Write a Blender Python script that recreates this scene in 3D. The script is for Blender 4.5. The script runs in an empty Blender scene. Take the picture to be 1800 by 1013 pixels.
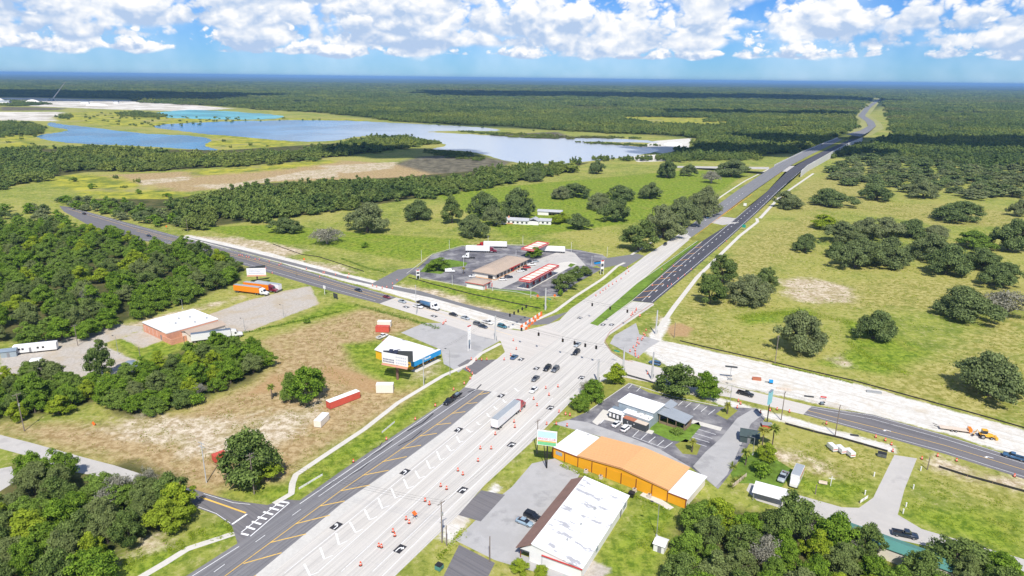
import bpy, bmesh, math, random
import numpy as np
from mathutils import Vector, Matrix

# ------------------------------------------------------------------ camera, sky, sun
S = bpy.context.scene
CAM_H = 108.0
FPX, CX, CY, HORZ = 1200.0, 900.0, 506.5, 137.5          # survey constants of the photograph
ROLL = math.atan(0.0118)
PITCH = math.atan((CY - HORZ) * math.cos(ROLL) / FPX)
SUN_EL, SUN_AZ = math.radians(52), math.radians(176)      # azimuth from +Y, clockwise
cam_d = bpy.data.cameras.new('camera'); cam = bpy.data.objects.new('camera', cam_d)
S.collection.objects.link(cam)
cam_d.sensor_width = 36.0; cam_d.lens = 36.0 * FPX / 1800.0
cam_d.clip_start = 1.0; cam_d.clip_end = 150000.0
cam.matrix_world = (Matrix.Translation((0, 0, CAM_H)) @ Matrix.Rotation(math.pi / 2 - PITCH, 4, 'X')
                    @ Matrix.Rotation(ROLL, 4, 'Z'))
S.camera = cam
S.view_settings.view_transform = 'Standard'; S.view_settings.look = 'None'
S.view_settings.exposure = 0.38; S.view_settings.gamma = 1.0
S.view_settings.use_curve_mapping = False
S.cycles.max_bounces = 5; S.cycles.diffuse_bounces = 2; S.cycles.glossy_bounces = 2
S.cycles.transmission_bounces = 2; S.cycles.transparent_max_bounces = 4; S.cycles.volume_bounces = 0
S.cycles.sample_clamp_indirect = 4.0

sun_d = bpy.data.lights.new('sun', 'SUN'); sun_d.energy = 4.3; sun_d.angle = math.radians(0.53)
sun_d.color = (1.0, 0.95, 0.87)
sun = bpy.data.objects.new('sun', sun_d); S.collection.objects.link(sun)
sdir = Vector((math.sin(SUN_AZ) * math.cos(SUN_EL), math.cos(SUN_AZ) * math.cos(SUN_EL), math.sin(SUN_EL)))
sun.rotation_euler = (-sdir).to_track_quat('-Z', 'Y').to_euler()
sun.location = (0, -200, 400)


class NT:
    """tiny helper for building node trees"""
    def __init__(self, tree):
        self.t = tree; tree.nodes.clear()
    def n(self, kind, **kw):
        nd = self.t.nodes.new(kind)
        for k, v in kw.items():
            if k.startswith('i_'):
                continue
            setattr(nd, k, v)
        return nd
    def link(self, a, b):
        self.t.links.new(a, b)
    def put(self, sock, v):
        if hasattr(v, 'links') or isinstance(v, bpy.types.NodeSocket):
            self.link(v, sock)
        elif v is not None:
            sock.default_value = v
    def math(self, op, a, b=None, c=None, clamp=False):
        nd = self.n('ShaderNodeMath', operation=op, use_clamp=clamp)
        self.put(nd.inputs[0], a)
        if b is not None: self.put(nd.inputs[1], b)
        if c is not None: self.put(nd.inputs[2], c)
        return nd.outputs[0]
    def vmath(self, op, a, b=None):
        nd = self.n('ShaderNodeVectorMath', operation=op)
        self.put(nd.inputs[0], a)
        if b is not None: self.put(nd.inputs[1], b)
        return nd.outputs[0]
    def noise(self, vec, scale, detail=4.0, rough=0.55, dist=0.0):
        nd = self.n('ShaderNodeTexNoise')
        if vec is not None: self.link(vec, nd.inputs['Vector'])
        nd.inputs['Scale'].default_value = scale; nd.inputs['Detail'].default_value = detail
        nd.inputs['Roughness'].default_value = rough; nd.inputs['Distortion'].default_value = dist
        return nd.outputs['Fac']
    def step(self, x, a, b, lo=0.0, hi=1.0, smooth=True):
        nd = self.n('ShaderNodeMapRange', interpolation_type='SMOOTHSTEP' if smooth else 'LINEAR', clamp=True)
        self.put(nd.inputs[0], x)
        for i, v in enumerate((a, b, lo, hi)): self.put(nd.inputs[i + 1], v)
        return nd.outputs[0]
    def mix(self, fac, a, b, blend='MIX'):
        nd = self.n('ShaderNodeMix', data_type='RGBA', blend_type=blend, clamp_factor=True)
        self.put(nd.inputs[0], fac)
        for s, v in ((nd.inputs[6], a), (nd.inputs[7], b)):
            if isinstance(v, tuple): v = (*v[:3], 1.0)
            self.put(s, v)
        return nd.outputs[2]
    def attr(self, name):
        nd = self.n('ShaderNodeAttribute', attribute_name=name); return nd


world = bpy.data.worlds.new('World'); S.world = world; world.use_nodes = True
world.cycles.sampling_method = 'NONE'
W = NT(world.node_tree)
sky = W.n('ShaderNodeTexSky', sky_type='NISHITA')
sky.sun_disc = False; sky.sun_elevation = SUN_EL; sky.sun_rotation = SUN_AZ
sky.altitude = 0; sky.air_density = 1.0; sky.dust_density = 0.0; sky.ozone_density = 5.0
SKY_STR = 0.10
wdir = W.n('ShaderNodeTexCoord').outputs['Generated']
wsep = W.n('ShaderNodeSeparateXYZ'); W.link(wdir, wsep.inputs[0])
wz = wsep.outputs[2]


def puff(vec, octs):
    """billowing field: rounded heads parted by creases, as on cumulus (0 in the creases, up to about 1 on the heads)"""
    tot = None
    for i in range(octs):
        n = W.noise(vec, 2.4 * 2.1 ** i, 0.0, 0.5); b = W.math('MULTIPLY', W.math('ABSOLUTE', W.math('MULTIPLY_ADD', n, 2.0, -1.0)), (0.9, 0.5, 0.27, 0.15)[i])
        tot = b if tot is None else W.math('ADD', tot, b)
    return tot


def cloud_row(base, height, k, seed, thr, soft=0.08, stretch=1.4):
    """one receding row of cumulus: flattish base at sine-elevation `base`; returns (alpha, brightness)"""
    mp = W.n('ShaderNodeMapping'); W.link(wdir, mp.inputs[0])
    mp.inputs['Scale'].default_value = (k, k, k * stretch); mp.inputs['Location'].default_value = (seed, seed * 1.7, seed * 0.3)
    p = mp.outputs[0]; up = W.vmath('ADD', p, (0.05, 0.0, 0.09 * stretch))
    lo = W.noise(p, 1.0, 2.0, 0.5); p1 = puff(p, 4); p2 = puff(up, 3); lo2 = W.noise(up, 1.0, 1.0, 0.5)
    f1 = W.math('MULTIPLY_ADD', p1, 0.30, lo); f2 = W.math('MULTIPLY_ADD', p2, 0.30, lo2)
    t = W.math('ADD', W.math('DIVIDE', W.math('SUBTRACT', wz, base), height), W.math('MULTIPLY', W.math('SUBTRACT', lo2, 0.5), 1.2))
    d = W.math('SUBTRACT', f1, W.math('MULTIPLY_ADD', W.math('MAXIMUM', t, 0.0), 0.12, thr))
    a = W.math('MULTIPLY', W.step(d, 0.0, soft), W.step(W.math('ADD', t, W.math('MULTIPLY', p1, 0.10)), 0.0, 0.14))
    lit = W.math('ADD', W.math('MULTIPLY', W.math('SUBTRACT', f1, f2), 4.6), W.step(t, 0.0, 0.7, 0.16, 0.84))
    return a, W.step(lit, 0.05, 1.0, 0.0, 1.0, smooth=False)


def cloud_col(lit, white=0.84):
    return W.mix(lit, (0.37, 0.48, 0.66), (white, white * 0.99, white * 0.975))


skyc = W.n('ShaderNodeVectorMath', operation='SCALE'); W.link(sky.outputs[0], skyc.inputs[0]); skyc.inputs['Scale'].default_value = SKY_STR
col = W.mix(1.0, skyc.outputs[0], (0.27, 0.51, 0.90), 'MULTIPLY')      # the camera's deep, saturated blue
veil = W.noise(wdir, 6.0, 4.0, 0.6)
col = W.mix(W.step(veil, 0.35, 0.75, 0.0, 0.5), col, (0.62, 0.75, 0.88))
for (b, h, k, sd, th) in ((0.028, 0.022, 15.0, 3.1, 0.50), (0.035, 0.07, 7.0, 11.3, 0.465), (0.060, 0.06, 8.0, 57.3, 0.495), (0.092, 0.08, 6.5, 7.7, 0.515), (0.2, 0.25, 3.0, 41.2, 0.60)):
    a, l = cloud_row(b, h, k, sd, th)
    col = W.mix(a, col, cloud_col(l))
bg = W.n('ShaderNodeBackground'); W.link(col, bg.inputs[0]); bg.inputs[1].default_value = 1.0
wo = W.n('ShaderNodeOutputWorld'); W.link(bg.outputs[0], wo.inputs[0])

# ------------------------------------------------------------------ survey helpers
_c, _s, _cp, _sp = math.cos(ROLL), math.sin(ROLL), math.cos(PITCH), math.sin(PITCH)


def G(x, y, z=0.0):
    """ground position (metres) of a surveyed photo point, on the level z"""
    dx, dy = x - CX, y - CY
    u = dx * _c + dy * _s; v = -dx * _s + dy * _c
    t = (z - CAM_H) / (-FPX * _sp - v * _cp)
    return Vector((u * t, (FPX * _cp - v * _sp) * t, z))


def proj(X, Y, Z):
    dz = Z - CAM_H; fw = Y * _cp - dz * _sp; up = Y * _sp + dz * _cp
    u, v = X / fw * FPX, -up / fw * FPX
    return CX + u * _c - v * _s, CY + u * _s + v * _c


def G2(x, y, z=0.0):
    v = G(x, y, z); return (v.x, v.y)


def px_per_m(x, y):
    g = G(x, y); return FPX / (g.y * _cp + CAM_H * _sp)


def height_of(x, y, ytop):
    g = G(x, y); lo, hi = 0.0, 60.0
    for _ in range(30):
        m = (lo + hi) / 2
        if proj(g.x, g.y, m)[1] > ytop: lo = m
        else: hi = m
    return lo


def heading(a, b):
    p, q = G(*a), G(*b); return math.atan2(q.y - p.y, q.x - p.x)


def link(o, parent=None):
    S.collection.objects.link(o)
    if parent is not None: o.parent = parent
    return o


def tag(o, label=None, cat=None, group=None, kind=None):
    if label: o['label'] = label
    if cat: o['category'] = cat
    if group: o['group'] = group
    if kind: o['kind'] = kind
    return o


def thing(name, label, cat, loc=(0, 0, 0), rz=0.0, group=None):
    o = bpy.data.objects.new(name, None); o.empty_display_size = 0.5
    link(o); o.location = loc; o.rotation_euler = (0, 0, rz)
    return tag(o, label, cat, group)


def dup(root, loc, rz, label=None, group=None, scale=None):
    r = root.copy(); link(r); r.location = loc; r.rotation_euler = (0, 0, rz)
    if scale is not None: r.scale = scale
    if label: r['label'] = label
    if group: r['group'] = group
    for ch in list(root.children):
        c = ch.copy(); S.collection.objects.link(c); c.parent = r
        for g in ch.children:
            d = g.copy(); S.collection.objects.link(d); d.parent = c
    return r


class MB:
    """collects faces; build() links them as one mesh object"""
    def __init__(self):
        self.v, self.f, self.m = [], [], []
    def add(self, vs, fs, mi=0):
        o = len(self.v); self.v += [tuple(p) for p in vs]
        for f in fs: self.f.append([i + o for i in f]); self.m.append(mi)
        return self
    def box(self, x0, x1, y0, y1, z0, z1, mi=0):
        return self.add([(x0, y0, z0), (x1, y0, z0), (x1, y1, z0), (x0, y1, z0), (x0, y0, z1), (x1, y0, z1), (x1, y1, z1), (x0, y1, z1)],
                        [(0, 3, 2, 1), (4, 5, 6, 7), (0, 1, 5, 4), (1, 2, 6, 5), (2, 3, 7, 6), (3, 0, 4, 7)], mi)
    def prism(self, pts, z0, z1, mi=0):
        n = len(pts)
        area = sum(pts[i][0] * pts[(i + 1) % n][1] - pts[(i + 1) % n][0] * pts[i][1] for i in range(n))
        if area < 0: pts = pts[::-1]
        return self.add([(p[0], p[1], z0) for p in pts] + [(p[0], p[1], z1) for p in pts],
                        [tuple(range(n))[::-1], tuple(range(n, 2 * n))] + [(i, (i + 1) % n, n + (i + 1) % n, n + i) for i in range(n)], mi)
    def loft(self, rings, mi=0, caps=True):
        n = len(rings[0]); vs = [p for r in rings for p in r]; fs = []
        for k in range(len(rings) - 1):
            for i in range(n):
                j = (i + 1) % n
                fs.append((k * n + i, k * n + j, (k + 1) * n + j, (k + 1) * n + i))
        if caps:
            fs.append(tuple(range(n))[::-1]); b = (len(rings) - 1) * n; fs.append(tuple(range(b, b + n)))
        return self.add(vs, fs, mi)
    def tube(self, pts, rad, n=6, mi=0):
        rings = []
        pts = [Vector(p) for p in pts]
        for k, p in enumerate(pts):
            d = (pts[min(k + 1, len(pts) - 1)] - pts[max(k - 1, 0)]).normalized()
            a = d.cross(Vector((0, 0, 1)) if abs(d.z) < 0.9 else Vector((1, 0, 0))).normalized(); b = a.cross(d).normalized()
            r = rad[k] if isinstance(rad, (list, tuple)) else rad
            rings.append([p + a * r * math.cos(2 * math.pi * i / n) + b * r * math.sin(2 * math.pi * i / n) for i in range(n)])
        return self.loft(rings, mi)
    def cyl(self, c, r, h, n=10, axis='Z', mi=0, r2=None):
        r2 = r if r2 is None else r2; rings = []
        for rr, t in ((r, 0.0), (r2, h)):
            ring = []
            for i in range(n):
                a = 2 * math.pi * i / n; p, q = rr * math.cos(a), rr * math.sin(a)
                ring.append({'Z': (c[0] + p, c[1] + q, c[2] + t), 'Y': (c[0] + q, c[1] + t, c[2] + p), 'X': (c[0] + t, c[1] + p, c[2] + q)}[axis])
            rings.append(ring)
        return self.loft(rings, mi)
    def mesh(self, name):
        me = bpy.data.meshes.new(name); me.from_pydata(self.v, [], self.f); 
        if any(self.m): me.polygons.foreach_set('material_index', self.m)
        me.update(); return me
    def build(self, name, mat, parent=None, smooth=False):
        me = self.mesh(name)
        for m in (mat if isinstance(mat, (list, tuple)) else [mat]): me.materials.append(m)
        if smooth: me.polygons.foreach_set('use_smooth', [True] * len(me.polygons))
        o = bpy.data.objects.new(name, me); return link(o, parent)


# ------------------------------------------------------------------ materials
MATS = {}


def pm(name, col, rough=0.75, var=0.12, scale=0.8, metal=0.0, spec=0.35, streak=None, bump=0.0, coat=0.0, wear=None):
    """principled colour with two octaves of tonal variation; streak=(heading, stretch) makes it run along a direction"""
    if name in MATS: return MATS[name]
    m = bpy.data.materials.new(name); m.use_nodes = True; T = NT(m.node_tree)
    geo = T.n('ShaderNodeTexCoord'); pos = T.n('ShaderNodeNewGeometry').outputs['Position']
    vec = pos
    if streak:
        mp = T.n('ShaderNodeMapping', vector_type='TEXTURE'); T.link(pos, mp.inputs[0])
        mp.inputs['Rotation'].default_value = (0, 0, streak[0]); mp.inputs['Scale'].default_value = (streak[1], 1, 1); vec = mp.outputs[0]
    n1 = T.noise(vec, scale, 5.0, 0.6); n2 = T.noise(pos, scale * 0.13, 4.0, 0.6)
    f = T.math('ADD', T.math('MULTIPLY', n1, 0.55), T.math('MULTIPLY', n2, 0.45))
    lo = tuple(max(0.0, c * (1 - var)) for c in col); hi = tuple(min(1.0, c * (1 + var)) for c in col)
    c = T.mix(T.step(f, 0.32, 0.68, smooth=False), lo, hi)
    if wear:
        wn = T.noise(vec, wear[2], 6.0, 0.65)
        c = T.mix(T.step(wn, wear[1], wear[1] + 0.06), c, wear[0])
    b = T.n('ShaderNodeBsdfPrincipled'); T.link(c, b.inputs['Base Color'])
    b.inputs['Roughness'].default_value = rough; b.inputs['Metallic'].default_value = metal
    b.inputs['Specular IOR Level'].default_value = spec
    if coat: b.inputs['Coat Weight'].default_value = coat; b.inputs['Coat Roughness'].default_value = 0.06
    if bump:
        bp = T.n('ShaderNodeBump'); bp.inputs['Strength'].default_value = bump; bp.inputs['Distance'].default_value = 0.05
        T.link(n1, bp.inputs['Height']); T.link(bp.outputs[0], b.inputs['Normal'])
    o = T.n('ShaderNodeOutputMaterial'); T.link(b.outputs[0], o.inputs[0])
    MATS[name] = m; return m


HWY = heading((327, 1013), (814, 682)); HWY = math.radians(61.7)
CRS = math.radians(-37.4)


def road_mat(name, base, dark, head, lane, amt=0.5, patch=None, bands=1.0):
    """paving with wheel-path bands along the lane, long drag streaks, patches and fine aggregate"""
    m = bpy.data.materials.new(name); m.use_nodes = True; T = NT(m.node_tree)
    pos = T.n('ShaderNodeNewGeometry').outputs['Position']
    mp = T.n('ShaderNodeMapping', vector_type='TEXTURE'); T.link(pos, mp.inputs[0]); mp.inputs['Rotation'].default_value = (0, 0, head)
    mp2 = T.n('ShaderNodeMapping'); T.link(mp.outputs[0], mp2.inputs[0]); mp2.inputs['Scale'].default_value = (0.02, 1.9, 1)
    streak = T.noise(mp2.outputs[0], 1.0, 6.0, 0.68)
    fine = T.noise(pos, 2.2, 5.0, 0.7); blot = T.noise(pos, 0.06, 5.0, 0.6)
    sep = T.n('ShaderNodeSeparateXYZ'); T.link(mp.outputs[0], sep.inputs[0])
    ph = T.math('FRACT', T.math('DIVIDE', sep.outputs[1], lane))
    wheel = T.math('ABSOLUTE', T.math('SUBTRACT', T.math('ABSOLUTE', T.math('SUBTRACT', ph, 0.5)), 0.24))
    wheel = T.step(wheel, 0.02, 0.20, 1.0, 0.0)
    joint = T.step(T.math('ABSOLUTE', T.math('SUBTRACT', ph, 0.5)), 0.487, 0.498, 0.0, 1.0)
    f = T.math('ADD', T.math('MULTIPLY', T.step(streak if bands else T.noise(pos, 0.25, 6.0, 0.7), 0.40, 0.72), 0.55), T.math('MULTIPLY', wheel, T.math('MULTIPLY', blot, 0.45 * bands)))
    f = T.math('ADD', f, T.math('MULTIPLY', joint, 0.35 * bands))
    f = T.math('ADD', f, T.math('MULTIPLY', T.math('SUBTRACT', fine, 0.5), 0.5))
    if bands:
        tj = T.step(T.math('ABSOLUTE', T.math('SUBTRACT', T.math('FRACT', T.math('DIVIDE', sep.outputs[0], 6.0)), 0.5)), 0.488, 0.498, 0.0, 0.22)
        oil = T.math('MULTIPLY', T.step(T.math('ABSOLUTE', T.math('SUBTRACT', ph, 0.5)), 0.03, 0.13, 0.5, 0.0), T.noise(mp2.outputs[0], 0.6, 3.0, 0.6))
        f = T.math('ADD', f, T.math('ADD', tj, oil))
    c = T.mix(T.math('MULTIPLY', f, amt, clamp=True), base, dark)
    c = T.mix(T.step(blot, 0.42, 0.75, 0.0, 0.35), c, patch if patch else dark)
    if not bands:      # old lots: sealed and worn areas side by side
        wr = T.noise(pos, 0.11, 6.0, 0.62); c = T.mix(T.step(wr, 0.47, 0.62, 0.0, 0.75), c, patch); c = T.mix(T.step(wr, 0.45, 0.36, 0.0, 0.6), c, dark)
    b = T.n('ShaderNodeBsdfPrincipled'); T.link(c, b.inputs['Base Color']); b.inputs['Roughness'].default_value = 0.88
    b.inputs['Specular IOR Level'].default_value = 0.2
    o = T.n('ShaderNodeOutputMaterial'); T.link(b.outputs[0], o.inputs[0]); MATS[name] = m; return m


M = dict(
    concrete=road_mat('concrete_road', (0.62, 0.59, 0.54), (0.30, 0.285, 0.27), HWY, 3.6, 0.88, (0.56, 0.52, 0.46)),
    cross_concrete=road_mat('concrete_cross_road', (0.60, 0.56, 0.51), (0.35, 0.33, 0.305), CRS, 3.6, 0.6, (0.50, 0.46, 0.41)),
    asphalt_mid=road_mat('asphalt_worn', (0.23, 0.225, 0.23), (0.085, 0.085, 0.095), HWY, 3.6, 1.0, (0.27, 0.255, 0.25)),
    asphalt_dark=road_mat('asphalt_new', (0.085, 0.085, 0.10), (0.05, 0.05, 0.058), HWY, 3.6, 0.8, (0.11, 0.105, 0.115)),
    asphalt_far=road_mat('asphalt_far', (0.23, 0.23, 0.235), (0.14, 0.14, 0.15), HWY, 3.6, 0.8, (0.2, 0.19, 0.19)),
    asphalt_cross=road_mat('asphalt_cross', (0.19, 0.18, 0.185), (0.09, 0.09, 0.10), CRS, 3.6, 0.9, (0.24, 0.22, 0.21)),
    asphalt_cross_new=road_mat('asphalt_cross_new', (0.21, 0.205, 0.205), (0.13, 0.13, 0.135), CRS, 3.6, 0.8, (0.15, 0.145, 0.15)),
    lot_asphalt=road_mat('lot_asphalt', (0.155, 0.15, 0.165), (0.065, 0.065, 0.075), CRS, 6.0, 0.9, (0.33, 0.32, 0.315), 0),
    lot_grey=road_mat('lot_grey', (0.43, 0.42, 0.41), (0.29, 0.285, 0.28), CRS, 7.0, 0.7, (0.38, 0.37, 0.36), 0),
    drive=road_mat('gravel_drive', (0.50, 0.475, 0.44), (0.38, 0.36, 0.34), CRS, 7.0, 0.6, (0.45, 0.43, 0.40), 0),
    lime=road_mat('limerock', (0.74, 0.72, 0.68), (0.72, 0.69, 0.63), CRS, 5.0, 0.55, (0.78, 0.75, 0.69), 0),
    walk=pm('sidewalk', (0.60, 0.57, 0.51), 0.9, 0.10, 1.0, spec=0.2),
    kerb=pm('kerb', (0.56, 0.54, 0.50), 0.9, 0.14, 1.2, spec=0.2),
    white_line=pm('white_paint', (0.80, 0.80, 0.79), 0.7, 0.14, 2.0, wear=((0.5, 0.48, 0.45), 0.62, 1.5)),
    white_bright=pm('white_paint_new', (0.88, 0.88, 0.87), 0.7, 0.04, 2.0),
    yellow_line=pm('yellow_paint', (0.80, 0.50, 0.10), 0.7, 0.15, 2.0, wear=((0.33, 0.29, 0.24), 0.60, 1.2)),
    orange_line=pm('orange_paint', (0.80, 0.38, 0.08), 0.7, 0.15, 2.0),
    black_pad=pm('black_contrast_tape', (0.035, 0.035, 0.04), 0.8, 0.3, 2.0),
)
# ------------------------------------------------------------------ terrain
def extend(p): return [G2(*q) for q in p]


FIELDS = {   # soil and cover types, surveyed outlines; each becomes a signed-distance field on the ground sheet
 'dry': dict(amp=12.0, soft=6.0, polys=[
    [(0, 745), (90, 745), (210, 745), (330, 720), (450, 672), (478, 640), (455, 600), (560, 566), (640, 543), (715, 562), (740, 575), (655, 600), (618, 628), (650, 668),
     (700, 690), (738, 688), (690, 725), (610, 768), (540, 812), (508, 850), (380, 870), (335, 858), (300, 850), (190, 812), (0, 762)],
    [(130, 310), (300, 303), (480, 290), (600, 282), (720, 290), (880, 300), (760, 318), (600, 316), (480, 320), (330, 338), (240, 335)]]),
 'sand': dict(amp=13.0, soft=4.0, polys=[
    [(1372, 492), (1420, 488), (1492, 503), (1502, 530), (1440, 533), (1385, 525)],
    [(1462, 626), (1480, 622), (1500, 640), (1485, 645)],
    [(150, 752), (240, 735), (330, 730), (420, 740), (560, 705), (560, 735), (480, 790), (400, 800), (330, 800), (240, 775)],
    [(240, 318), (330, 310), (335, 316), (250, 326)], [(330, 326), (420, 322), (540, 300), (600, 296), (590, 312), (480, 318), (400, 335)],
    [(560, 292), (700, 285), (690, 296), (610, 305)], [(335, 415), (420, 418), (540, 440), (500, 455), (430, 440), (350, 424)],
    [(510, 455), (600, 468), (625, 480), (560, 475)], [(200, 575), (330, 545), (430, 520), (400, 530), (260, 575), (210, 590)],
    [(1350, 795), (1420, 795), (1450, 815), (1380, 810)], [(1420, 815), (1450, 812), (1470, 830), (1430, 825)],
    [(690, 500), (760, 508), (850, 538), (905, 556), (925, 562), (900, 566), (850, 550), (770, 524), (690, 505)],
    [(220, 960), (270, 945), (290, 955), (230, 975)], [(985, 975), (1010, 960), (1015, 990), (990, 1000)],
    [(725, 665), (745, 645), (770, 640), (760, 655)], [(1640, 806), (1700, 820), (1810, 850), (1810, 865), (1720, 842), (1640, 822)], [(1140, 585), (1165, 560), (1150, 600), (1120, 600)]]),
 'lime': dict(amp=4.0, soft=0.9, polys=[
    [(1128, 615), (1150, 597), (1200, 605), (1253, 618), (1357, 641), (1500, 673), (1617, 706), (2300, 895), (2300, 958), (1660, 762), (1533, 729), (1447, 712), (1400, 702), (1293, 680), (1180, 650)],
    [(600, 480), (560, 468), (480, 446), (420, 432), (330, 413), (318, 418), (420, 442), (520, 470), (600, 493), (690, 517), (770, 543), (880, 577), (925, 580), (930, 566), (880, 556), (780, 524), (700, 502)],
    [(1225, 688), (1275, 702), (1320, 715), (1420, 742), (1572, 785), (1575, 797), (1480, 770), (1380, 742), (1330, 732), (1230, 700)],
    [(1105, 648), (1160, 663), (1230, 688), (1225, 696), (1150, 672), (1100, 660)],
    [(1140, 590), (1170, 555), (1180, 562), (1160, 600), (1140, 606)],
    [(770, 945), (800, 905), (815, 900), (820, 915), (795, 955)], [(850, 870), (870, 850), (884, 858), (868, 872)],
    [(1150, 248), (1215, 243), (1210, 262), (1165, 270), (1120, 262)], [(1110, 275), (1180, 270), (1185, 283), (1120, 285)]]),
 'yel': dict(amp=40.0, soft=14.0, polys=[
    [(88, 208), (140, 196), (230, 196), (320, 203), (410, 204), (520, 208), (640, 210), (640, 214), (480, 214), (360, 220), (420, 232), (520, 252), (500, 258), (400, 262), (350, 256), (380, 240), (300, 226), (200, 222), (130, 216)],
    [(0, 236), (70, 232), (60, 258), (130, 262), (150, 300), (0, 300)],
    [(95, 305), (200, 310), (300, 335), (360, 350), (330, 365), (240, 360), (150, 340), (90, 325)],
    [(330, 300), (480, 290), (580, 280), (600, 285), (480, 300), (340, 310)],
    [(1080, 200), (1250, 206), (1245, 225), (1160, 220), (1090, 212)], [(1355, 222), (1410, 222), (1410, 228), (1360, 228)],
    [(1220, 215), (1280, 212), (1300, 222), (1230, 228)]]),
 'lush': dict(amp=7.0, soft=3.5, polys=[
    [(270, 1013), (420, 935), (405, 905), (330, 950), (200, 990), (200, 1020)],
    [(500, 850), (560, 812), (690, 728), (790, 655), (830, 650), (760, 715), (600, 825), (525, 878), (480, 885), (380, 870), (430, 855)],
    [(600, 605), (668, 600), (720, 660), (700, 680), (630, 650)],
    [(715, 490), (800, 500), (850, 512), (930, 522), (985, 530), (960, 552), (900, 545), (820, 525), (740, 505)],
    [(968, 550), (1010, 524), (1060, 492), (1090, 466), (1106, 470), (1055, 507), (1004, 542), (980, 556)],
    [(1300, 555), (1420, 540), (1440, 560), (1310, 572)], [(1480, 560), (1560, 580), (1640, 620), (1560, 660), (1430, 640), (1500, 610)],
    [(560, 560), (640, 540), (600, 528), (520, 560), (420, 595), (240, 640), (200, 600), (230, 590), (340, 610)],
    [(1600, 890), (1800, 900), (1800, 985), (1700, 950), (1590, 910)], [(1380, 830), (1420, 840), (1540, 850), (1500, 890), (1410, 870)],
    [(340, 400), (480, 395), (640, 410), (800, 420), (830, 430), (720, 460), (560, 430), (480, 430)],
    [(870, 390), (990, 395), (980, 410), (880, 405)], [(760, 340), (1200, 300), (1320, 300), (1200, 380), (900, 420)],
    [(1060, 960), (1140, 890), (1190, 900), (1150, 1013), (1050, 1013)]]),
 'gravel': dict(amp=3.0, soft=0.8, polys=[
    [(350, 560), (430, 530), (500, 512), (545, 503), (560, 535), (470, 570), (430, 585), (395, 590), (330, 605)],
    [(0, 620), (60, 600), (140, 590), (170, 600), (250, 640), (220, 660), (150, 680), (120, 660), (0, 660)],
    [(145, 590), (200, 570), (260, 575), (180, 605)], [(215, 596), (250, 580), (290, 598), (250, 612)],
    [(1010, 1013), (1040, 985), (1075, 1000), (1060, 1020)]]),
 'olive': dict(amp=22.0, soft=10.0, polys=[
    [(1190, 560), (1230, 500), (1325, 410), (1400, 385), (1460, 372), (1420, 430), (1360, 470), (1290, 540)], [(1400, 520), (1560, 490), (1700, 495), (1800, 500), (1800, 540), (1640, 545), (1500, 545)], [(1480, 362), (1640, 358), (1800, 375), (1800, 400), (1640, 396)],
    [(1400, 330), (1470, 300), (1520, 310), (1560, 350), (1440, 372), (1375, 372)], [(1505, 690), (1650, 640), (1750, 560), (1800, 540), (1800, 740), (1690, 720)], [(1165, 560), (1215, 548), (1290, 600), (1350, 632), (1180, 600)],
    [(1390, 800), (1540, 800), (1500, 900), (1400, 880)], [(1640, 820), (1760, 850), (1800, 880), (1700, 870)], [(720, 430), (860, 420), (830, 440), (740, 455)]]),
 'quarry': dict(amp=45.0, soft=12.0, polys=[
    [(-40, 172), (60, 172), (240, 177), (330, 184), (410, 191), (330, 196), (180, 192), (60, 187), (-40, 182)], [(-40, 197), (110, 197), (100, 213), (-40, 211)]]),
 'mud': dict(amp=25.0, soft=9.0, polys=[
    [(690, 288), (740, 275), (830, 272), (900, 285), (870, 305), (760, 306)], [(0, 188), (70, 189), (120, 191), (100, 194), (0, 195)],
    [(850, 238), (980, 232), (1000, 240), (1080, 243), (1010, 246), (900, 245)]]),
 'clay': dict(amp=5.0, soft=2.0, polys=[
    [(1170, 575), (1195, 568), (1220, 580), (1210, 592), (1180, 592)], [(620, 655), (670, 672), (690, 690), (640, 688), (560, 660), (575, 640)],
    [(420, 700), (480, 660), (560, 650), (520, 680)], [(40, 600), (90, 580), (140, 592), (90, 610)], [(230, 830), (330, 850), (380, 872), (300, 850)]]),
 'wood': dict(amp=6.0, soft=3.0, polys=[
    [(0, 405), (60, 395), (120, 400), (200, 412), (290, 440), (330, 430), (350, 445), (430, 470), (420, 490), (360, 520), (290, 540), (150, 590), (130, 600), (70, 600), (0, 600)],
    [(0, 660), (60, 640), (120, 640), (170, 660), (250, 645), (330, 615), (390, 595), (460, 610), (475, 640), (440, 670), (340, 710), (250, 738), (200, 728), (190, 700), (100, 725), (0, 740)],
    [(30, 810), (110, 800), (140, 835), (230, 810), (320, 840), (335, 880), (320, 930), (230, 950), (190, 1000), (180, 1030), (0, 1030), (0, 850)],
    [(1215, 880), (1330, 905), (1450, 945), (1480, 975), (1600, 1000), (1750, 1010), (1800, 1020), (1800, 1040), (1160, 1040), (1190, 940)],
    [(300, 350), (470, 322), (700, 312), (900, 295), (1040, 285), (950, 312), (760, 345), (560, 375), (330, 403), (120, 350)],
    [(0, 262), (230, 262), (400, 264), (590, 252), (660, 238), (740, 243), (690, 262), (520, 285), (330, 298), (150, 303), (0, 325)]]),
 'deep': dict(amp=60.0, soft=40.0, polys=[
    [(-600, 140), (900, 147), (1800, 158), (2500, 172), (2500, 300), (1830, 300), (1680, 290), (1560, 275), (1600, 230), (1560, 185), (1500, 205), (1510, 235), (1450, 250), (1330, 275), (1220, 280),
     (1230, 245), (1150, 238), (1000, 230), (800, 222), (640, 207), (560, 198), (430, 190), (230, 174), (0, 170), (-600, 172)]]),
}


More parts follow.
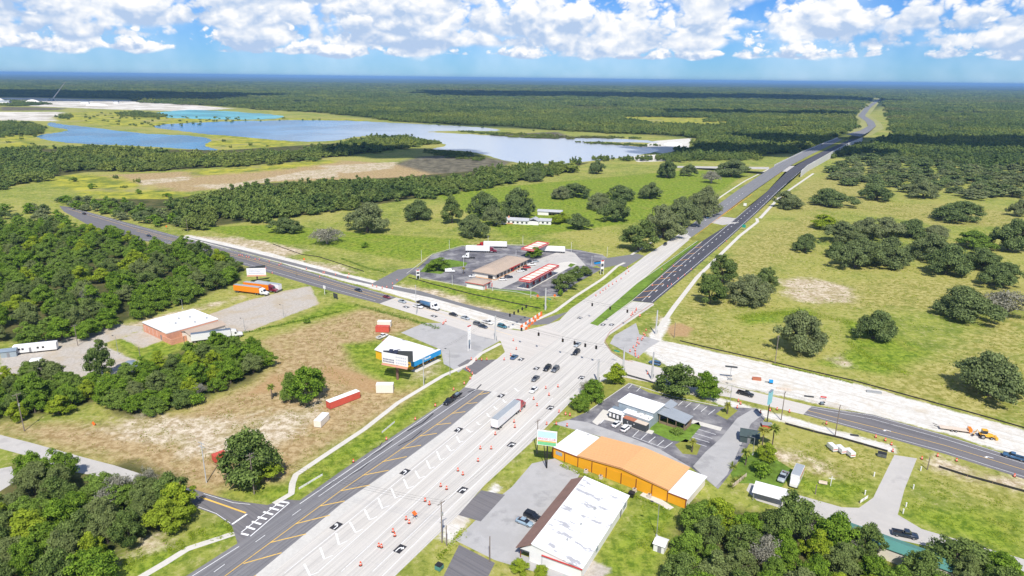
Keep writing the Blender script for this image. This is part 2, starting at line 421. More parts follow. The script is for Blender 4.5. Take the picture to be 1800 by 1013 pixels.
def sdf(polys, X, Y):
    out = np.full(X.shape, -1e9)
    for pl in polys:
        P = np.array([G2(*q) for q in pl]); n = len(P)
        mg = 60.0
        sel = (X > P[:, 0].min() - mg) & (X < P[:, 0].max() + mg) & (Y > P[:, 1].min() - mg) & (Y < P[:, 1].max() + mg)
        if not sel.any(): continue
        x, y = X[sel], Y[sel]; d2 = np.full(x.shape, 1e18); ins = np.zeros(x.shape, bool)
        for i in range(n):
            a, b = P[i], P[(i + 1) % n]; e = b - a; L = e @ e + 1e-9
            t = np.clip(((x - a[0]) * e[0] + (y - a[1]) * e[1]) / L, 0, 1)
            d2 = np.minimum(d2, (x - a[0] - t * e[0]) ** 2 + (y - a[1] - t * e[1]) ** 2)
            c = ((a[1] > y) != (b[1] > y))
            with np.errstate(divide='ignore', invalid='ignore'):
                xi = (b[0] - a[0]) * (y - a[1]) / (b[1] - a[1]) + a[0]
            ins ^= c & (x < xi)
        d = np.sqrt(d2); d = np.where(ins, d, -d)
        out[sel] = np.maximum(out[sel], d)
    return np.clip(out, -80, 80)


def build_ground():
    th = np.concatenate([np.radians(np.linspace(-180, -52, 24)[:-1]), np.radians(np.linspace(-52, 52, 420)), np.radians(np.linspace(52, 180, 24)[1:-1])])
    rr = np.concatenate([[20, 60], np.exp(np.linspace(math.log(95), math.log(4200), 400)), [6000, 9000, 14000, 25000, 42000, 70000]])
    nt, nr = len(th), len(rr)
    R, TH = np.meshgrid(rr, th, indexing='ij')
    X = (R * np.sin(TH)).ravel(); Y = (R * np.cos(TH)).ravel()
    V = np.zeros((nt * nr + 1, 3)); V[:-1, 0] = X; V[:-1, 1] = Y
    i, j = np.meshgrid(np.arange(nr - 1), np.arange(nt), indexing='ij'); j2 = (j + 1) % nt
    quads = np.stack([i * nt + j, i * nt + j2, (i + 1) * nt + j2, (i + 1) * nt + j], -1).reshape(-1, 4)[:, ::-1]
    me = bpy.data.meshes.new('ground')
    nq = len(quads); tri = np.array([[j, (j + 1) % nt, nt * nr] for j in range(nt)])[:, ::-1]
    tri = tri[:, ::-1]
    me.vertices.add(len(V)); me.vertices.foreach_set('co', V.ravel())
    me.loops.add(nq * 4 + nt * 3); me.polygons.add(nq + nt)
    me.loops.foreach_set('vertex_index', np.concatenate([quads.ravel(), tri.ravel()]).astype(np.int32))
    me.polygons.foreach_set('loop_start', np.concatenate([np.arange(nq) * 4, nq * 4 + np.arange(nt) * 3]).astype(np.int32))
    me.update(calc_edges=True); me.validate()
    near = (R.ravel() < 70001)
    for name, F in FIELDS.items():
        at = me.attributes.new(name, 'FLOAT', 'POINT'); d = np.full(len(V), -80.0)
        d[:-1] = sdf(F['polys'], X, Y); at.data.foreach_set('value', d.astype(np.float32))
    return me


def ground_mat():
    m = bpy.data.materials.new('ground_cover'); m.use_nodes = True; T = NT(m.node_tree)
    pos = T.n('ShaderNodeNewGeometry').outputs['Position']
    big = T.noise(pos, 0.012, 5.0, 0.6); mid = T.noise(pos, 0.09, 6.0, 0.65); fine = T.noise(pos, 0.9, 6.0, 0.72); tiny = T.noise(pos, 4.0, 4.0, 0.7)
    edge = T.math('ADD', T.math('MULTIPLY', mid, 0.6), T.math('MULTIPLY', fine, 0.4))
    gran = T.noise(pos, 0.38, 7.0, 0.78)
    c = T.mix(T.step(mid, 0.38, 0.62), (0.175, 0.225, 0.034), (0.30, 0.33, 0.060))
    c = T.mix(T.step(big, 0.40, 0.62, 0.0, 0.85), c, (0.38, 0.35, 0.095))
    c = T.mix(T.step(gran, 0.51, 0.62, 0.0, 0.65), c, (0.47, 0.42, 0.19))
    c = T.mix(T.step(gran, 0.48, 0.38, 0.0, 0.7), c, (0.10, 0.15, 0.018))
    sparse = T.step(T.noise(pos, 0.35, 5.0, 0.7), 0.60, 0.72, 0.0, 0.55)

    def lay(c, name, colour):
        F = FIELDS[name]; at = T.attr(name)
        d = T.math('ADD', at.outputs['Fac'], T.math('MULTIPLY', T.math('SUBTRACT', edge, 0.5), F['amp'] * 2.2))
        return T.mix(T.step(d, -F['soft'], F['soft']), c, colour)
    lush = T.mix(T.step(gran, 0.40, 0.60), (0.10, 0.17, 0.013), (0.28, 0.35, 0.04)); lush = T.mix(T.step(mid, 0.45, 0.7, 0, 0.7), lush, T.mix(T.step(gran, 0.40, 0.60), (0.17, 0.20, 0.03), (0.33, 0.325, 0.07)))
    dry = T.mix(T.step(gran, 0.40, 0.60), (0.30, 0.205, 0.09), (0.51, 0.385, 0.21)); dry = T.mix(T.step(mid, 0.50, 0.70, 0, 0.45), dry, T.mix(T.step(gran, 0.40, 0.60), (0.19, 0.19, 0.04), (0.33, 0.30, 0.08)))
    dry = T.mix(sparse, dry, (0.58, 0.48, 0.33))
    yn = T.noise(pos, 0.04, 6.0, 0.75); yel = T.mix(T.step(yn, 0.35, 0.62), (0.12, 0.17, 0.03), (0.46, 0.43, 0.05)); yel = T.mix(T.step(big, 0.5, 0.66, 0, 0.6), yel, (0.36, 0.31, 0.15))
    sand = T.mix(T.step(gran, 0.40, 0.60), (0.38, 0.29, 0.17), (0.70, 0.61, 0.47)); sand = T.mix(T.step(mid, 0.56, 0.40, 0, 0.65), sand, T.mix(T.step(gran, 0.4, 0.6), (0.27, 0.23, 0.08), (0.42, 0.34, 0.17)))
    mpl = T.n('ShaderNodeMapping', vector_type='TEXTURE'); T.link(pos, mpl.inputs[0]); mpl.inputs['Rotation'].default_value = (0, 0, CRS); mpl.inputs['Scale'].default_value = (30, 1, 1)
    trk = T.noise(mpl.outputs[0], 0.7, 5.0, 0.65)
    lime = T.mix(T.step(gran, 0.33, 0.6), (0.60, 0.56, 0.49), (0.74, 0.72, 0.67)); lime = T.mix(T.step(trk, 0.47, 0.66, 0, 0.65), lime, (0.50, 0.455, 0.385)); lime = T.mix(T.step(mid, 0.52, 0.68, 0, 0.55), lime, (0.55, 0.465, 0.34))
    grav = T.mix(T.step(fine, 0.3, 0.7), (0.40, 0.36, 0.305), (0.56, 0.51, 0.45)); grav = T.mix(T.step(mid, 0.46, 0.66, 0, 0.75), grav, (0.45, 0.37, 0.26)); grav = T.mix(T.step(T.noise(pos, 0.03, 4.0, 0.6), 0.5, 0.62, 0, 0.6), grav, (0.50, 0.42, 0.31))
    mud = T.mix(T.step(mid, 0.35, 0.65), (0.085, 0.075, 0.05), (0.21, 0.19, 0.13))
    clay = T.mix(T.step(fine, 0.3, 0.7), (0.36, 0.22, 0.10), (0.48, 0.33, 0.17))
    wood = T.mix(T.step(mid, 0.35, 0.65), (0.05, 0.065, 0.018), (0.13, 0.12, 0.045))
    dn = T.noise(pos, 0.02, 8.0, 0.75); dn2 = T.noise(pos, 0.0012, 6.0, 0.65)
    deep = T.mix(T.step(dn, 0.35, 0.65), (0.02, 0.04, 0.014), (0.09, 0.12, 0.035)); deep = T.mix(T.step(dn2, 0.45, 0.7, 0, 0.7), deep, (0.12, 0.14, 0.045))
    olive = T.mix(T.step(gran, 0.42, 0.58), (0.24, 0.23, 0.045), (0.46, 0.41, 0.15)); olive = T.mix(T.step(mid, 0.52, 0.40, 0, 0.5), olive, (0.19, 0.21, 0.035))
    qn = T.noise(pos, 0.012, 6.0, 0.7); quarry = T.mix(T.step(qn, 0.35, 0.6), (0.40, 0.36, 0.29), (0.76, 0.72, 0.66))
    for nm, cc in (('deep', deep), ('olive', olive), ('quarry', quarry), ('dry', dry), ('lush', lush), ('yel', yel), ('mud', mud), ('wood', wood), ('sand', sand), ('clay', clay), ('gravel', grav), ('lime', lime)):
        c = lay(c, nm, cc)
    # beyond the surveyed country everything is woodland
    pl = T.n('ShaderNodeVectorMath', operation='LENGTH'); T.link(pos, pl.inputs[0])
    c = T.mix(T.step(pl.outputs['Value'], 4200, 5200), c, deep)
    c = T.mix(T.step(tiny, 0.35, 0.7, 0.0, 0.35), c, T.mix(1.0, c, (0.62, 0.62, 0.62), 'MULTIPLY'))
    b = T.n('ShaderNodeBsdfPrincipled'); T.link(c, b.inputs['Base Color']); b.inputs['Roughness'].default_value = 0.95
    b.inputs['Specular IOR Level'].default_value = 0.1
    bp = T.n('ShaderNodeBump'); bp.inputs['Strength'].default_value = 0.35; bp.inputs['Distance'].default_value = 0.25
    T.link(T.math('ADD', fine, T.math('MULTIPLY', tiny, 0.4)), bp.inputs['Height']); T.link(bp.outputs[0], b.inputs['Normal'])
    o = T.n('ShaderNodeOutputMaterial'); T.link(b.outputs[0], o.inputs[0])
    return m


gm = build_ground(); gm.materials.append(ground_mat())
ground = link(bpy.data.objects.new('ground', gm)); tag(ground, kind='structure')


def sheet(name, pts, mat, z=0.012, parent=None, zs=None):
    """flat paved area from surveyed outline points; zs gives heights where the surface climbs"""
    mb = MB(); q = []
    for k, p in enumerate(pts):
        zz = z + (zs[k] if zs else 0.0); g = G(p[0], p[1], zs[k] if zs else 0.0); q.append((g.x, g.y, zz))
    me = bpy.data.meshes.new(name); bm = bmesh.new()
    vs = [bm.verts.new(p) for p in q]; f = bm.faces.new(vs); bm.normal_update()
    if f.normal.z < 0: bmesh.ops.reverse_faces(bm, faces=[f])
    bmesh.ops.triangulate(bm, faces=bm.faces[:]); bm.to_mesh(me); bm.free()
    me.materials.append(mat); o = bpy.data.objects.new(name, me); link(o, parent)
    if parent is None: tag(o, kind='structure')
    return o


def smooth_poly(pts, it=3):
    for _ in range(it):
        q = []
        for i in range(len(pts)):
            a, b = pts[i], pts[(i + 1) % len(pts)]
            q += [(a[0] * .75 + b[0] * .25, a[1] * .75 + b[1] * .25), (a[0] * .25 + b[0] * .75, a[1] * .25 + b[1] * .75)]
        pts = q
    rg = random.Random(len(pts)); n = len(pts)
    return [(x + rg.uniform(-2.2, 2.2), y + rg.uniform(-.45, .45)) for x, y in pts]


# ------------------------------------------------------------------ water
def water_mat(name, colr, rough=0.12, bump=0.12, east_sheen=None):
    m = bpy.data.materials.new(name); m.use_nodes = True; T = NT(m.node_tree)
    pos = T.n('ShaderNodeNewGeometry').outputs['Position']
    mp = T.n('ShaderNodeMapping'); T.link(pos, mp.inputs[0]); mp.inputs['Scale'].default_value = (0.12, 0.35, 1)
    n = T.noise(mp.outputs[0], 1.0, 5.0, 0.6); big = T.noise(pos, 0.008, 3.0, 0.5)
    b = T.n('ShaderNodeBsdfPrincipled')
    c = T.mix(T.step(big, 0.4, 0.6), tuple(x * 0.8 for x in colr), tuple(x * 1.2 for x in colr))
    if east_sheen:      # pale sky reflection painted into the water colour, growing eastward
        sp = T.n('ShaderNodeSeparateXYZ'); T.link(pos, sp.inputs[0]); c = T.mix(T.step(T.math('ADD', sp.outputs[0], T.math('MULTIPLY', big, 200.0)), -450.0, 50.0), c, east_sheen)
    T.link(c, b.inputs['Base Color'])
    b.inputs['Roughness'].default_value = rough; b.inputs['IOR'].default_value = 1.33
    bp = T.n('ShaderNodeBump'); bp.inputs['Strength'].default_value = bump; bp.inputs['Distance'].default_value = 0.3
    T.link(n, bp.inputs['Height']); T.link(bp.outputs[0], b.inputs['Normal'])
    o = T.n('ShaderNodeOutputMaterial'); T.link(b.outputs[0], o.inputs[0]); return m


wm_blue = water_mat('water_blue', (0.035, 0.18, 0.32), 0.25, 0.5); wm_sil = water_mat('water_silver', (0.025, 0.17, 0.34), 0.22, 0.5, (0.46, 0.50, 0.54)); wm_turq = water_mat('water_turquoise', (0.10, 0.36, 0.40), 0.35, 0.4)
sheet('lake_water', smooth_poly([(85, 214), (110, 219), (170, 225), (215, 231), (260, 236), (330, 238), (368, 243), (373, 249), (352, 256), (395, 266), (330, 262), (230, 256), (130, 253), (85, 247), (58, 240), (85, 235), (118, 231), (118, 227), (82, 222)]), wm_blue, 0.05)
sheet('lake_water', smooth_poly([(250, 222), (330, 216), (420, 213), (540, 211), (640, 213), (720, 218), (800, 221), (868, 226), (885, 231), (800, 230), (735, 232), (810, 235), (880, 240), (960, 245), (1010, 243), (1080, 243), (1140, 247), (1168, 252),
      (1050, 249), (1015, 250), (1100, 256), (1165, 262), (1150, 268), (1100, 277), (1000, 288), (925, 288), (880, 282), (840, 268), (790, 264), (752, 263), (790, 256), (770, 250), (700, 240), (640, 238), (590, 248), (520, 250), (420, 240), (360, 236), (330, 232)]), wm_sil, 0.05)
sheet('pond_water', smooth_poly([(262, 200), (300, 195), (350, 193), (420, 197), (500, 203), (495, 209), (420, 211), (340, 209), (300, 208)]), wm_turq, 0.05)

# ------------------------------------------------------------------ roads
hwy = sheet('highway', [(445, 1013), (600, 892), (713, 812), (793, 752), (860, 695), (814, 685), (833, 657), (858, 640), (874, 631), (897, 611), (897, 600), (884, 590), (955, 573), (985, 563), (1004, 543), (1055, 508), (1107, 471), (1133, 451), (1205, 404), (1232, 392), (1245, 397), (1210, 423), (1150, 474), (1040, 568),
      (1050, 573), (1112, 530), (1148, 533), (1150, 536), (1115, 560), (1070, 590), (1062, 602), (1075, 620), (1100, 636), (1160, 652), (1165, 676), (1100, 662), (1075, 662), (1048, 676), (1013, 697), (933, 779), (853, 852), (807, 903), (693, 1013), (454, 1250), (160, 1250)], M['concrete'], 0.016)
hwyS = sheet('highway', [(327, 1013), (415, 957), (527, 880), (600, 828), (697, 763), (800, 695), (816, 681), (865, 689), (793, 749), (713, 808), (600, 886), (447, 1013), (162, 1250), (-21, 1250)], M['asphalt_mid'], 0.022)
sheet('kerb', [(447, 1013), (600, 886), (713, 808), (793, 749), (866, 688), (876, 690), (806, 752), (728, 813), (620, 890), (476, 1010), (186, 1250), (160, 1250)], M['kerb'], 0.028, hwyS)
# far leg: climbs onto the overpass embankment
def rise(y):
    t = min(1.0, max(0.0, (392 - y) / 140.0)); return 9.0 * t * t * (3 - 2 * t)
def climb(name, L, Rr, mat, z, parent=None, n=14):
    """road ribbon between two surveyed edge polylines, following the rise"""
    mb = MB(); A, B = [], []
    def resample(pl, n):
        d = [0.0]
        for i in range(len(pl) - 1): d.append(d[-1] + math.hypot(pl[i + 1][0] - pl[i][0], pl[i + 1][1] - pl[i][1]))
        out = []
        for k in range(n + 1):
            s = d[-1] * k / n; i = max(i for i in range(len(pl) - 1) if d[i] <= s + 1e-6); u = (s - d[i]) / max(1e-6, d[i + 1] - d[i])
            out.append((pl[i][0] + (pl[i + 1][0] - pl[i][0]) * u, pl[i][1] + (pl[i + 1][1] - pl[i][1]) * u))
        return out
    for a, b in zip(resample(L, n), resample(Rr, n)):
        ya = (a[1] + b[1]) / 2; g = G(a[0], a[1], rise(ya)); h = G(b[0], b[1], rise(ya))
        A.append((g.x, g.y, g.z + z)); B.append((h.x, h.y, h.z + z))
    k = len(A); mb.add(A + B, [(i, k + i, k + i + 1, i + 1) for i in range(k - 1)])
    o = mb.build(name, mat, parent)
    if parent is None: tag(o, kind='structure')
    return o
hwyR = climb('highway', [(1110, 529), (1200, 447), (1233, 425), (1280, 395), (1347, 338), (1383, 302), (1397, 292), (1440, 269), (1493, 246)], [(1148, 533), (1200, 490), (1283, 418), (1330, 375), (1367, 338), (1406, 301), (1416, 292), (1460, 267), (1514, 242)], M['asphalt_dark'], 0.03, n=24)
hwyL = climb('highway', [(1200, 406), (1293, 337), (1348, 300), (1362, 292), (1414, 267), (1473, 243)], [(1216, 418), (1322, 338), (1374, 302), (1388, 292), (1425, 272), (1480, 246)], M['asphalt_far'], 0.03, n=24)
climb('median', [(1037, 569), (1120, 498), (1200, 440), (1226, 424)], [(1051, 573), (1112, 529), (1200, 449), (1234, 424)], pm('median_grass', (0.13, 0.21, 0.03), 0.95, 0.5, 0.5, spec=0.1), 0.05, n=8)
med = MATS['median_grass']; med2 = pm('median_grass_dry', (0.24, 0.25, 0.05), 0.95, 0.4, 0.4, spec=0.1)
climb('median', [(1210, 421), (1246, 396), (1254, 390)], [(1234, 424), (1280, 394), (1278, 391)], med2, 0.05, n=6)
climb('median', [(1268, 381), (1322, 338), (1377, 301)], [(1290, 383), (1347, 338), (1381, 301)], med2, 0.05, n=10)
climb('median', [(1389, 291), (1425, 272), (1480, 246)], [(1396, 291), (1440, 269), (1493, 246)], med2, 0.02, n=8)
sheet('median_crossover', [(1245, 383), (1262, 380), (1300, 385), (1298, 392), (1270, 396), (1250, 392)], M['drive'], 0.06)
sheet('side_road', [(1190, 292), (1352, 294), (1352, 298), (1190, 295)], M['drive'], 0.02, zs=[0, rise(296), rise(296), 0])
climb('median_crossover', [(1374, 302), (1388, 292)], [(1383, 302), (1397, 292)], M['drive'], 0.07, n=3)
# beyond the bridge the road drops and winds off into the forest
sheet('highway', [(1487, 237), (1512, 241), (1528, 232), (1540, 222), (1536, 214), (1520, 204), (1530, 190), (1548, 175), (1544, 174), (1520, 190), (1508, 204), (1522, 214), (1526, 222), (1512, 230)], M['asphalt_far'], 0.5, zs=[9, 9, 4, 1, 0, 0, 0, 0, 0, 0, 0, 0, 1, 4])
sheet('road_verge', [(1487, 232), (1508, 224), (1514, 213), (1500, 203), (1516, 187), (1538, 172), (1552, 172), (1538, 190), (1528, 203), (1548, 216), (1554, 226), (1528, 240), (1515, 243)], pm('verge', (0.30, 0.30, 0.10), 0.95, 0.25, 0.02), 0.2)

crs = sheet('cross_road', [(104, 362), (123, 364), (233, 394), (300, 412), (420, 443), (520, 471), (600, 496), (697, 523), (667, 534), (600, 517), (547, 502), (427, 466), (303, 430), (230, 421), (167, 402), (112, 372)], M['asphalt_cross'], 0.02)
crsC = sheet('cross_road', [(667, 534), (697, 523), (770, 544), (880, 577), (925, 583), (962, 572), (990, 590), (900, 650), (880, 600), (840, 590), (780, 569)], M['cross_concrete'], 0.024)
crsN = sheet('cross_road_new_lane', [(300, 410), (420, 438), (520, 463), (600, 484), (655, 498), (690, 503), (740, 512), (800, 530), (850, 543), (905, 553), (950, 562), (985, 552), (1000, 548), (965, 570), (930, 572), (880, 560), (843, 548), (760, 524), (690, 509), (600, 489), (520, 468), (420, 442)], M['asphalt_cross_new'], 0.02)
crsE = sheet('cross_road', [(1427, 714), (1534, 729), (1660, 765), (2300, 964), (2300, 1000), (1660, 798), (1571, 773), (1412, 729)], M['asphalt_cross'], 0.024)
crsEl = sheet('cross_road', [(1090, 633), (1113, 634), (1180, 652), (1293, 681), (1427, 714), (1412, 729), (1290, 700), (1170, 678), (1080, 660)], M['cross_concrete'], 0.026)
sheet('corner_apron', [(1113, 626), (1072, 604), (1080, 590), (1118, 568), (1124, 588), (1160, 600), (1140, 612), (1120, 630)], M['lot_grey'], 0.028)
sheet('driveway', [(1100, 470), (1133, 450), (1120, 446), (1060, 455), (1040, 462), (1058, 472), (1085, 466)], M['asphalt_cross_new'], 0.02)
sheet('driveway', [(655, 498), (690, 503), (720, 482), (735, 470), (700, 474)], M['asphalt_cross_new'], 0.024)
sheet('driveway', [(803, 905), (846, 862), (888, 870), (845, 917)], M['asphalt_cross'], 0.024)
sheet('driveway', [(776, 1020), (807, 958), (870, 990), (850, 1030)], M['asphalt_cross'], 0.024)
sheet('side_street', [(335, 858), (358, 866), (410, 880), (470, 888), (498, 878), (527, 880), (418, 957), (408, 925), (380, 905), (345, 893), (332, 878)], M['asphalt_cross'], 0.018)
sheet('side_street', [(-10, 762), (60, 780), (150, 805), (200, 818), (300, 850), (345, 862), (335, 884), (250, 850), (130, 830), (60, 805), (-10, 786)], M['drive'], 0.014)
sheet('parking_lot', [(-10, 826), (20, 820), (30, 845), (-10, 870)], M['drive'], 0.014)
sheet('driveway', [(804, 643), (822, 632), (857, 633), (872, 632), (835, 659), (818, 652)], M['asphalt_cross'], 0.024)
# parking lots
lotB = sheet('parking_lot', [(705, 585), (745, 568), (790, 568), (830, 580), (878, 600), (850, 615), (824, 640), (806, 655), (795, 648), (780, 640), (775, 615)], M['lot_grey'], 0.014)
lotG = sheet('parking_lot', [(735, 470), (760, 448), (812, 433), (870, 430), (960, 434), (1020, 440), (1060, 449), (1075, 458), (1040, 470), (1060, 472), (1010, 500), (985, 520), (950, 521), (905, 512), (820, 503), (740, 488), (715, 480)], M['lot_asphalt'], 0.014)
lotR = sheet('parking_lot', [(1000, 738), (1030, 725), (1106, 673), (1140, 690), (1180, 700), (1260, 715), (1330, 718), (1345, 735), (1305, 800), (1282, 835), (1262, 860), (1215, 822), (1060, 768), (975, 745)], M['lot_asphalt'], 0.014)
lotS = sheet('parking_lot', [(900, 856), (935, 815), (975, 806), (1020, 832), (1010, 850), (915, 975), (960, 990), (1010, 1012), (990, 1020), (870, 985), (800, 950), (880, 872)], M['lot_grey'], 0.018)
sheet('driveway', [(1572, 800), (1612, 806), (1590, 860), (1578, 905), (1620, 930), (1720, 960), (2200, 1100), (2200, 1125), (1700, 975), (1560, 945), (1440, 915), (1330, 880), (1312, 862), (1320, 845), (1345, 850), (1395, 868), (1480, 892), (1510, 893), (1535, 875)], M['drive'], 0.014)
sheet('drive_lane', [(972, 745), (1000, 738), (1030, 742), (1060, 752), (1110, 770), (1160, 790), (1215, 822), (1060, 769)], M['lot_grey'], 0.018)
sheet('drive_lane', [(1258, 856), (1278, 835), (1320, 745), (1342, 728), (1322, 720), (1296, 735), (1268, 770), (1240, 795), (1218, 820)], M['lot_grey'], 0.018)
sheet('forecourt_slab', [(884, 485), (940, 458), (990, 440), (1010, 445), (1030, 467), (1000, 470), (945, 478), (880, 508), (845, 500)], M['drive'], 0.02)
sheet('forecourt_slab', [(908, 506), (985, 462), (1000, 460), (1015, 463), (930, 510)], M['walk'], 0.024)
# sidewalks
for pl, w in (([(222, 1030), (290, 990), (330, 965), (412, 938)], 1.6), ([(482, 886), (512, 868), (514, 850), (520, 835), (560, 808), (640, 755), (700, 708), (780, 660), (826, 640), (845, 622), (880, 604)], 1.5),
              ([(935, 566), (975, 548), (1010, 522), (1060, 490), (1085, 468), (1098, 462)], 1.6), ([(1150, 590), (1185, 540), (1225, 488), (1262, 452), (1300, 415), (1332, 390), (1330, 384)], 2.0),
              ([(1110, 448), (1180, 405), (1285, 334), (1310, 318), (1340, 303), (1350, 298)], 1.5), ([(1128, 868), (1160, 882), (1180, 895)], 1.8), ([(1336, 384), (1372, 345), (1430, 305)], 2.2)):
    mb = MB(); L = []
    P = [G(*p) for p in pl]
    for i, p in enumerate(P):
        d = (P[min(i + 1, len(P) - 1)] - P[max(i - 1, 0)]).normalized(); nrm = Vector((-d.y, d.x, 0)) * w * 0.5 * 1.2
        L.append((p + nrm, p - nrm))
    mb.add([q for a in L for q in a], [(2 * i, 2 * i + 1, 2 * i + 3, 2 * i + 2) for i in range(len(L) - 1)])
    o = mb.build('sidewalk', M['walk']); o.location.z = 0.03; tag(o, kind='structure')


def ribbon(parent, name, pl, w, mat, z=0.036, h=0.0, zfun=None):
    """painted line or kerb along a surveyed polyline"""
    mb = MB(); P = [G(p[0], p[1], zfun(p[1]) if zfun else 0.0) for p in pl]
    rings = []
    for i, p in enumerate(P):
        d = (P[min(i + 1, len(P) - 1)] - P[max(i - 1, 0)]); d.z = 0; d.normalize(); nr = Vector((-d.y, d.x, 0)) * w / 2
        if h: rings.append([p + nr + Vector((0, 0, 0)), p - nr, p - nr + Vector((0, 0, h)), p + nr + Vector((0, 0, h))])
        else: rings.append([p + nr + Vector((0, 0, z)), p - nr + Vector((0, 0, z))])
    if h: mb.loft(rings)
    else: mb.add([q for a in rings for q in a], [(2 * i, 2 * i + 1, 2 * i + 3, 2 * i + 2) for i in range(len(rings) - 1)])
    return mb.build(name, mat, parent)


def dashes(parent, name, a, b, w, mat, on=3.0, gap=9.0, z=0.036, zfun=None):
    """broken lane line: each dash a part"""
    za, zb = (zfun(a[1]), zfun(b[1])) if zfun else (0, 0)
    A, B = G(a[0], a[1], za), G(b[0], b[1], zb); L = (B - A).length; d = (B - A) / L; n = Vector((-d.y, d.x, 0)) * w / 2; s = 0.0; up = Vector((0, 0, z))
    while s < L - on:
        p, q = A + d * s, A + d * (s + on)
        MB().add([p + n + up, p - n + up, q - n + up, q + n + up], [(0, 1, 2, 3)]).build(name, mat, parent); s += on + gap


WL, YL = M['white_line'], M['yellow_line']
# near leg, left carriageway
ribbon(hwyS, 'edge_line', [(-8, 1250), (338, 1013), (420, 961)], 0.18, WL); ribbon(hwyS, 'edge_line', [(527, 886), (610, 829), (810, 690)], 0.18, WL)
ribbon(hwyS, 'edge_line', [(560, 873), (600, 845), (640, 818), (838, 684)], 0.16, WL)
dashes(hwyS, 'lane_dash', (376, 1006), (560, 873), 0.16, WL, 3.0, 9.0)
ribbon(hwyS, 'centre_line', [(86, 1250), (394, 1014), (520, 921), (600, 862), (672, 813), (765, 748), (850, 688)], 0.20, YL)
for a, b in (((394, 1040), (450, 1012)), ((428, 991), (495, 972)), ((475, 954), (538, 939)), ((520, 921), (580, 906)), ((562, 890), (606, 881)), ((600, 863), (650, 853)), ((637, 836), (683, 827)), ((672, 812), (715, 803)), ((706, 789), (740, 783)),
             ((738, 767), (768, 762)), ((767, 747), (793, 744)), ((795, 727), (818, 724)), ((821, 710), (839, 708)), ((842, 694), (860, 690.5))):
    ribbon(hwyS, 'hatch_bar', [a, b], 0.30, YL, 0.038)
for a_, b_, w_ in (((716, 758), (762, 727), 0.5), ((822, 690), (846, 676), 0.5), ((640, 806), (690, 776), 0.35), ((800, 702), (834, 688), 0.45), ((700, 784), (742, 757), 0.35), ((655, 790), (672, 778), 0.3), ((610, 838), (650, 812), 0.3), ((560, 862), (590, 842), 0.25)):
    ribbon(hwyS, 'tar_smear', [a_, ((a_[0] + b_[0]) / 2 + 4, (a_[1] + b_[1]) / 2 + 1), b_], w_, M['black_pad'], 0.030)
# chevrons on the concrete
for a, b, c in (((535, 992), (545, 1012), (575, 1000)), ((563, 963), (570, 983), (600, 970)), ((591, 938), (596, 958), (625, 944)), ((615, 918), (625, 936), (650, 925)), ((641, 896), (650, 914), (676, 903)), ((665, 876), (672, 894), (697, 884)),
                ((688, 859), (695, 876), (716, 867)), ((710, 843), (717, 859), (738, 850)), ((730, 828), (737, 841), (757, 834)), ((750, 810), (756, 824), (772, 818)), ((768, 794), (774, 809), (788, 803)), ((785, 783), (792, 793), (805, 788)),
                ((803, 768), (808, 778), (820, 773)), ((820, 755), (827, 760), (836, 757)), ((838, 742), (842, 747), (852, 744)), ((856, 727), (860, 733), (868, 730)), ((868, 715), (873, 720), (880, 717)), ((884, 703), (888, 708), (895, 705)), ((905, 683), (910, 688), (916, 686))):
    ribbon(hwy, 'chevron_bar', [a, b], 0.42, M['white_bright'], 0.034); ribbon(hwy, 'chevron_bar', [b, ((b[0] + c[0]) / 2, (b[1] + c[1]) / 2)], 0.2, WL, 0.030)
# faint lane lines on the concrete
for a, b in (((500, 1008), (892, 690)), ((600, 1005), (930, 700)), ((655, 1005), (972, 700)), ((560, 1005), (905, 700))):
    ribbon(hwy, 'lane_line', [a, b], 0.14, WL, 0.028)
ribbon(hwy, 'edge_line', [(672, 1013), (800, 885), (1000, 697)], 0.12, WL, 0.028)


def arrow_pad(parent, px, py, kind, flip, head=HWY, L=3.4, Wd=2.2, pad=True):
    g = G(px, py); d = Vector((math.cos(head), math.sin(head), 0)) * (-1 if flip else 1); n = Vector((d.y, -d.x, 0))
    def at(s, t, z): return g + d * s + n * t + Vector((0, 0, z))
    if pad: MB().add([at(-L / 2, -Wd / 2, .034), at(-L / 2, Wd / 2, .034), at(L / 2, Wd / 2, .034), at(L / 2, -Wd / 2, .034)], [(0, 1, 2, 3)]).build('contrast_pad', M['black_pad'], parent)
    sg = -1 if kind == 'L' else 1
    o1 = [(-1.3, .45 * -sg), (-1.3, .2 * -sg), (-.1, .2 * -sg), (.25, .0), (.25, -.35 * -sg), (-.15, -.35 * -sg), (.45, -.9 * -sg), (1.05, -.35 * -sg), (.65, -.35 * -sg), (.65, .1 * -sg), (.1, .45 * -sg)]
    if kind == 'S': o1 = [(-1.4, -.14), (-1.4, .14), (.3, .14), (.3, .45), (1.4, 0), (.3, -.45), (.3, -.14)]
    me = bpy.data.meshes.new('turn_arrow'); bm = bmesh.new(); vs = [bm.verts.new(at(s, t, .042)) for s, t in o1]; f = bm.faces.new(vs); bm.normal_update()
    if f.normal.z < 0: bmesh.ops.reverse_faces(bm, faces=[f])
    bmesh.ops.triangulate(bm, faces=bm.faces[:]); bm.to_mesh(me); bm.free(); me.materials.append(M['white_bright']); link(bpy.data.objects.new('turn_arrow', me), parent)


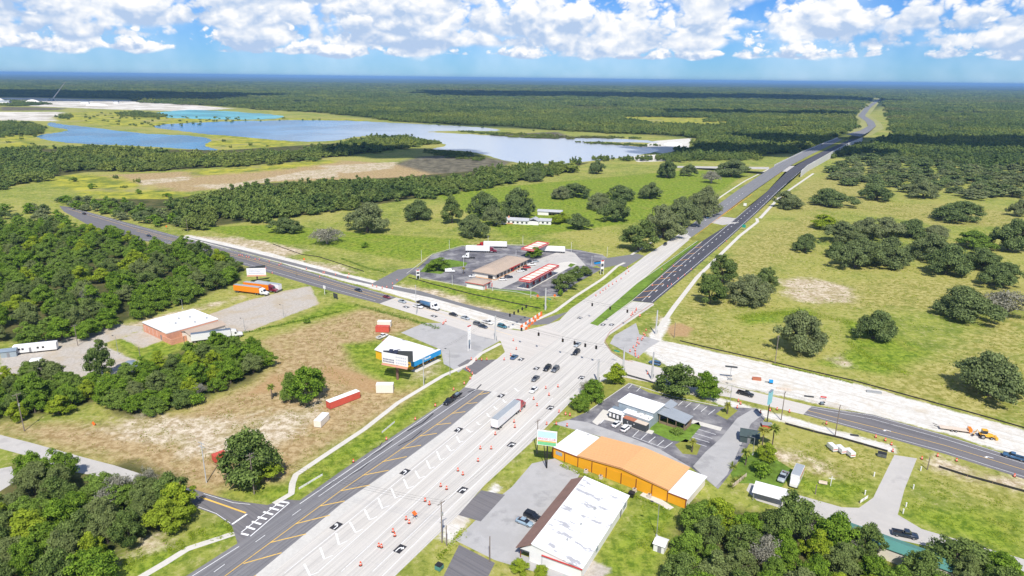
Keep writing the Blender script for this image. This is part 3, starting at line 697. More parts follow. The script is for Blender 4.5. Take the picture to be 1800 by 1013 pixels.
for px, py, k in ((591, 925, 'L'), (712, 830, 'L'), (806, 756, 'L'), (881, 696, 'L'), (703, 965, 'R'), (813, 862, 'R'), (899, 782, 'R'), (967, 717, 'R'), (916, 632, 'L'), (943, 648, 'L'), (1022, 664, 'R'), (1060, 571, 'L'), (1075, 571, 'L'), (1019, 559, 'R')):
    arrow_pad(hwy, px, py, k, False, L=3.0, Wd=2.0)
arrow_pad(crsC, 763, 556, 'R', False, CRS); arrow_pad(crsC, 714, 540, 'R', False, CRS)
for px, py in ((1558, 757), (1737, 804)): arrow_pad(crsE, px, py, 'L', True, CRS, pad=False)
# far leg lines
ribbon(hwyR, 'edge_line', [(1146, 531), (1282, 416), (1329, 373), (1366, 337), (1412, 297), (1462, 262)], 0.2, M['white_bright'], 0.05, zfun=rise)
ribbon(hwyR, 'edge_line', [(1128, 530), (1180, 480), (1281, 395), (1320, 362)], 0.2, M['white_bright'], 0.05, zfun=rise)
dashes(hwyR, 'lane_dash', (1140, 524), (1215, 458), 0.3, M['white_bright'], 4, 8, 0.05, rise); dashes(hwyR, 'lane_dash', (1218, 455), (1350, 345), 0.3, M['white_bright'], 4, 8, 0.05, rise); dashes(hwyR, 'lane_dash', (1350, 345), (1398, 299), 0.3, M['white_bright'], 4, 10, 0.05, rise)
for i in range(9):
    t = i / 8.0; x0, y0 = 1118 + (1222 - 1118) * t, 524 + (436 - 524) * t
    ribbon(hwyR, 'hatch_bar', [(x0, y0), (x0 + 26 - 14 * t, y0 - 3 + t)], 0.45, M['orange_line'], 0.05)
ribbon(hwyR, 'centre_line', [(1112, 527), (1200, 447), (1232, 426)], 0.3, M['orange_line'], 0.05)
ribbon(hwyL, 'centre_line', [(1221, 416), (1321, 338), (1374, 303)], 0.25, M['orange_line'], 0.05, zfun=rise)
dashes(hwyL, 'lane_dash', (1208, 411), (1308, 338), 0.3, WL, 4, 9, 0.05, rise)
for i in range(7):
    t = i / 6.0; ribbon(hwyL, 'hatch_bar', [(1262 + 52 * t, 385 - 38 * t), (1270 + 52 * t, 379 - 37 * t)], 0.5, M['orange_line'], 0.05, zfun=rise)
# cross road lines
ribbon(crs, 'centre_line', [(118, 367), (233, 401), (300, 419), (430, 452), (600, 502), (680, 524)], 0.22, YL); ribbon(crs, 'centre_line', [(240, 406), (300, 422), (430, 455), (600, 505), (672, 527)], 0.22, YL)
ribbon(crs, 'edge_line', [(232, 418), (303, 427), (427, 462), (547, 497), (600, 512), (660, 529)], 0.16, WL); ribbon(crs, 'edge_line', [(125, 366), (233, 397), (300, 414), (430, 447), (600, 497), (690, 522)], 0.16, WL)
ribbon(crsE, 'centre_line', [(1420, 722), (1540, 752), (1660, 783), (2300, 980)], 0.2, YL); ribbon(crsE, 'edge_line', [(1424, 717), (1534, 737), (1660, 772), (2300, 970)], 0.16, WL); ribbon(crsE, 'edge_line', [(1414, 727), (1571, 770), (1660, 794), (2300, 996)], 0.16, WL); ribbon(crsE, 'edge_line', [(1426, 714.5), (1534, 731), (1660, 766), (2300, 965)], 0.16, WL)
ribbon(crsC, 'centre_line', [(690, 526), (780, 553), (900, 590)], 0.16, YL, 0.03)
# crosswalk on the side street
for a, b in (((424, 938), (437, 941)), ((433, 926), (448, 931)), ((443, 917), (459, 922)), ((453, 909), (469, 913)), ((463, 900), (480, 905)), ((474, 893), (490, 897)), ((484, 887), (499, 890)), ((492, 882), (507, 884))):
    ribbon(crs, 'crosswalk_bar', [a, b], 0.6, M['white_bright'], 0.034)
ribbon(crs, 'crosswalk_bar', [(424, 936), (488, 886)], 0.25, M['white_bright'], 0.032); ribbon(crs, 'crosswalk_bar', [(440, 943), (509, 884)], 0.25, M['white_bright'], 0.032)
ribbon(crs, 'stop_line', [(408, 922), (434, 904)], 0.5, M['white_bright'], 0.032)
ribbon(crs, 'centre_line', [(352, 874), (395, 889), (432, 902)], 0.5, YL, 0.032); ribbon(crs, 'edge_line', [(358, 868), (410, 884), (440, 887)], 0.15, WL, 0.032); ribbon(crs, 'edge_line', [(346, 890), (380, 903), (405, 920)], 0.15, WL, 0.032)
# kerbs (real steps)
ribbon(hwy, 'kerb', [(454, 1250), (693, 1013), (807, 903), (853, 850), (933, 778), (1013, 696), (1048, 676)], 0.35, M['kerb'], h=0.14)
ribbon(hwy, 'kerb', [(1148, 534), (1110, 558), (1072, 584), (1063, 600), (1074, 618), (1098, 633), (1112, 636)], 0.35, pm('kerb_red', (0.42, 0.27, 0.22), 0.9, 0.2, 1.0), h=0.14)
ribbon(hwy, 'kerb', [(1041, 566), (1120, 498), (1226, 424)], 0.3, M['kerb'], h=0.14); ribbon(hwy, 'kerb', [(1053, 572), (1111, 529), (1234, 425)], 0.3, M['kerb'], h=0.14)
ribbon(hwy, 'kerb', [(985, 563), (1004, 543), (1055, 508), (1107, 471)], 0.35, M['kerb'], h=0.14)
for pl in ([(715, 481), (760, 447), (812, 432), (870, 429), (960, 433), (1060, 448)], [(985, 521), (950, 523), (905, 513), (820, 504), (740, 489)]): ribbon(lotG, 'kerb', pl, 0.3, M['kerb'], h=0.14)
ribbon(lotR, 'kerb', [(1030, 726), (1106, 674)], 0.25, M['kerb'], h=0.14); ribbon(lotR, 'kerb', [(1106, 674), (1180, 697), (1262, 714)], 0.25, M['kerb'], h=0.14)
# parking stalls by the restaurant
for a, b in (((1123, 757), (1112, 768)), ((1138, 762), (1126, 773)), ((1152, 768), (1140, 778)), ((1167, 774), (1155, 784)), ((1182, 778), (1168, 788)), ((1112, 675), (1104, 683)), ((1127, 680), (1119, 688)), ((1185, 702), (1176, 711)), ((1201, 705), (1192, 713)), ((1215, 708), (1205, 716)), ((1230, 711), (1219, 721)), ((1243, 715), (1232, 724)), ((1257, 720), (1245, 729)),
             ((1228, 755), (1258, 764)), ((1222, 762), (1252, 771)), ((1217, 769), (1247, 778)), ((1212, 776), (1242, 785)), ((1065, 735), (1055, 745)), ((1210, 773), (1232, 748))):
    ribbon(lotR, 'stall_line', [a, b], 0.18, WL, 0.022)
ribbon(lotR, 'stall_line', [(1112, 768), (1168, 788)], 0.15, WL, 0.022)
# ------------------------------------------------------------------ foliage
rnd = random.Random(7); nrg = np.random.default_rng(11)


def leaf_mat(name, dark, light, hue, trans=0.33, patchy=False):
    """leaf colour from the leaf's own tint, the individual's random value and a per-object shade"""
    m = bpy.data.materials.new(name); m.use_nodes = True; T = NT(m.node_tree)
    tint = T.attr('tint').outputs['Fac']; oi = T.n('ShaderNodeObjectInfo').outputs['Random']
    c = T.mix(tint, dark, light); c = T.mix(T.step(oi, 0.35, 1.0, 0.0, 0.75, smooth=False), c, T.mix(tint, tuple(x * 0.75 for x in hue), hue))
    if patchy:      # stands of different species across the forest
        pos = T.n('ShaderNodeNewGeometry').outputs['Position']; p1 = T.noise(pos, 0.0035, 5.0, 0.65); p2 = T.noise(pos, 0.0011, 4.0, 0.6)
        c = T.mix(T.step(p1, 0.50, 0.62, 0, 0.85), c, T.mix(tint, (0.11, 0.15, 0.035), (0.40, 0.44, 0.10))); c = T.mix(T.step(p1, 0.46, 0.34, 0, 0.7), c, T.mix(tint, (0.03, 0.06, 0.024), (0.12, 0.18, 0.06)))
        c = T.mix(T.step(p2, 0.54, 0.66, 0, 0.6), c, T.mix(tint, (0.11, 0.10, 0.04), (0.33, 0.28, 0.13)))
    d = T.n('ShaderNodeBsdfDiffuse'); T.link(c, d.inputs[0]); tr = T.n('ShaderNodeBsdfTranslucent'); T.link(T.mix(1.0, c, (1.1, 1.15, 0.5), 'MULTIPLY'), tr.inputs[0])
    mx = T.n('ShaderNodeMixShader'); mx.inputs[0].default_value = trans; T.link(d.outputs[0], mx.inputs[1]); T.link(tr.outputs[0], mx.inputs[2])
    o = T.n('ShaderNodeOutputMaterial'); T.link(mx.outputs[0], o.inputs[0]); return m


LEAF = dict(
    oak=leaf_mat('leaf_oak', (0.050, 0.078, 0.030), (0.255, 0.330, 0.120), (0.30, 0.325, 0.165)),
    deepoak=leaf_mat('leaf_deepoak', (0.038, 0.072, 0.020), (0.235, 0.320, 0.085), (0.28, 0.32, 0.13)),
    broad=leaf_mat('leaf_broad', (0.045, 0.105, 0.014), (0.290, 0.440, 0.050), (0.24, 0.335, 0.08)),
    light=leaf_mat('leaf_light', (0.09, 0.16, 0.012), (0.44, 0.53, 0.05), (0.34, 0.43, 0.045)),
    grey=leaf_mat('leaf_grey', (0.15, 0.15, 0.12), (0.46, 0.44, 0.36), (0.36, 0.36, 0.29)),
    palm=leaf_mat('leaf_palm', (0.08, 0.13, 0.025), (0.34, 0.38, 0.07), (0.40, 0.35, 0.08)),
    forest=leaf_mat('leaf_forest', (0.050, 0.09, 0.028), (0.235, 0.315, 0.085), (0.27, 0.32, 0.085), patchy=True))
BARK = pm('bark', (0.13, 0.105, 0.085), 0.95, 0.3, 3.0, spec=0.1)
BARKG = pm('bark_grey', (0.25, 0.235, 0.22), 0.95, 0.25, 3.0, spec=0.1)


def quads_mesh(name, C, N, size, tint, mat, extra=None):
    """mesh of leaf quads: centres C, normals N, half-size array"""
    n = len(C); N = N / np.linalg.norm(N, axis=1, keepdims=True)
    a = np.cross(N, nrg.normal(size=(n, 3))); a /= np.linalg.norm(a, axis=1, keepdims=True) + 1e-9; b = np.cross(N, a)
    s = size[:, None]; asp = nrg.uniform(0.6, 1.0, (n, 1))
    bend = N * s * nrg.uniform(-0.5, 0.1, (n, 1))
    V = np.stack([C - a * s, C - b * s * asp + bend, C + a * s, C + b * s * asp + bend], 1).reshape(-1, 3)
    F = np.arange(4 * n).reshape(n, 4); TT = np.repeat(tint, 4)
    if extra is not None:
        ev, ef, et = extra; F2 = ef + len(V); V = np.concatenate([V, ev]); TT = np.concatenate([TT, et])
    me = bpy.data.meshes.new(name); nv = len(V)
    me.vertices.add(nv); me.vertices.foreach_set('co', V.astype(np.float32).ravel())
    if extra is None:
        li = F.ravel(); ls = np.arange(n) * 4
    else:
        li = np.concatenate([F.ravel(), F2.ravel()]); ls = np.concatenate([np.arange(n) * 4, 4 * n + np.arange(len(F2)) * 3])
    me.loops.add(len(li)); me.polygons.add(len(ls)); me.loops.foreach_set('vertex_index', li.astype(np.int32)); me.polygons.foreach_set('loop_start', ls.astype(np.int32))
    me.update(calc_edges=True); at = me.attributes.new('tint', 'FLOAT', 'POINT'); at.data.foreach_set('value', TT.astype(np.float32))
    me.materials.append(mat); return me


_ico = bmesh.new(); bmesh.ops.create_icosphere(_ico, subdivisions=1, radius=1.0)
ICO_V = np.array([v.co for v in _ico.verts]); ICO_F = np.array([[v.index for v in f.verts] for f in _ico.faces]); _ico.free()


def crown_parts(W, H, lobes, leaves, leaf, rg, low=0.22, lob=(0.14, 0.22), core=0.6):
    """leaf centres, normals, sizes, tints and dark inner cores for a crown W wide and H high"""
    C, N, Sz, Ti, EV, EF, ET = [], [], [], [], [], [], []; ne = 0; R = W / 2
    f1, f2, f3 = rg.uniform(0, 6.28, 3)
    for k in range(lobes):
        ang = rg.uniform(0, 2 * math.pi); w = rg.uniform(0, 1) ** 0.8; ins = rg.uniform(0.45, 0.90) if k % 4 else rg.uniform(0.1, 0.5)
        lr = W * rg.uniform(*lob) * (1.12 - 0.3 * w); rad = max(0.0, R * math.sqrt(max(0.0, 1 - w ** 2.3)) * (ins + 0.1) - lr * 0.25); rad = min(rad, R - lr * 0.8)
        cz = H * (low + (1 - low) * w * (0.9 if k % 4 else 0.8)) - lr * 0.45 * w + lr * 0.3 * (1 - w)
        wob = 1 + 0.16 * math.sin(2 * ang + f1) + 0.12 * math.sin(3 * ang + f2); rad *= wob; cz *= 1 + 0.14 * math.sin(ang + f3) * w
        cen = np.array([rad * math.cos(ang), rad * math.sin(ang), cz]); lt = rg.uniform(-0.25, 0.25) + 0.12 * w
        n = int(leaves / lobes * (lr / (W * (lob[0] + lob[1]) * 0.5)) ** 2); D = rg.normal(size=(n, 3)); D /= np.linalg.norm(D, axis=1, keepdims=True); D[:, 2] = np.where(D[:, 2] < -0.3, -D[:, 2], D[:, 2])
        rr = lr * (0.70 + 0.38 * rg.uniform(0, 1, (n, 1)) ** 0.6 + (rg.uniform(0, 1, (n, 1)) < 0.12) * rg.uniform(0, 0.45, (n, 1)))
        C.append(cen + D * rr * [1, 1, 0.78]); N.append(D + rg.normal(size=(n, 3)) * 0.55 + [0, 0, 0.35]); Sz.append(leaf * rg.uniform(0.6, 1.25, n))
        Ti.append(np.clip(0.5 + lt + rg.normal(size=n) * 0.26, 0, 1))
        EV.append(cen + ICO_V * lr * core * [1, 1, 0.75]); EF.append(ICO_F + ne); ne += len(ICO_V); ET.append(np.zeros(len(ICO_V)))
    return np.concatenate(C), np.concatenate(N), np.concatenate(Sz), np.concatenate(Ti), (np.concatenate(EV), np.concatenate(EF), np.concatenate(ET))


def trunk_mesh(name, W, H, r, limbs, mat, rg, spread=0.55, up=0.62):
    mb = MB(); k = H * rg.uniform(0.16, 0.26)
    mb.tube([(0, 0, -0.2), (0.05 * r, 0, k * 0.5), (0, 0.1 * r, k)], [r * 1.35, r, r * 0.9], 7)
    for i in range(limbs):
        a = 2 * math.pi * i / limbs + rg.uniform(-.4, .4); s = W * 0.5 * spread * rg.uniform(.6, 1.1); h = H * up * rg.uniform(.75, 1.15)
        mb.tube([(0, 0, k * 0.9), (math.cos(a) * s * .4, math.sin(a) * s * .4, k + (h - k) * .55), (math.cos(a) * s, math.sin(a) * s, h)], [r * .62, r * .42, r * .14], 5)
    me = mb.mesh(name); me.materials.append(mat); return me


PROTO = {}


def make_protos():
    def add(kind, count, W, H, lobes, leaves, leaf, r, limbs, mat, bark=BARK, **kw):
        PROTO[kind] = []
        for i in range(count):
            rg = np.random.default_rng(abs(hash_name(kind)) + 31 * i)
            C, N, Sz, Ti, ex = crown_parts(W, H, lobes, leaves, leaf, rg, **kw)
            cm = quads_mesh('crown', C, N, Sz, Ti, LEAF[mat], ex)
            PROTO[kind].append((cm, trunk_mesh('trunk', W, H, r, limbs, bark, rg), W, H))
    def hash_name(k): return sum(ord(c) * (i + 3) for i, c in enumerate(k))
    add('oak', 6, 18, 10, 95, 13000, 0.27, 0.55, 7, 'oak', low=0.06, lob=(0.06, 0.125))
    add('wood', 5, 11, 10, 55, 8500, 0.22, 0.28, 5, 'broad', low=0.12, lob=(0.08, 0.16))
    add('dark', 4, 11, 10, 55, 8500, 0.22, 0.30, 5, 'deepoak', low=0.12, lob=(0.08, 0.16))
    add('light', 3, 10, 10, 45, 7000, 0.22, 0.25, 5, 'light', low=0.12, lob=(0.08, 0.17))
    add('shrub', 3, 5, 4, 14, 1900, 0.20, 0.10, 4, 'broad', low=0.12, lob=(0.16, 0.26))
    add('far', 4, 10, 9, 26, 1300, 0.42, 0.25, 3, 'oak', low=0.08, lob=(0.11, 0.19))
    add('farwood', 4, 10, 10, 26, 1300, 0.42, 0.25, 3, 'broad', low=0.08, lob=(0.11, 0.19))
    # grey, half bare trees: sparse leaves, many limbs and no inner mass
    PROTO['grey'] = []
    for i in range(2):
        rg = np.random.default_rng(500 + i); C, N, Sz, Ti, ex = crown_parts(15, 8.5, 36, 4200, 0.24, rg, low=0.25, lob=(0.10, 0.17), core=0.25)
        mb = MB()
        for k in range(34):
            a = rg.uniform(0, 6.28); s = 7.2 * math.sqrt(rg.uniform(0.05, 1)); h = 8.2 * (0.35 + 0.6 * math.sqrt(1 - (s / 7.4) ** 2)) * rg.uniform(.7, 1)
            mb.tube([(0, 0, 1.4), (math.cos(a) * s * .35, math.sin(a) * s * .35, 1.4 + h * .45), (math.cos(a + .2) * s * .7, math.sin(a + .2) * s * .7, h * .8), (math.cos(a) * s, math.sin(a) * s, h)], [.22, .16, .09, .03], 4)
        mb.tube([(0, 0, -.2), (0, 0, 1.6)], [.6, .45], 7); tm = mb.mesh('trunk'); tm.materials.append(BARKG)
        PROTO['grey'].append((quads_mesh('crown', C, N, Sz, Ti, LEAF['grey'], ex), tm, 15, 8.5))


make_protos()


def plant_tree(kind, x, y, wid, hgt, label, group=None, name=None, cat='tree', idx=None, rz=None):
    pr = PROTO[kind]; cm, tm, W0, H0 = pr[rnd.randrange(len(pr)) if idx is None else idx % len(pr)]
    t = thing(name or 'tree', label, cat, (x, y, 0), rnd.uniform(0, 6.28) if rz is None else rz, group)
    t.scale = (wid / W0, wid / W0 * rnd.uniform(.92, 1.08), hgt / H0)
    link(bpy.data.objects.new('crown', cm), t); link(bpy.data.objects.new('trunk', tm), t)
    return t


def box_tree(kind, cx, top, bot, w, label, group=None, name=None, cat='tree', idx=None):
    """a tree from its surveyed outline: centre column, top and bottom rows and width of the crown"""
    dep = math.atan2(CAM_H, G(cx, bot).length); base = bot - w * 0.5 * math.sin(dep) * 0.8
    g = G(cx, base); wid = w / px_per_m(cx, base); hgt = max(2.0, height_of(cx, base, top) * 1.03)
    return plant_tree(kind, g.x, g.y, wid, hgt, label, group, name, cat, idx)


GP = 'live oaks scattered over the pasture'
OAKS = [  # kind, cx, top, bottom, width, label
 ('oak', 1403, 548, 631, 94, 'dark round live oak just above the white roadbed, near a wooden pole'),
 ('oak', 1534, 550, 605, 76, 'lone live oak in the middle of the right pasture'),
 ('oak', 1696, 510, 571, 104, 'broad live oak left of the grey half bare tree at the right edge'),
 ('grey', 1768, 512, 566, 84, 'grey half bare tree at the right edge of the pasture'),
 ('oak', 1738, 630, 714, 128, 'largest live oak above the white roadbed at the right edge'),
 ('dark', 1247, 480, 541, 56, 'dark tree at left foot of the clump beside the far sidewalk'),
 ('oak', 1316, 487, 543, 80, 'rounded grey-green oak in the clump left of the sandy rectangle'),
 ('dark', 1346, 470, 516, 44, 'upright dark tree at upper right of the clump by the sandy rectangle'),
 ('dark', 1270, 450, 502, 54, 'tall dark tree at the top of the clump by the far sidewalk'),
 ('oak', 1415, 413, 446, 46, 'small round oak standing left of the big pasture thicket'),
 ('light', 1452, 378, 406, 52, 'bright green tree at upper left of the big pasture thicket'),
 ('oak', 1478, 390, 432, 66, 'grey-green oak in the left of the big pasture thicket'),
 ('oak', 1518, 384, 425, 66, 'oak in the upper middle of the big pasture thicket'), ('oak', 1560, 384, 422, 70, 'oak at the top right of the big pasture thicket'),
 ('oak', 1600, 386, 420, 60, 'oak ending the big pasture thicket on the right'), ('oak', 1645, 398, 422, 52, 'small low oak right of the big pasture thicket'),
 ('oak', 1503, 422, 478, 78, 'front left oak of the big pasture thicket'), ('oak', 1556, 420, 475, 84, 'front right oak of the big pasture thicket'), ('oak', 1472, 428, 456, 46, 'low oak at lower left of the big pasture thicket'),
 ('oak', 1632, 412, 462, 80, 'grey-green oak right of the big thicket, upper of a pair'), ('oak', 1662, 434, 490, 84, 'large oak right of the big thicket, lower of a pair'),
 ('wood', 1712, 406, 442, 70, 'greener tree between two oaks near the right edge of the pasture'), ('oak', 1772, 388, 446, 76, 'tall grey-green oak cut by the right edge of the picture'),
 ('oak', 1728, 438, 480, 68, 'middle oak of three near the right edge of the pasture'), ('oak', 1757, 464, 511, 74, 'lowest oak of three near the right edge of the pasture'),
 ('oak', 1682, 354, 393, 88, 'wide lone oak high in the right pasture'), ('oak', 1787, 352, 382, 34, 'small oak at the right edge high in the pasture'),
 ('oak', 1384, 338, 370, 52, 'oak beside the far sidewalk below the overpass'), ('oak', 1462, 334, 366, 74, 'wide grey oak in the upper pasture below a tree row'), ('oak', 1541, 327, 355, 58, 'neat round oak in the upper pasture'),
 ('oak', 1622, 318, 351, 54, 'oak right of the neat round one in the upper pasture'),
 # left pasture
 ('oak', 646, 357, 415, 84, 'big dark oak alone in the left pasture by the dirt track'), ('oak', 733, 354, 391, 60, 'oak right of the big dark one in the left pasture'),
 ('dark', 795, 344, 396, 40, 'tall narrow tree in the left pasture before the ranch house'), ('oak', 853, 338, 388, 56, 'oak left behind the ranch house'), ('oak', 908, 332, 386, 62, 'tall oak directly behind the ranch house'),
 ('oak', 830, 378, 421, 58, 'oak at front left of the ranch house'), ('oak', 868, 362, 400, 40, 'smaller oak touching the left end of the ranch house'),
 ('grey', 575, 400, 434, 58, 'grey bare-looking tree in the left pasture'), ('oak', 503, 383, 413, 60, 'thin spreading oak near the cross road'),
 ('oak', 1018, 377, 407, 44, 'round oak right of the ranch house'), ('oak', 1081, 350, 394, 58, 'large oak right of the barn'), ('oak', 1052, 340, 372, 46, 'oak behind the large one right of the barn'),
 ('dark', 1122, 388, 446, 66, 'nearest dark oak beside the highway above the gas station'), ('oak', 1166, 362, 425, 70, 'second oak of the row beside the highway'), ('oak', 1198, 348, 402, 60, 'third oak of the row beside the highway'), ('oak', 1237, 330, 384, 56, 'last oak of the row beside the highway'),
 ('oak', 1010, 322, 350, 58, 'oak at left of the upper row in the left pasture'), ('oak', 1092, 326, 356, 50, 'oak in the middle of the upper row in the left pasture'), ('oak', 1142, 322, 352, 46, 'oak right of middle in the upper row in the left pasture'), ('oak', 985, 328, 352, 40, 'small oak starting the upper row in the left pasture'),
 ('oak', 1048, 282, 307, 30, 'oak at the end of the dirt track by the lake'), ('oak', 1172, 281, 314, 40, 'round oak between the lake and the highway'), ('oak', 938, 294, 321, 36, 'oak beside the dirt track'), ('grey', 1250, 300, 324, 36, 'pale grey tree left of the highway'), ('oak', 1284, 281, 313, 62, 'wide oak left of the highway near the side road'), ('oak', 1210, 289, 311, 28, 'small oak left of the pale grey tree'),
 # gas station
 ('wood', 769, 453, 481, 42, 'round tree on the grass island left of the store'), ('wood', 940, 434, 456, 30, 'green tree beside the diesel canopy'), ('dark', 992, 478, 516, 46, 'dark tree at the right corner of the gas station lot'), ('dark', 1012, 468, 496, 30, 'tree behind the dark corner tree of the gas station'), ('dark', 1029, 468, 487, 26, 'small tree near the price sign of the gas station'),
 # near left
 ('wood', 543, 640, 718, 76, 'bushy green tree between the red container and the palm'), ('wood', 512, 655, 712, 40, 'low bush right of the cabbage palm'), ('dark', 445, 754, 868, 112, 'bushy dark oak beside the two poles at the side street'), ('light', 470, 800, 858, 56, 'lighter tree leaning on the dark oak by the side street'),
 ('dark', 178, 600, 672, 44, 'tall open tree standing in the storage yard'), ('dark', 85, 634, 690, 60, 'dark tree in front of the white van'), ('wood', 55, 655, 720, 60, 'tree at the left of the wood below the storage yard'),
 ('dark', 1392, 868, 968, 84, 'spreading tree before the white carport roof'), ('wood', 1462, 900, 990, 76, 'green tree over the left end of the green roof'), ('dark', 1520, 920, 996, 60, 'dark tree hiding the middle of the green roof'), ('dark', 1690, 955, 1030, 110, 'dark tree over the right end of the green roof'), ('wood', 1760, 975, 1040, 80, 'green tree at the lower right corner'),
 # restaurant
 ('light', 1080, 640, 682, 42, 'bright tree at the restaurant corner by the intersection'), ('wood', 1042, 668, 712, 50, 'shrubby tree between restaurant lot and highway'), ('grey', 1034, 672, 700, 34, 'thin grey twiggy tree at the kerb by the restaurant'), ('dark', 1192, 640, 706, 84, 'broad dark oak over the restaurant parking stalls'), ('wood', 1240, 654, 706, 50, 'green tree right of the broad oak over the stalls'), ('wood', 1020, 695, 728, 34, 'bush beside the highway kerb before the restaurant'),
]
for k, cx, tp, bt, w, lab in OAKS: box_tree(k, cx, tp, bt, w, lab, GP if k in ('oak', 'grey') else None, 'live_oak' if k == 'oak' else 'tree')
for k, cx, tp, bt, w, lab in (('light', 1348, 782, 816, 40, 'clipped round green shrub beside the palms'), ('shrub', 1336, 812, 842, 38, 'dark shrub below the clipped round one'), ('light', 915, 986, 1016, 38, 'yellow-green bush at the lower corner of the white store'), ('light', 950, 996, 1020, 30, 'smaller yellow-green bush beside the white store'),
                              ('shrub', 985, 508, 522, 10, 'small dark shrub at the gas station corner'), ('light', 990, 374, 393, 30, 'bright green shrub right of the barn'), ('light', 978, 378, 396, 22, 'bright green shrub near the end of the ranch house'), ('shrub', 642, 425, 437, 14, 'small palm-like shrub behind the store'),
                              ('shrub', 1115, 722, 735, 18, 'shrub in the restaurant lawn'), ('shrub', 1195, 738, 752, 20, 'shrub under the eave of the restaurant porch'), ('shrub', 1190, 752, 766, 22, 'leafy shrub on the restaurant lawn by the stalls'), ('shrub', 342, 690, 716, 36, 'round dark shrub at the edge of the dry field'), ('shrub', 295, 560, 566, 8, 'tiny bush beside the brick building'),
                              ('shrub', 385, 570, 577, 12, 'low bush along the fence of the dry field'), ('shrub', 540, 563, 570, 14, 'bush along the fence of the dry field, right')):
    box_tree(k, cx, tp, bt, w, lab, None, 'shrub', 'shrub')


def in_poly(pts, x, y):
    ins = False; n = len(pts)
    for i in range(n):
        (x1, y1), (x2, y2) = pts[i], pts[(i + 1) % n]
        if (y1 > y) != (y2 > y) and x < (x2 - x1) * (y - y1) / (y2 - y1) + x1: ins = not ins
    return ins


def scatter(poly, spacing, seed, tries=4000, taken=None):
    """well spaced ground points inside a surveyed outline"""
    rg = random.Random(seed); P = [G2(*p) for p in poly]; xs = [p[0] for p in P]; ys = [p[1] for p in P]; out = [] if taken is None else taken; new = []
    for _ in range(tries):
        x, y = rg.uniform(min(xs), max(xs)), rg.uniform(min(ys), max(ys))
        if not in_poly(P, x, y): continue
        if any((x - a) ** 2 + (y - b) ** 2 < spacing ** 2 for a, b in out): continue
        out.append((x, y)); new.append((x, y))
    return new


WOODS = [  # outline, spacing, kinds, (width range), (height range), label, group
 ([(0, 415), (60, 405), (120, 408), (200, 420), (285, 446), (330, 440), (350, 452), (425, 474), (415, 492), (360, 524), (290, 548), (150, 596), (70, 606), (0, 612), (-40, 616), (-40, 420)], 9.6, 'wood wood dark wood dark wood light', (9, 14), (7.5, 12),
  'tree of the wood by the truck lot', 'trees of the wood by the truck lot'),
 ([(0, 680), (60, 668), (120, 672), (190, 680), (250, 662), (330, 630), (390, 610), (455, 625), (470, 650), (430, 674), (340, 706), (285, 728), (215, 732), (190, 712), (100, 730), (0, 746), (-30, 750), (-30, 690)], 5.6, 'wood wood light wood dark', (6.5, 10), (5, 9.5),
  'tree of the storage yard thicket', 'trees of the thicket by the storage yard'),
 ([(45, 852), (110, 838), (135, 885), (230, 872), (305, 882), (320, 905), (300, 940), (215, 965), (175, 1000), (165, 1050), (-10, 1060), (-20, 905), (30, 905)], 5.8, 'dark dark wood light dark wood', (7, 11), (7, 11),
  'tree of the lower left wood', 'trees of the lower left wood'),
 ([(1240, 915), (1330, 938), (1440, 975), (1480, 1000), (1600, 1022), (1750, 1030), (1830, 1045), (1830, 1080), (1150, 1080), (1185, 970)], 5.8, 'dark wood dark wood dark light', (7, 11), (6.5, 10),
  'tree of the lower right wood', 'trees of the lower right wood'),
 ([(100, 352), (180, 358), (260, 372), (320, 398), (290, 400), (200, 384), (130, 366)], 9.5, 'far farwood', (9, 12), (6, 9), 'tree along the cross road', 'trees along the cross road'),
 ([(0, 372), (60, 368), (110, 385), (120, 402), (60, 400), (0, 404)], 13, 'far farwood', (9, 13), (6, 9), 'tree in the left glade', 'trees in the left glade')]
for wi, (poly, sp, kinds, wr, hr, lab, grp) in enumerate(WOODS):
    ks = kinds.split()
    pts_ = scatter(poly, sp, 100 + wi); xs_ = sorted(a for a, b in pts_); ys_ = sorted(b for a, b in pts_)
    for (x, y) in pts_:
        k = ks[rnd.randrange(len(ks))]; hh = rnd.uniform(*hr); f = (hh - hr[0]) / (hr[1] - hr[0]); ix, iy = xs_.index(x) * 5 // len(xs_), ys_.index(y) * 4 // len(ys_)
        look = ('low' if f < .33 else 'tall' if f > .67 else 'mid-sized') + ' ' + {'wood': 'green', 'dark': 'dark olive', 'light': 'yellow-green', 'far': 'dark', 'farwood': 'green'}[k]
        wh = ('far left', 'left', 'middle', 'right', 'far right')[ix] + ', ' + ('front row', 'second row', 'third row', 'back row')[iy]
        plant_tree(k, x, y, rnd.uniform(*wr), hh, look + ' ' + lab + ', ' + wh, grp, 'woodland_tree')
# a few bare, moss-hung trees in the woods
for cx, tp, bt, w, lab in ((205, 838, 900, 60, 'grey moss-hung tree in the lower left wood'), (262, 822, 880, 40, 'grey bare crown sticking out of the lower left wood'), (1345, 945, 1010, 70, 'bare grey branches in the middle of the lower right wood'), (1420, 905, 965, 64, 'grey twiggy tree before the white carport roof'), (1500, 930, 985, 50, 'half bare tree in front of the green roof'),
                           (160, 505, 545, 30, 'grey moss-hung tree in the wood left of the brick building'), (350, 675, 700, 26, 'pile of grey bare branches at the thicket edge')):
    box_tree('grey', cx, tp, bt, w, lab, None, 'bare_tree')


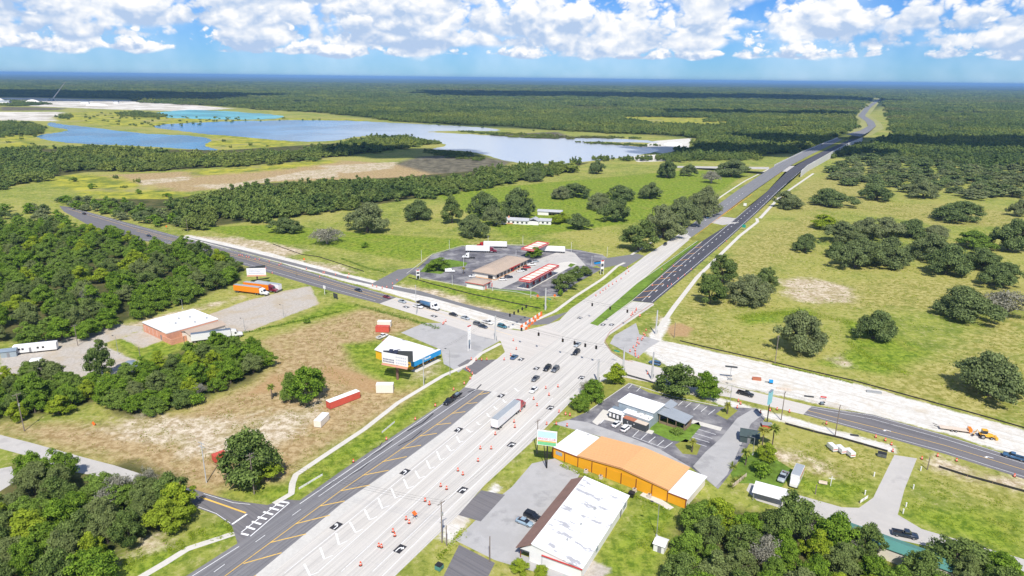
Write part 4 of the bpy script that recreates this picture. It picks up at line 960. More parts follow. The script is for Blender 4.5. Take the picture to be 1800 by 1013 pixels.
# ------------------------------------------------------------------ far woodland: nobody could count it
def canopy_tile(seed, n, W, leafn, leaf, hr):
    rg = np.random.default_rng(seed); acc = [[], [], [], []]; ev, ef, et = [], [], []; ne = 0
    for k in range(n):
        w = rg.uniform(7, 11); h = rg.uniform(*hr); ox, oy = rg.uniform(-W / 2, W / 2, 2)
        C, N, Sz, Ti, (a, b, c) = crown_parts(w, h, 10, leafn, leaf, rg, low=0.12, lob=(0.17, 0.27)); sh = rg.uniform(-.25, .25)
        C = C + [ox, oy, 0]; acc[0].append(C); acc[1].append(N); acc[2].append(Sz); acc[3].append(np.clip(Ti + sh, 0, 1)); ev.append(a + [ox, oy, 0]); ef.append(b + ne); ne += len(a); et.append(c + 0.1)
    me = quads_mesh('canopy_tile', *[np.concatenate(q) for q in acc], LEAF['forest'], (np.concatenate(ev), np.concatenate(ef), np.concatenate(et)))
    return bpy.data.objects.new('canopy_tile', me)


tiles = bpy.data.collections.new('canopy_tiles')
for i in range(5): tiles.objects.link(canopy_tile(900 + i, 10, 26, 240, 0.72, (6.5, 11)))


def woodland(name, label, pts, scales, coll):
    """one mass of woodland: canopy tiles instanced on scattered points"""
    me = bpy.data.meshes.new(name); me.from_pydata([(x, y, 0) for x, y in pts], [], []); me.update()
    at = me.attributes.new('sc', 'FLOAT_VECTOR', 'POINT'); at.data.foreach_set('vector', np.array(scales, np.float32).ravel())
    o = link(bpy.data.objects.new(name, me)); tag(o, label, 'woodland', kind='stuff')
    ng = bpy.data.node_groups.new(name, 'GeometryNodeTree')
    ng.interface.new_socket('Geometry', in_out='INPUT', socket_type='NodeSocketGeometry'); ng.interface.new_socket('Geometry', in_out='OUTPUT', socket_type='NodeSocketGeometry')
    N = ng.nodes; gi, go = N.new('NodeGroupInput'), N.new('NodeGroupOutput'); ip = N.new('GeometryNodeInstanceOnPoints'); ci = N.new('GeometryNodeCollectionInfo')
    ci.inputs['Collection'].default_value = coll; ci.inputs['Separate Children'].default_value = True; ci.inputs['Reset Children'].default_value = True
    rv = N.new('FunctionNodeRandomValue'); rv.data_type = 'FLOAT_VECTOR'; rv.inputs[1].default_value = (0, 0, 6.283); sc = N.new('GeometryNodeInputNamedAttribute'); sc.data_type = 'FLOAT_VECTOR'; sc.inputs[0].default_value = 'sc'
    ri = N.new('FunctionNodeRandomValue'); ri.data_type = 'INT'; ri.inputs[4].default_value = 0; ri.inputs[5].default_value = 4
    ip.inputs['Pick Instance'].default_value = True; L = ng.links
    L.new(gi.outputs[0], ip.inputs['Points']); L.new(ci.outputs[0], ip.inputs['Instance']); L.new(rv.outputs[0], ip.inputs['Rotation']); L.new(sc.outputs[0], ip.inputs['Scale']); L.new(ri.outputs[2], ip.inputs['Instance Index']); L.new(ip.outputs[0], go.inputs[0])
    md = o.modifiers.new('canopy', 'NODES'); md.node_group = ng
    return o


def fill(polys, excl, cell, jitter=0.5, seed=5, rmax=11000, keep=1.0, grow=True):
    """jittered cells over the outlines; cells grow with distance"""
    rg = np.random.default_rng(seed); out, scs = [], []
    for poly in polys:
        P = np.array([G2(*p) for p in poly]); x0, y0 = P.min(0); x1, y1 = P.max(0); x0, x1, y1 = max(x0, -rmax), min(x1, rmax), min(y1, rmax)
        y = y0
        while y < y1:
            f = max(1.0, min(6.0, y / 1700.0)) if grow else 1.0; c = cell * f; n = int((x1 - x0) / c) + 1
            xs = x0 + (np.arange(n) + rg.uniform(-jitter, jitter, n)) * c; ys = y + rg.uniform(-jitter, jitter, n) * c
            ok = (np.abs(xs) < ys * 0.88 + 60) & (sdf([poly], xs, ys) > 0) & (rg.uniform(size=n) < keep)
            if excl: ok &= sdf(excl, xs, ys) < 4.0 * f
            s = rg.uniform(0.85, 1.25, n) * f
            for a, b, q in zip(xs[ok], ys[ok], s[ok]): out.append((a, b)); scs.append((q, q, rg.uniform(0.6, 1.3) * (0.9 + 0.1 * f)))
            y += c
    return out, scs


FAR = [[(-300, 140), (900, 147), (1800, 158), (2100, 166), (2100, 302), (1830, 302), (1680, 294), (1570, 278), (1528, 262), (1575, 240), (1568, 215), (1558, 180), (1546, 168), (1530, 168), (1494, 206), (1500, 226), (1470, 240), (1440, 250), (1395, 268), (1330, 275), (1215, 281),
        (1225, 262), (1240, 245), (1190, 238), (1100, 236), (1000, 231), (880, 222), (800, 219), (700, 214), (640, 206), (560, 198), (470, 194), (410, 188), (250, 181), (230, 173), (0, 170), (-300, 170)]]
EXC = [[(1640, 225), (1700, 224), (1720, 229), (1650, 230)], [(1270, 232), (1320, 234), (1330, 240), (1280, 240)], [(700, 196), (820, 199), (800, 203), (720, 200)], [(500, 178), (600, 180), (590, 183), (510, 182)], [(1000, 186), (1110, 187), (1100, 191), (1010, 190)], [(1300, 196), (1400, 197), (1390, 201), (1310, 200)], [(1630, 196), (1760, 198), (1740, 202), (1640, 201)], [(1090, 205), (1250, 208), (1245, 222), (1160, 222), (1090, 212)], [(1355, 222), (1410, 222), (1410, 229), (1360, 229)], [(1222, 216), (1280, 213), (1290, 221), (1230, 226)], [(1490, 232), (1510, 215), (1495, 204), (1535, 168), (1556, 168), (1540, 200), (1562, 222), (1520, 246)],
       [(1150, 240), (1215, 240), (1215, 262), (1150, 262)]]
p, s = fill(FAR, EXC, 19.0); woodland('forest', 'endless dark green forest reaching to the horizon', p, s, tiles)
BELT = [[(0, 268), (60, 262), (130, 262), (230, 267), (330, 277), (400, 277), (500, 270), (590, 262), (660, 244), (735, 246), (755, 252), (690, 264), (600, 276), (520, 286), (430, 291), (330, 298), (250, 302), (150, 303), (90, 302), (40, 330), (-60, 350), (-60, 275)]]
p2, s2 = fill(BELT, [[(60, 262), (120, 262), (130, 275), (60, 280)], [(245, 276), (275, 276), (265, 286), (245, 286)]], 18.0, keep=0.9, grow=False); woodland('forest_belt', 'belt of dark trees between the lake and the sandy field', p2, [(a * 1.0, b * 1.0, c * .95) for a, b, c in s2], tiles)
PEN = [[(0, 216), (50, 218), (78, 230), (70, 238), (0, 242), (-80, 245), (-80, 216)], [(208, 200), (240, 198), (290, 204), (285, 208), (215, 205)], [(0, 178), (60, 180), (90, 184), (40, 187), (0, 187)], [(100, 205), (120, 203), (118, 210), (100, 210)]]
p3, s3 = fill(PEN, None, 16.0, grow=False, keep=0.8); woodland('forest_belt', 'clumps of trees on the banks of the quarry lakes', p3, [(a * .8, b * .8, c * .7) for a, b, c in s3], tiles)
HIL = [[(760, 318), (900, 296), (1030, 288), (1045, 280), (1120, 284), (1200, 285), (1200, 278), (1050, 284), (900, 300)], [(1420, 262), (1470, 250), (1528, 258), (1528, 268), (1460, 280)],[(1190,262),(1330,272),(1330,282),(1190,284)]]
p4, s4 = fill(HIL, [[(1410, 300), (1460, 262), (1515, 240), (1480, 240), (1380, 296)]], 12.0, grow=False, keep=0.8); woodland('forest_belt', 'dark trees along the lake shore and the overpass embankment', p4, [(a * .6, b * .6, c * .8) for a, b, c in s4], tiles)
ISL = [[(1010, 250), (1160, 256), (1150, 259), (1020, 252)], [(810, 232), (880, 234), (1010, 240), (1140, 244), (1000, 245), (900, 242)], [(745, 266), (800, 266), (860, 280), (830, 284), (760, 272)], [(640, 244), (700, 240), (750, 248), (780, 252), (700, 262), (640, 268)]]
p5, s5 = fill(ISL, None, 14.0, grow=False, keep=0.8); woodland('lakeside_brush', 'low dark brush on the spits of land in the big lake', p5, [(a * .6, b * .6, c * .35) for a, b, c in s5], tiles)
p7, s7 = fill([[(95, 208), (140, 198), (230, 198), (320, 205), (520, 209), (640, 212), (480, 213), (360, 219), (300, 225), (200, 221)], [(360, 248), (420, 250), (500, 256), (400, 262)], [(0, 238), (70, 234), (60, 262), (0, 268)], [(95, 305), (200, 312), (300, 335), (340, 350), (240, 358), (150, 340)], [(640, 208), (800, 220), (900, 228), (1000, 234), (900, 230), (780, 222)]], None, 26.0, grow=False, keep=0.35, seed=21); woodland('lakeside_brush', 'scattered bushes on the yellow-green banks of the lakes', p7, [(a * .22, b * .22, c * .42) for a, b, c in s7], tiles)
p6, s6 = fill([[(300, 372), (380, 352), (470, 336), (600, 330), (700, 326), (800, 324), (900, 308), (1000, 296), (1030, 296), (950, 312), (860, 330), (760, 346), (640, 362), (560, 374), (480, 386), (400, 395), (330, 404), (290, 396)]], None, 15.5, grow=False, seed=9, keep=0.9); woodland('forest_belt', 'long dark tree belt behind the left pasture and dirt track', p6, [(a * .95, b * .95, c * 1.0) for a, b, c in s6], tiles)
# remaining pasture oaks high in the right pasture, spaced by eye
GRV = scatter([(1450, 305), (1490, 284), (1545, 274), (1700, 290), (1830, 302), (1830, 345), (1700, 350), (1640, 338), (1580, 342), (1500, 332)], 21, 77); gx, gy = sorted(a for a, b in GRV), sorted(b for a, b in GRV)
for (x, y) in GRV:
    gw = rnd.uniform(16, 29); plant_tree('far', x, y, gw, rnd.uniform(7, 11), ('broad' if gw > 22 else 'narrow' if gw < 18 else 'round') + ' oak of the top pasture grove, column %s, ' % ('one from left', 'two', 'three', 'four', 'five', 'six', 'seven', 'eight, rightmost')[gx.index(x) * 8 // len(gx)] + ('front row', 'second row', 'third row', 'back row')[gy.index(y) * 4 // len(gy)], 'oaks of the grove at the top of the pasture', 'live_oak')
for i, (x, y) in enumerate(scatter([(80, 300), (130, 305), (200, 330), (300, 345), (280, 352), (160, 335), (60, 318)], 34, 78)): plant_tree('farwood', x, y, rnd.uniform(6, 10), rnd.uniform(4, 6), 'lone bush in the yellow-green meadow at left', 'bushes in the yellow-green meadow', 'shrub', 'shrub')

# ------------------------------------------------------------------ buildings
B = dict(
    white=pm('white_render', (0.78, 0.77, 0.75), 0.85, 0.06, 0.8), roof_white=pm('white_roof_coating', (0.84, 0.84, 0.83), 0.7, 0.05, 0.4),
    roof_worn=pm('white_roof_peeling', (0.83, 0.83, 0.82), 0.75, 0.05, 0.4, wear=((0.40, 0.40, 0.42), 0.535, 0.42), streak=(math.radians(-28), 2.2)),
    roof_stain=pm('white_roof_stained', (0.80, 0.80, 0.79), 0.75, 0.05, 0.4, wear=((0.22, 0.22, 0.23), 0.62, 0.16)),
    yellow=pm('yellow_wall', (0.78, 0.36, 0.012), 0.8, 0.05, 0.6), brown=pm('brown_trim', (0.26, 0.075, 0.02), 0.7, 0.12, 1.0), peach=pm('peach_metal_roof', (0.70, 0.385, 0.17), 0.6, 0.05, 0.3, streak=(math.radians(53), 12)),
    shingle=pm('brown_shingles', (0.24, 0.145, 0.115), 0.9, 0.22, 2.5), tan=pm('tan_shingles', (0.43, 0.34, 0.265), 0.9, 0.12, 1.6), cream=pm('cream_wall', (0.76, 0.70, 0.60), 0.85, 0.06, 0.8),
    glass=pm('dark_glass', (0.03, 0.035, 0.045), 0.12, 0.2, 0.5, spec=0.6), red=pm('red_trim', (0.55, 0.05, 0.05), 0.5, 0.1, 1.0), brick=pm('orange_brick', (0.64, 0.31, 0.20), 0.85, 0.14, 1.4),
    bluef=pm('blue_fascia', (0.02, 0.30, 0.66), 0.5, 0.05, 1.0), amber=pm('amber_wall', (0.80, 0.45, 0.02), 0.8, 0.05, 0.8), greym=pm('grey_metal_roof', (0.36, 0.39, 0.42), 0.5, 0.08, 1.2, metal=0.2, streak=(math.radians(-38), 6)), charcoal=pm('charcoal_wall', (0.055, 0.06, 0.065), 0.8, 0.2, 1.0),
    bgrey=pm('blue_grey_wall', (0.30, 0.35, 0.38), 0.8, 0.12, 0.8), rust=pm('rust_roof', (0.42, 0.15, 0.08), 0.8, 0.12, 1.0), sandy=pm('sandy_roof', (0.62, 0.52, 0.42), 0.85, 0.12, 1.0), green=pm('green_metal_roof', (0.085, 0.235, 0.20), 0.5, 0.08, 1.0, streak=(math.radians(53), 10)), dgreen=pm('dark_green_shed', (0.06, 0.085, 0.085), 0.55, 0.15, 1.0), slate=pm('slate_blue', (0.20, 0.25, 0.30), 0.6, 0.12, 1.0),
    houseroof=pm('weathered_roof', (0.42, 0.43, 0.45), 0.8, 0.14, 0.8), steel=pm('galvanised', (0.45, 0.46, 0.46), 0.45, 0.1, 1.0, metal=0.5), wood=pm('weathered_wood', (0.24, 0.17, 0.11), 0.9, 0.2, 1.5), door=pm('grey_door', (0.22, 0.22, 0.23), 0.6, 0.1, 1.0), asph=M['lot_grey'], black=pm('black_paint', (0.02, 0.02, 0.022), 0.5, 0.2, 1.0), pole=pm('pole_wood', (0.22, 0.18, 0.15), 0.9, 0.2, 2.0), conc_pole=pm('pole_concrete', (0.50, 0.50, 0.49), 0.85, 0.1, 1.0))


def site(name, label, px, py, deg, cat='building'):
    g = G(px, py); return thing(name, label, cat, (g.x, g.y, 0), math.radians(deg))


def part(par, name, mat, *boxes, sub=None):
    mb = MB()
    for b in boxes: mb.box(*b)
    return mb.build(name, mat, par)


def poly_part(par, name, mat, verts, faces): return MB().add(verts, faces).build(name, mat, par)


def gable_roof(par, name, mat, x0, x1, y0, y1, z0, z1, axis='x', th=0.18, over=0.4):
    """two-slope roof with thickness; axis = ridge direction"""
    o = over
    if axis == 'x':
        ym = (y0 + y1) / 2; pr = [(y0 - o, z0), (ym, z1), (y1 + o, z0), (y1 + o, z0 - th), (ym, z1 - th), (y0 - o, z0 - th)]
        r0 = [(x0 - o, a, b) for a, b in pr]; r1 = [(x1 + o, a, b) for a, b in pr]
    else:
        xm = (x0 + x1) / 2; pr = [(x0 - o, z0), (xm, z1), (x1 + o, z0), (x1 + o, z0 - th), (xm, z1 - th), (x0 - o, z0 - th)]
        r0 = [(a, y0 - o, b) for a, b in pr]; r1 = [(a, y1 + o, b) for a, b in pr]
    mb = MB(); n = 6; mb.add(r0 + r1, [(i, (i + 1) % n, n + (i + 1) % n, n + i) for i in range(n)] + [(0, 1, 4, 5), (1, 2, 3, 4), (6, 11, 10, 7), (7, 10, 9, 8)])
    return mb.build(name, mat, par)


def hip_roof(par, name, mat, x0, x1, y0, y1, z0, z1, over=0.5, inset=None):
    o = over; x0 -= o; x1 += o; y0 -= o; y1 += o; k = inset if inset is not None else min(x1 - x0, y1 - y0) / 2 * 0.98
    v = [(x0, y0, z0), (x1, y0, z0), (x1, y1, z0), (x0, y1, z0)]
    v += [(x0 + k, y0 + k, z1), (x1 - k, y0 + k, z1), (x1 - k, y1 - k, z1), (x0 + k, y1 - k, z1)]; v += [(a, b, z0 - 0.25) for a, b, _ in v[:4]]
    return MB().add(v, [(0, 1, 5, 4), (1, 2, 6, 5), (2, 3, 7, 6), (3, 0, 4, 7), (4, 5, 6, 7), (8, 9, 1, 0), (9, 10, 2, 1), (10, 11, 3, 2), (11, 8, 0, 3), (11, 10, 9, 8)]).build(name, mat, par)


def text(par, body, size, mat, loc, rot, name='lettering'):
    c = bpy.data.curves.new(name, 'FONT'); c.body = body; c.size = size; c.align_x = 'CENTER'; c.align_y = 'CENTER'; c.extrude = 0.01; 
    tmp = bpy.data.objects.new(name, c); me = bpy.data.meshes.new_from_object(tmp); bpy.data.objects.remove(tmp); bpy.data.curves.remove(c)
    me.materials.clear(); me.materials.append(mat); o = bpy.data.objects.new(name, me); link(o, par); o.location = loc; o.rotation_euler = rot; return o


# --- long orange hall
h = site('hall_building', 'long hall with orange panelled wall and peach low gable roof', 970.6, 804, -36.5)
part(h, 'wall', B['white'], (0.1, 8.7, 0.2, 13.6, 0, 3.1)); part(h, 'flat_roof', B['roof_stain'], (0, 8.8, 0.15, 13.8, 3.1, 3.35)); part(h, 'wall', B['cream'], (8.9, 36.7, 0.2, 13.7, 0, 3.3)); part(h, 'wall', B['cream'], (36.8, 41.9, 0.2, 13.6, 0, 2.7)); part(h, 'flat_roof', B['roof_stain'], (36.8, 42.3, 0.1, 13.9, 2.7, 2.95))
gable_roof(h, 'roof', B['peach'], 8.7, 36.9, -0.05, 14.0, 3.75, 5.0, 'y', 0.2, 0.15)
poly_part(h, 'gable_wall', B['yellow'], [(8.9, 0.12, 3.3), (36.7, 0.12, 3.3), (36.7, 0.12, 3.5), (22.8, 0.12, 4.72), (8.9, 0.12, 3.5)], [(0, 1, 2, 3, 4)])
for k in range(1, 12):
    for xa, xb, za, zb in ((8.6, 22.8, 3.76, 5.01), (22.8, 37.0, 5.01, 3.76)): y_ = k * 14.0 / 12; poly_part(h, 'roof_seam', B['peach'], [(xa, y_ - .04, za + .05), (xb, y_ - .04, zb + .05), (xb, y_ + .04, zb + .05), (xa, y_ + .04, za + .05), (xa, y_ - .04, za - .02), (xb, y_ - .04, zb - .02), (xb, y_ + .04, zb - .02), (xa, y_ + .04, za - .02)], [(0, 1, 2, 3), (0, 4, 5, 1), (2, 6, 7, 3)])
px_ = [0, 4.3, 8.85, 13.5, 18.2, 22.9, 27.5, 32.2, 36.75, 41.9]
for i in range(9):
    zt = 3.05 if i < 2 else (2.65 if i == 8 else 3.3)
    part(h, 'wall_panel', B['yellow'], (px_[i] + 0.14, px_[i + 1] - 0.14, 0.06, 0.2, 0.05, zt)); 
for i, x in enumerate(px_): part(h, 'pilaster', B['brown'], (x - 0.12, x + 0.12, -0.02, 0.19, 0, 2.7 if i == 9 else 3.1 if i < 2 else 3.4))
part(h, 'fascia', B['brown'], (0, 8.7, -0.06, 0.1, 3.05, 3.4)); part(h, 'fascia', B['brown'], (37.0, 42.2, -0.06, 0.08, 2.7, 3.0))
for x0, z0, x1, z1 in ((8.7, 3.45, 22.8, 4.7), (22.8, 4.7, 36.9, 3.45)):
    poly_part(h, 'fascia', B['brown'], [(x0, -0.16, z0), (x1, -0.16, z1), (x1, -0.16, z1 + .34), (x0, -0.16, z0 + .34), (x0, .1, z0), (x1, .1, z1), (x1, .1, z1 + .3), (x0, .1, z0 + .3)], [(0, 1, 2, 3), (4, 7, 6, 5), (3, 2, 6, 7), (0, 4, 5, 1)])
part(h, 'window', B['bgrey'], (1.2, 3.4, 0.0, 0.08, 1.5, 2.6)); poly_part(h, 'end_wall', B['amber'], [(-0.03, 0.2, 0), (-0.03, 13.5, 0), (-0.03, 13.5, 3.05), (-0.03, 0.2, 3.05)], [(0, 1, 2, 3)])
for x in (12.2, 17.0, 27.6, 32.0):
    a = thing('air_conditioner', 'beige air conditioner box against the orange wall, %s' % {12.2: 'leftmost', 17.0: 'second from left', 27.6: 'third from left', 32.0: 'rightmost'}[x], 'air conditioner', tuple(h.matrix_world @ Vector((0, 0, 0))), 0, 'air conditioners along the orange hall')
    p = Matrix.Translation(h.location) @ Matrix.Rotation(math.radians(-36.5), 4, 'Z') @ Vector((x, -0.9, 0)); a.location = p; a.rotation_euler = (0, 0, math.radians(-36.5))
    part(a, 'cabinet', B['sandy'], (-.45, .45, -.4, .4, 0.1, .95)); part(a, 'base', B['asph'], (-.6, .6, -.55, .55, 0, .1)); MB().cyl((0, 0, .95), .32, .06, 10).build('fan_grille', B['charcoal'], a)
# --- white store with brown mansard
h = site('store_building', 'white store with peeling white roof and brown shingle slope', 913, 980, 62)
part(h, 'wall', B['white'], (0.0, 31.5, -15.6, -2.6, 0, 3.0)); 
poly_part(h, 'roof', B['roof_worn'], [(-0.4, -3.3, 5.2), (31.9, -3.3, 5.2), (32.2, -16.0, 3.15), (-0.2, -16.0, 3.15), (-0.4, -3.3, 5.0), (31.9, -3.3, 5.0), (32.2, -16, 2.95), (-.2, -16, 2.95)], [(0, 3, 2, 1), (4, 5, 6, 7), (0, 1, 5, 4), (1, 2, 6, 5), (2, 3, 7, 6), (3, 0, 4, 7)])
poly_part(h, 'shingle_slope', B['shingle'], [(-0.6, 0.7, 3.0), (31.9, 0.7, 3.0), (31.7, -3.25, 5.24), (-0.4, -3.25, 5.24), (-0.6, 0.7, 2.75), (31.9, .7, 2.75), (31.7, -3.25, 4.9), (-.4, -3.25, 4.9)], [(0, 1, 2, 3), (4, 7, 6, 5), (0, 4, 5, 1), (0, 3, 7, 4), (1, 5, 6, 2)])
poly_part(h, 'gable_wall', B['white'], [(-0.05, -0.2, 2.6), (-0.05, -3.3, 4.98), (-0.05, -15.6, 3.0), (-0.05, -15.6, 0), (-0.05, -3.0, 0), (-0.05, -3.0, 2.6)], [(0, 1, 2, 3, 4, 5)])
poly_part(h, 'gable_wall', B['white'], [(31.55, -0.2, 2.6), (31.55, -3.3, 4.98), (31.55, -15.6, 3.0), (31.55, -15.6, 0), (31.55, -3.0, 0), (31.55, -3.0, 2.6)], [(5, 4, 3, 2, 1, 0)])
part(h, 'fascia', B['red'], (-0.45, -0.22, -16.0, -5.9, 3.0, 3.22)); part(h, 'soffit', B['charcoal'], (-0.3, 31.3, -2.6, 0.0, 2.42, 2.5))
for x in (0.2, 6, 12, 18, 24, 31): part(h, 'porch_post', B['brown'], (x - .08, x + .08, -0.3, -0.14, 0, 2.42))
for x in (3, 9, 15, 21, 27): part(h, 'window', B['glass'], (x - 1.2, x + 1.2, -2.62, -2.56, 0.7, 2.2))
part(h, 'ridge_cap', B['roof_white'], (-0.4, 31.8, -3.45, -3.15, 5.2, 5.3))
for x in (6, 13, 20.5): part(h, 'roof_vent', B['steel'], (x - .2, x + .2, -9.2 - x * .08, -8.8 - x * .08, 4.1, 4.7))
part(h, 'back_door', B['door'], (26, 27, -15.66, -15.6, 0, 2.1)); part(h, 'back_window', B['bgrey'], (28.4, 30.6, -15.66, -15.6, .8, 2.2)); part(h, 'back_window', B['bgrey'], (9, 10.4, -15.66, -15.6, 1, 2.1)); part(h, 'downpipe', B['steel'], (-.12, -.02, -5.95, -5.85, 0, 3.2))
# --- old brick building with tan lean-to
h = site('brick_building', 'low orange brick building with stained white flat roof and tan gable annex', 253, 583, -37.5)
part(h, 'wall', B['brick'], (0, 21, 0, 23, 0, 4.0)); part(h, 'flat_roof', B['roof_stain'], (0.3, 20.7, 0.3, 22.7, 4.0, 4.15))
for b in ((-.1, 21.1, -.1, .3, 4.0, 4.5), (-.1, 21.1, 22.7, 23.1, 4.0, 4.5), (-.1, .3, .3, 22.7, 4.0, 4.5), (20.7, 21.1, .3, 22.7, 4.0, 4.5)): part(h, 'parapet', B['roof_white'], b)
part(h, 'annex_wall', B['cream'], (21.1, 27.6, 6.4, 22.4, 0, 3.1)); gable_roof(h, 'annex_roof', B['tan'], 20.9, 27.8, 6.3, 22.5, 3.3, 4.3, 'y', .2, .3); part(h, 'yard_wall', B['brick'], (17.5, 25, -0.3, 0.0, 0, 2.4), (24.7, 25, 0, 6.2, 0, 2.4))
for x in (2, 5.5, 9, 12.5): part(h, 'boarded_window', B['brick'], (x, x + 2.2, -.08, .02, .9, 3.0)); part(h, 'window_frame', B['white'], (x - .12, x, -.1, .02, .8, 3.1))
part(h, 'door', B['door'], (15.2, 16.3, -.06, .02, 0, 2.2)); part(h, 'fascia', B['charcoal'], (-.14, 17, -.14, -.1, 3.9, 4.1))
for x, y in ((7, 12), (9, 16), (16, 20), (12, 8), (17, 14)): part(h, 'roof_unit', B['steel'], (x, x + .8, y, y + .7, 4.15, 4.7))
# --- restaurant
h = site('restaurant_building', 'grey restaurant with white roof, dark front wall and metal roofed porch', 1060, 735, -38)
part(h, 'wall', B['bgrey'], (2.6, 15.4, 5.5, 13, 0, 4.7)); part(h, 'flat_roof', B['roof_white'], (2.3, 15.7, 5.2, 13.3, 4.7, 4.95)); part(h, 'annex_wall', B['bgrey'], (6, 15.3, 2.6, 5.45, 0, 3.1)); part(h, 'annex_roof', B['roof_white'], (5.8, 15.5, 2.5, 5.45, 3.1, 3.3))
part(h, 'front_wall', B['charcoal'], (7.2, 15.6, 0.3, 2.4, 0, 2.3)); part(h, 'front_roof', B['sandy'], (11.4, 15.6, 0.3, 2.4, 2.3, 2.42)); part(h, 'front_roof', B['rust'], (7.2, 11.4, 0.3, 2.4, 2.3, 2.46)); part(h, 'side_room', B['slate'], (1.2, 5.9, 2.4, 5.4, 0, 2.6)); part(h, 'side_roof', B['slate'], (1.0, 6.0, 3.6, 5.45, 2.6, 2.78)); part(h, 'side_roof', B['roof_white'], (1.0, 6.6, 1.2, 3.55, 2.5, 2.66)); part(h, 'side_wall', B['charcoal'], (1.2, 6.4, 1.4, 2.35, 0, 2.5)); part(h, 'entry_column', B['white'], (6.5, 7.15, .3, 1.3, 0, 2.6))
for x in (1.5, 2.9, 4.3): part(h, 'window', B['white'], (x, x + .8, 1.33, 1.39, .7, 2.0))
for x in (8.8, 11.2): part(h, 'wall_lamp', B['white'], (x, x + .3, .22, .3, 1.3, 1.6))
for x, y, s in ((10, 4.4, .7), (12.3, 4.8, .5), (14.6, 3.2, .4), (11.8, 3.4, .35)): part(h, 'roof_unit', B['steel'], (x, x + s, y, y + s, 3.3, 3.3 + s))
poly_part(h, 'porch_roof', B['greym'], [(15.5, 8.4, 3.6), (25.2, 8.4, 2.9), (25.2, 14.6, 3.1), (15.5, 15.2, 3.8), (15.5, 8.4, 3.45), (25.2, 8.4, 2.75), (25.2, 14.6, 2.95), (15.5, 15.2, 3.65)], [(0, 1, 2, 3), (7, 6, 5, 4), (0, 4, 5, 1), (1, 5, 6, 2), (2, 6, 7, 3), (3, 7, 4, 0)])
poly_part(h, 'porch_roof', B['greym'], [(14.9, 13.1, 4.3), (17.8, 13.3, 3.75), (17.8, 18.6, 3.75), (14.9, 19.2, 4.3), (14.9, 13.1, 4.1), (17.8, 13.3, 3.6), (17.8, 18.6, 3.6), (14.9, 19.2, 4.1)], [(0, 1, 2, 3), (7, 6, 5, 4), (0, 4, 5, 1), (1, 5, 6, 2), (2, 6, 7, 3), (3, 7, 4, 0)])
part(h, 'porch_wall', B['wood'], (16.0, 24.9, 14.0, 14.2, 0, 2.7), (24.8, 24.95, 8.8, 14.0, 0, 1.1), (16, 24.8, 8.8, 8.92, 0, .9))
for x in (16.2, 19, 22, 24.8): part(h, 'porch_post', B['wood'], (x - .1, x + .1, 8.6, 8.8, 0, 2.95))
sheet('restaurant_lawn', [(1140, 757), (1153, 740), (1172, 736), (1200, 752), (1228, 742), (1232, 750), (1208, 778), (1180, 775)], med, 0.03); sheet('planting_island', [(1186, 782), (1205, 772), (1232, 783), (1225, 800), (1200, 798)], med2, 0.03); sheet('planting_island', [(1258, 728), (1280, 712), (1297, 722), (1278, 738)], med2, 0.03)
sheet('lot_verge', [(1284, 832), (1310, 800), (1335, 790), (1400, 830), (1370, 860), (1320, 850), (1290, 850)], MATS['median_grass'], 0.03); sheet('restaurant_walk', [(1041, 742), (1060, 720), (1073, 724), (1095, 742), (1150, 758), (1146, 764), (1078, 742), (1062, 738), (1050, 748)], M['walk'], 0.034); sheet('restaurant_walk', [(1218, 738), (1270, 752), (1266, 758), (1215, 744)], M['walk'], 0.03)
sheet('kerb_verge', [(1000, 722), (1018, 700), (1050, 680), (1090, 668), (1160, 683), (1180, 698), (1106, 673), (1030, 726)], med2, 0.03); sheet('kerb_verge', [(975, 745), (985, 750), (978, 762), (966, 756)], med, 0.05)
# --- blue and amber corner store
h = site('corner_store', 'amber corner store with white flat roof and bright blue fascia', 661, 630, -35)
mb = MB(); mb.prism([(0, 0), (19.5, 0), (19.5, 14), (-6, 14)], 0, 3.6); mb.build('wall', B['amber'], h); MB().prism([(-.3, -.4), (20.5, -.4), (20.5, 14.4), (-6.8, 14.4)], 3.6, 3.85).build('flat_roof', B['roof_stain'], h)
part(h, 'fascia', B['bluef'], (20.3, 21.7, -1.2, 14.6, 2.3, 4.3)); part(h, 'canopy_soffit', B['charcoal'], (19.5, 20.3, -.4, 14.4, 2.9, 3.0)); part(h, 'awning', B['white'], (20.35, 21.65, -1.15, 14.55, 4.3, 4.34))
for y in (1.2, 4.0, 6.8, 11.0): part(h, 'window', B['glass'], (19.48, 19.56, y, y + 1.9, .4, 2.4))
part(h, 'door', B['glass'], (19.48, 19.58, 9.2, 10.4, 0, 2.3)); part(h, 'lettering', B['roof_white'], *[(21.7, 21.73, 5.0 + k * .62, 5.0 + k * .62 + .42, 3.0, 3.0 + (.85, .55, .6, .5, .8, .55)[k]) for k in range(6)]); part(h, 'store_walk', M['walk'], (19.6, 22.4, -.5, 14, 0.0, .08))
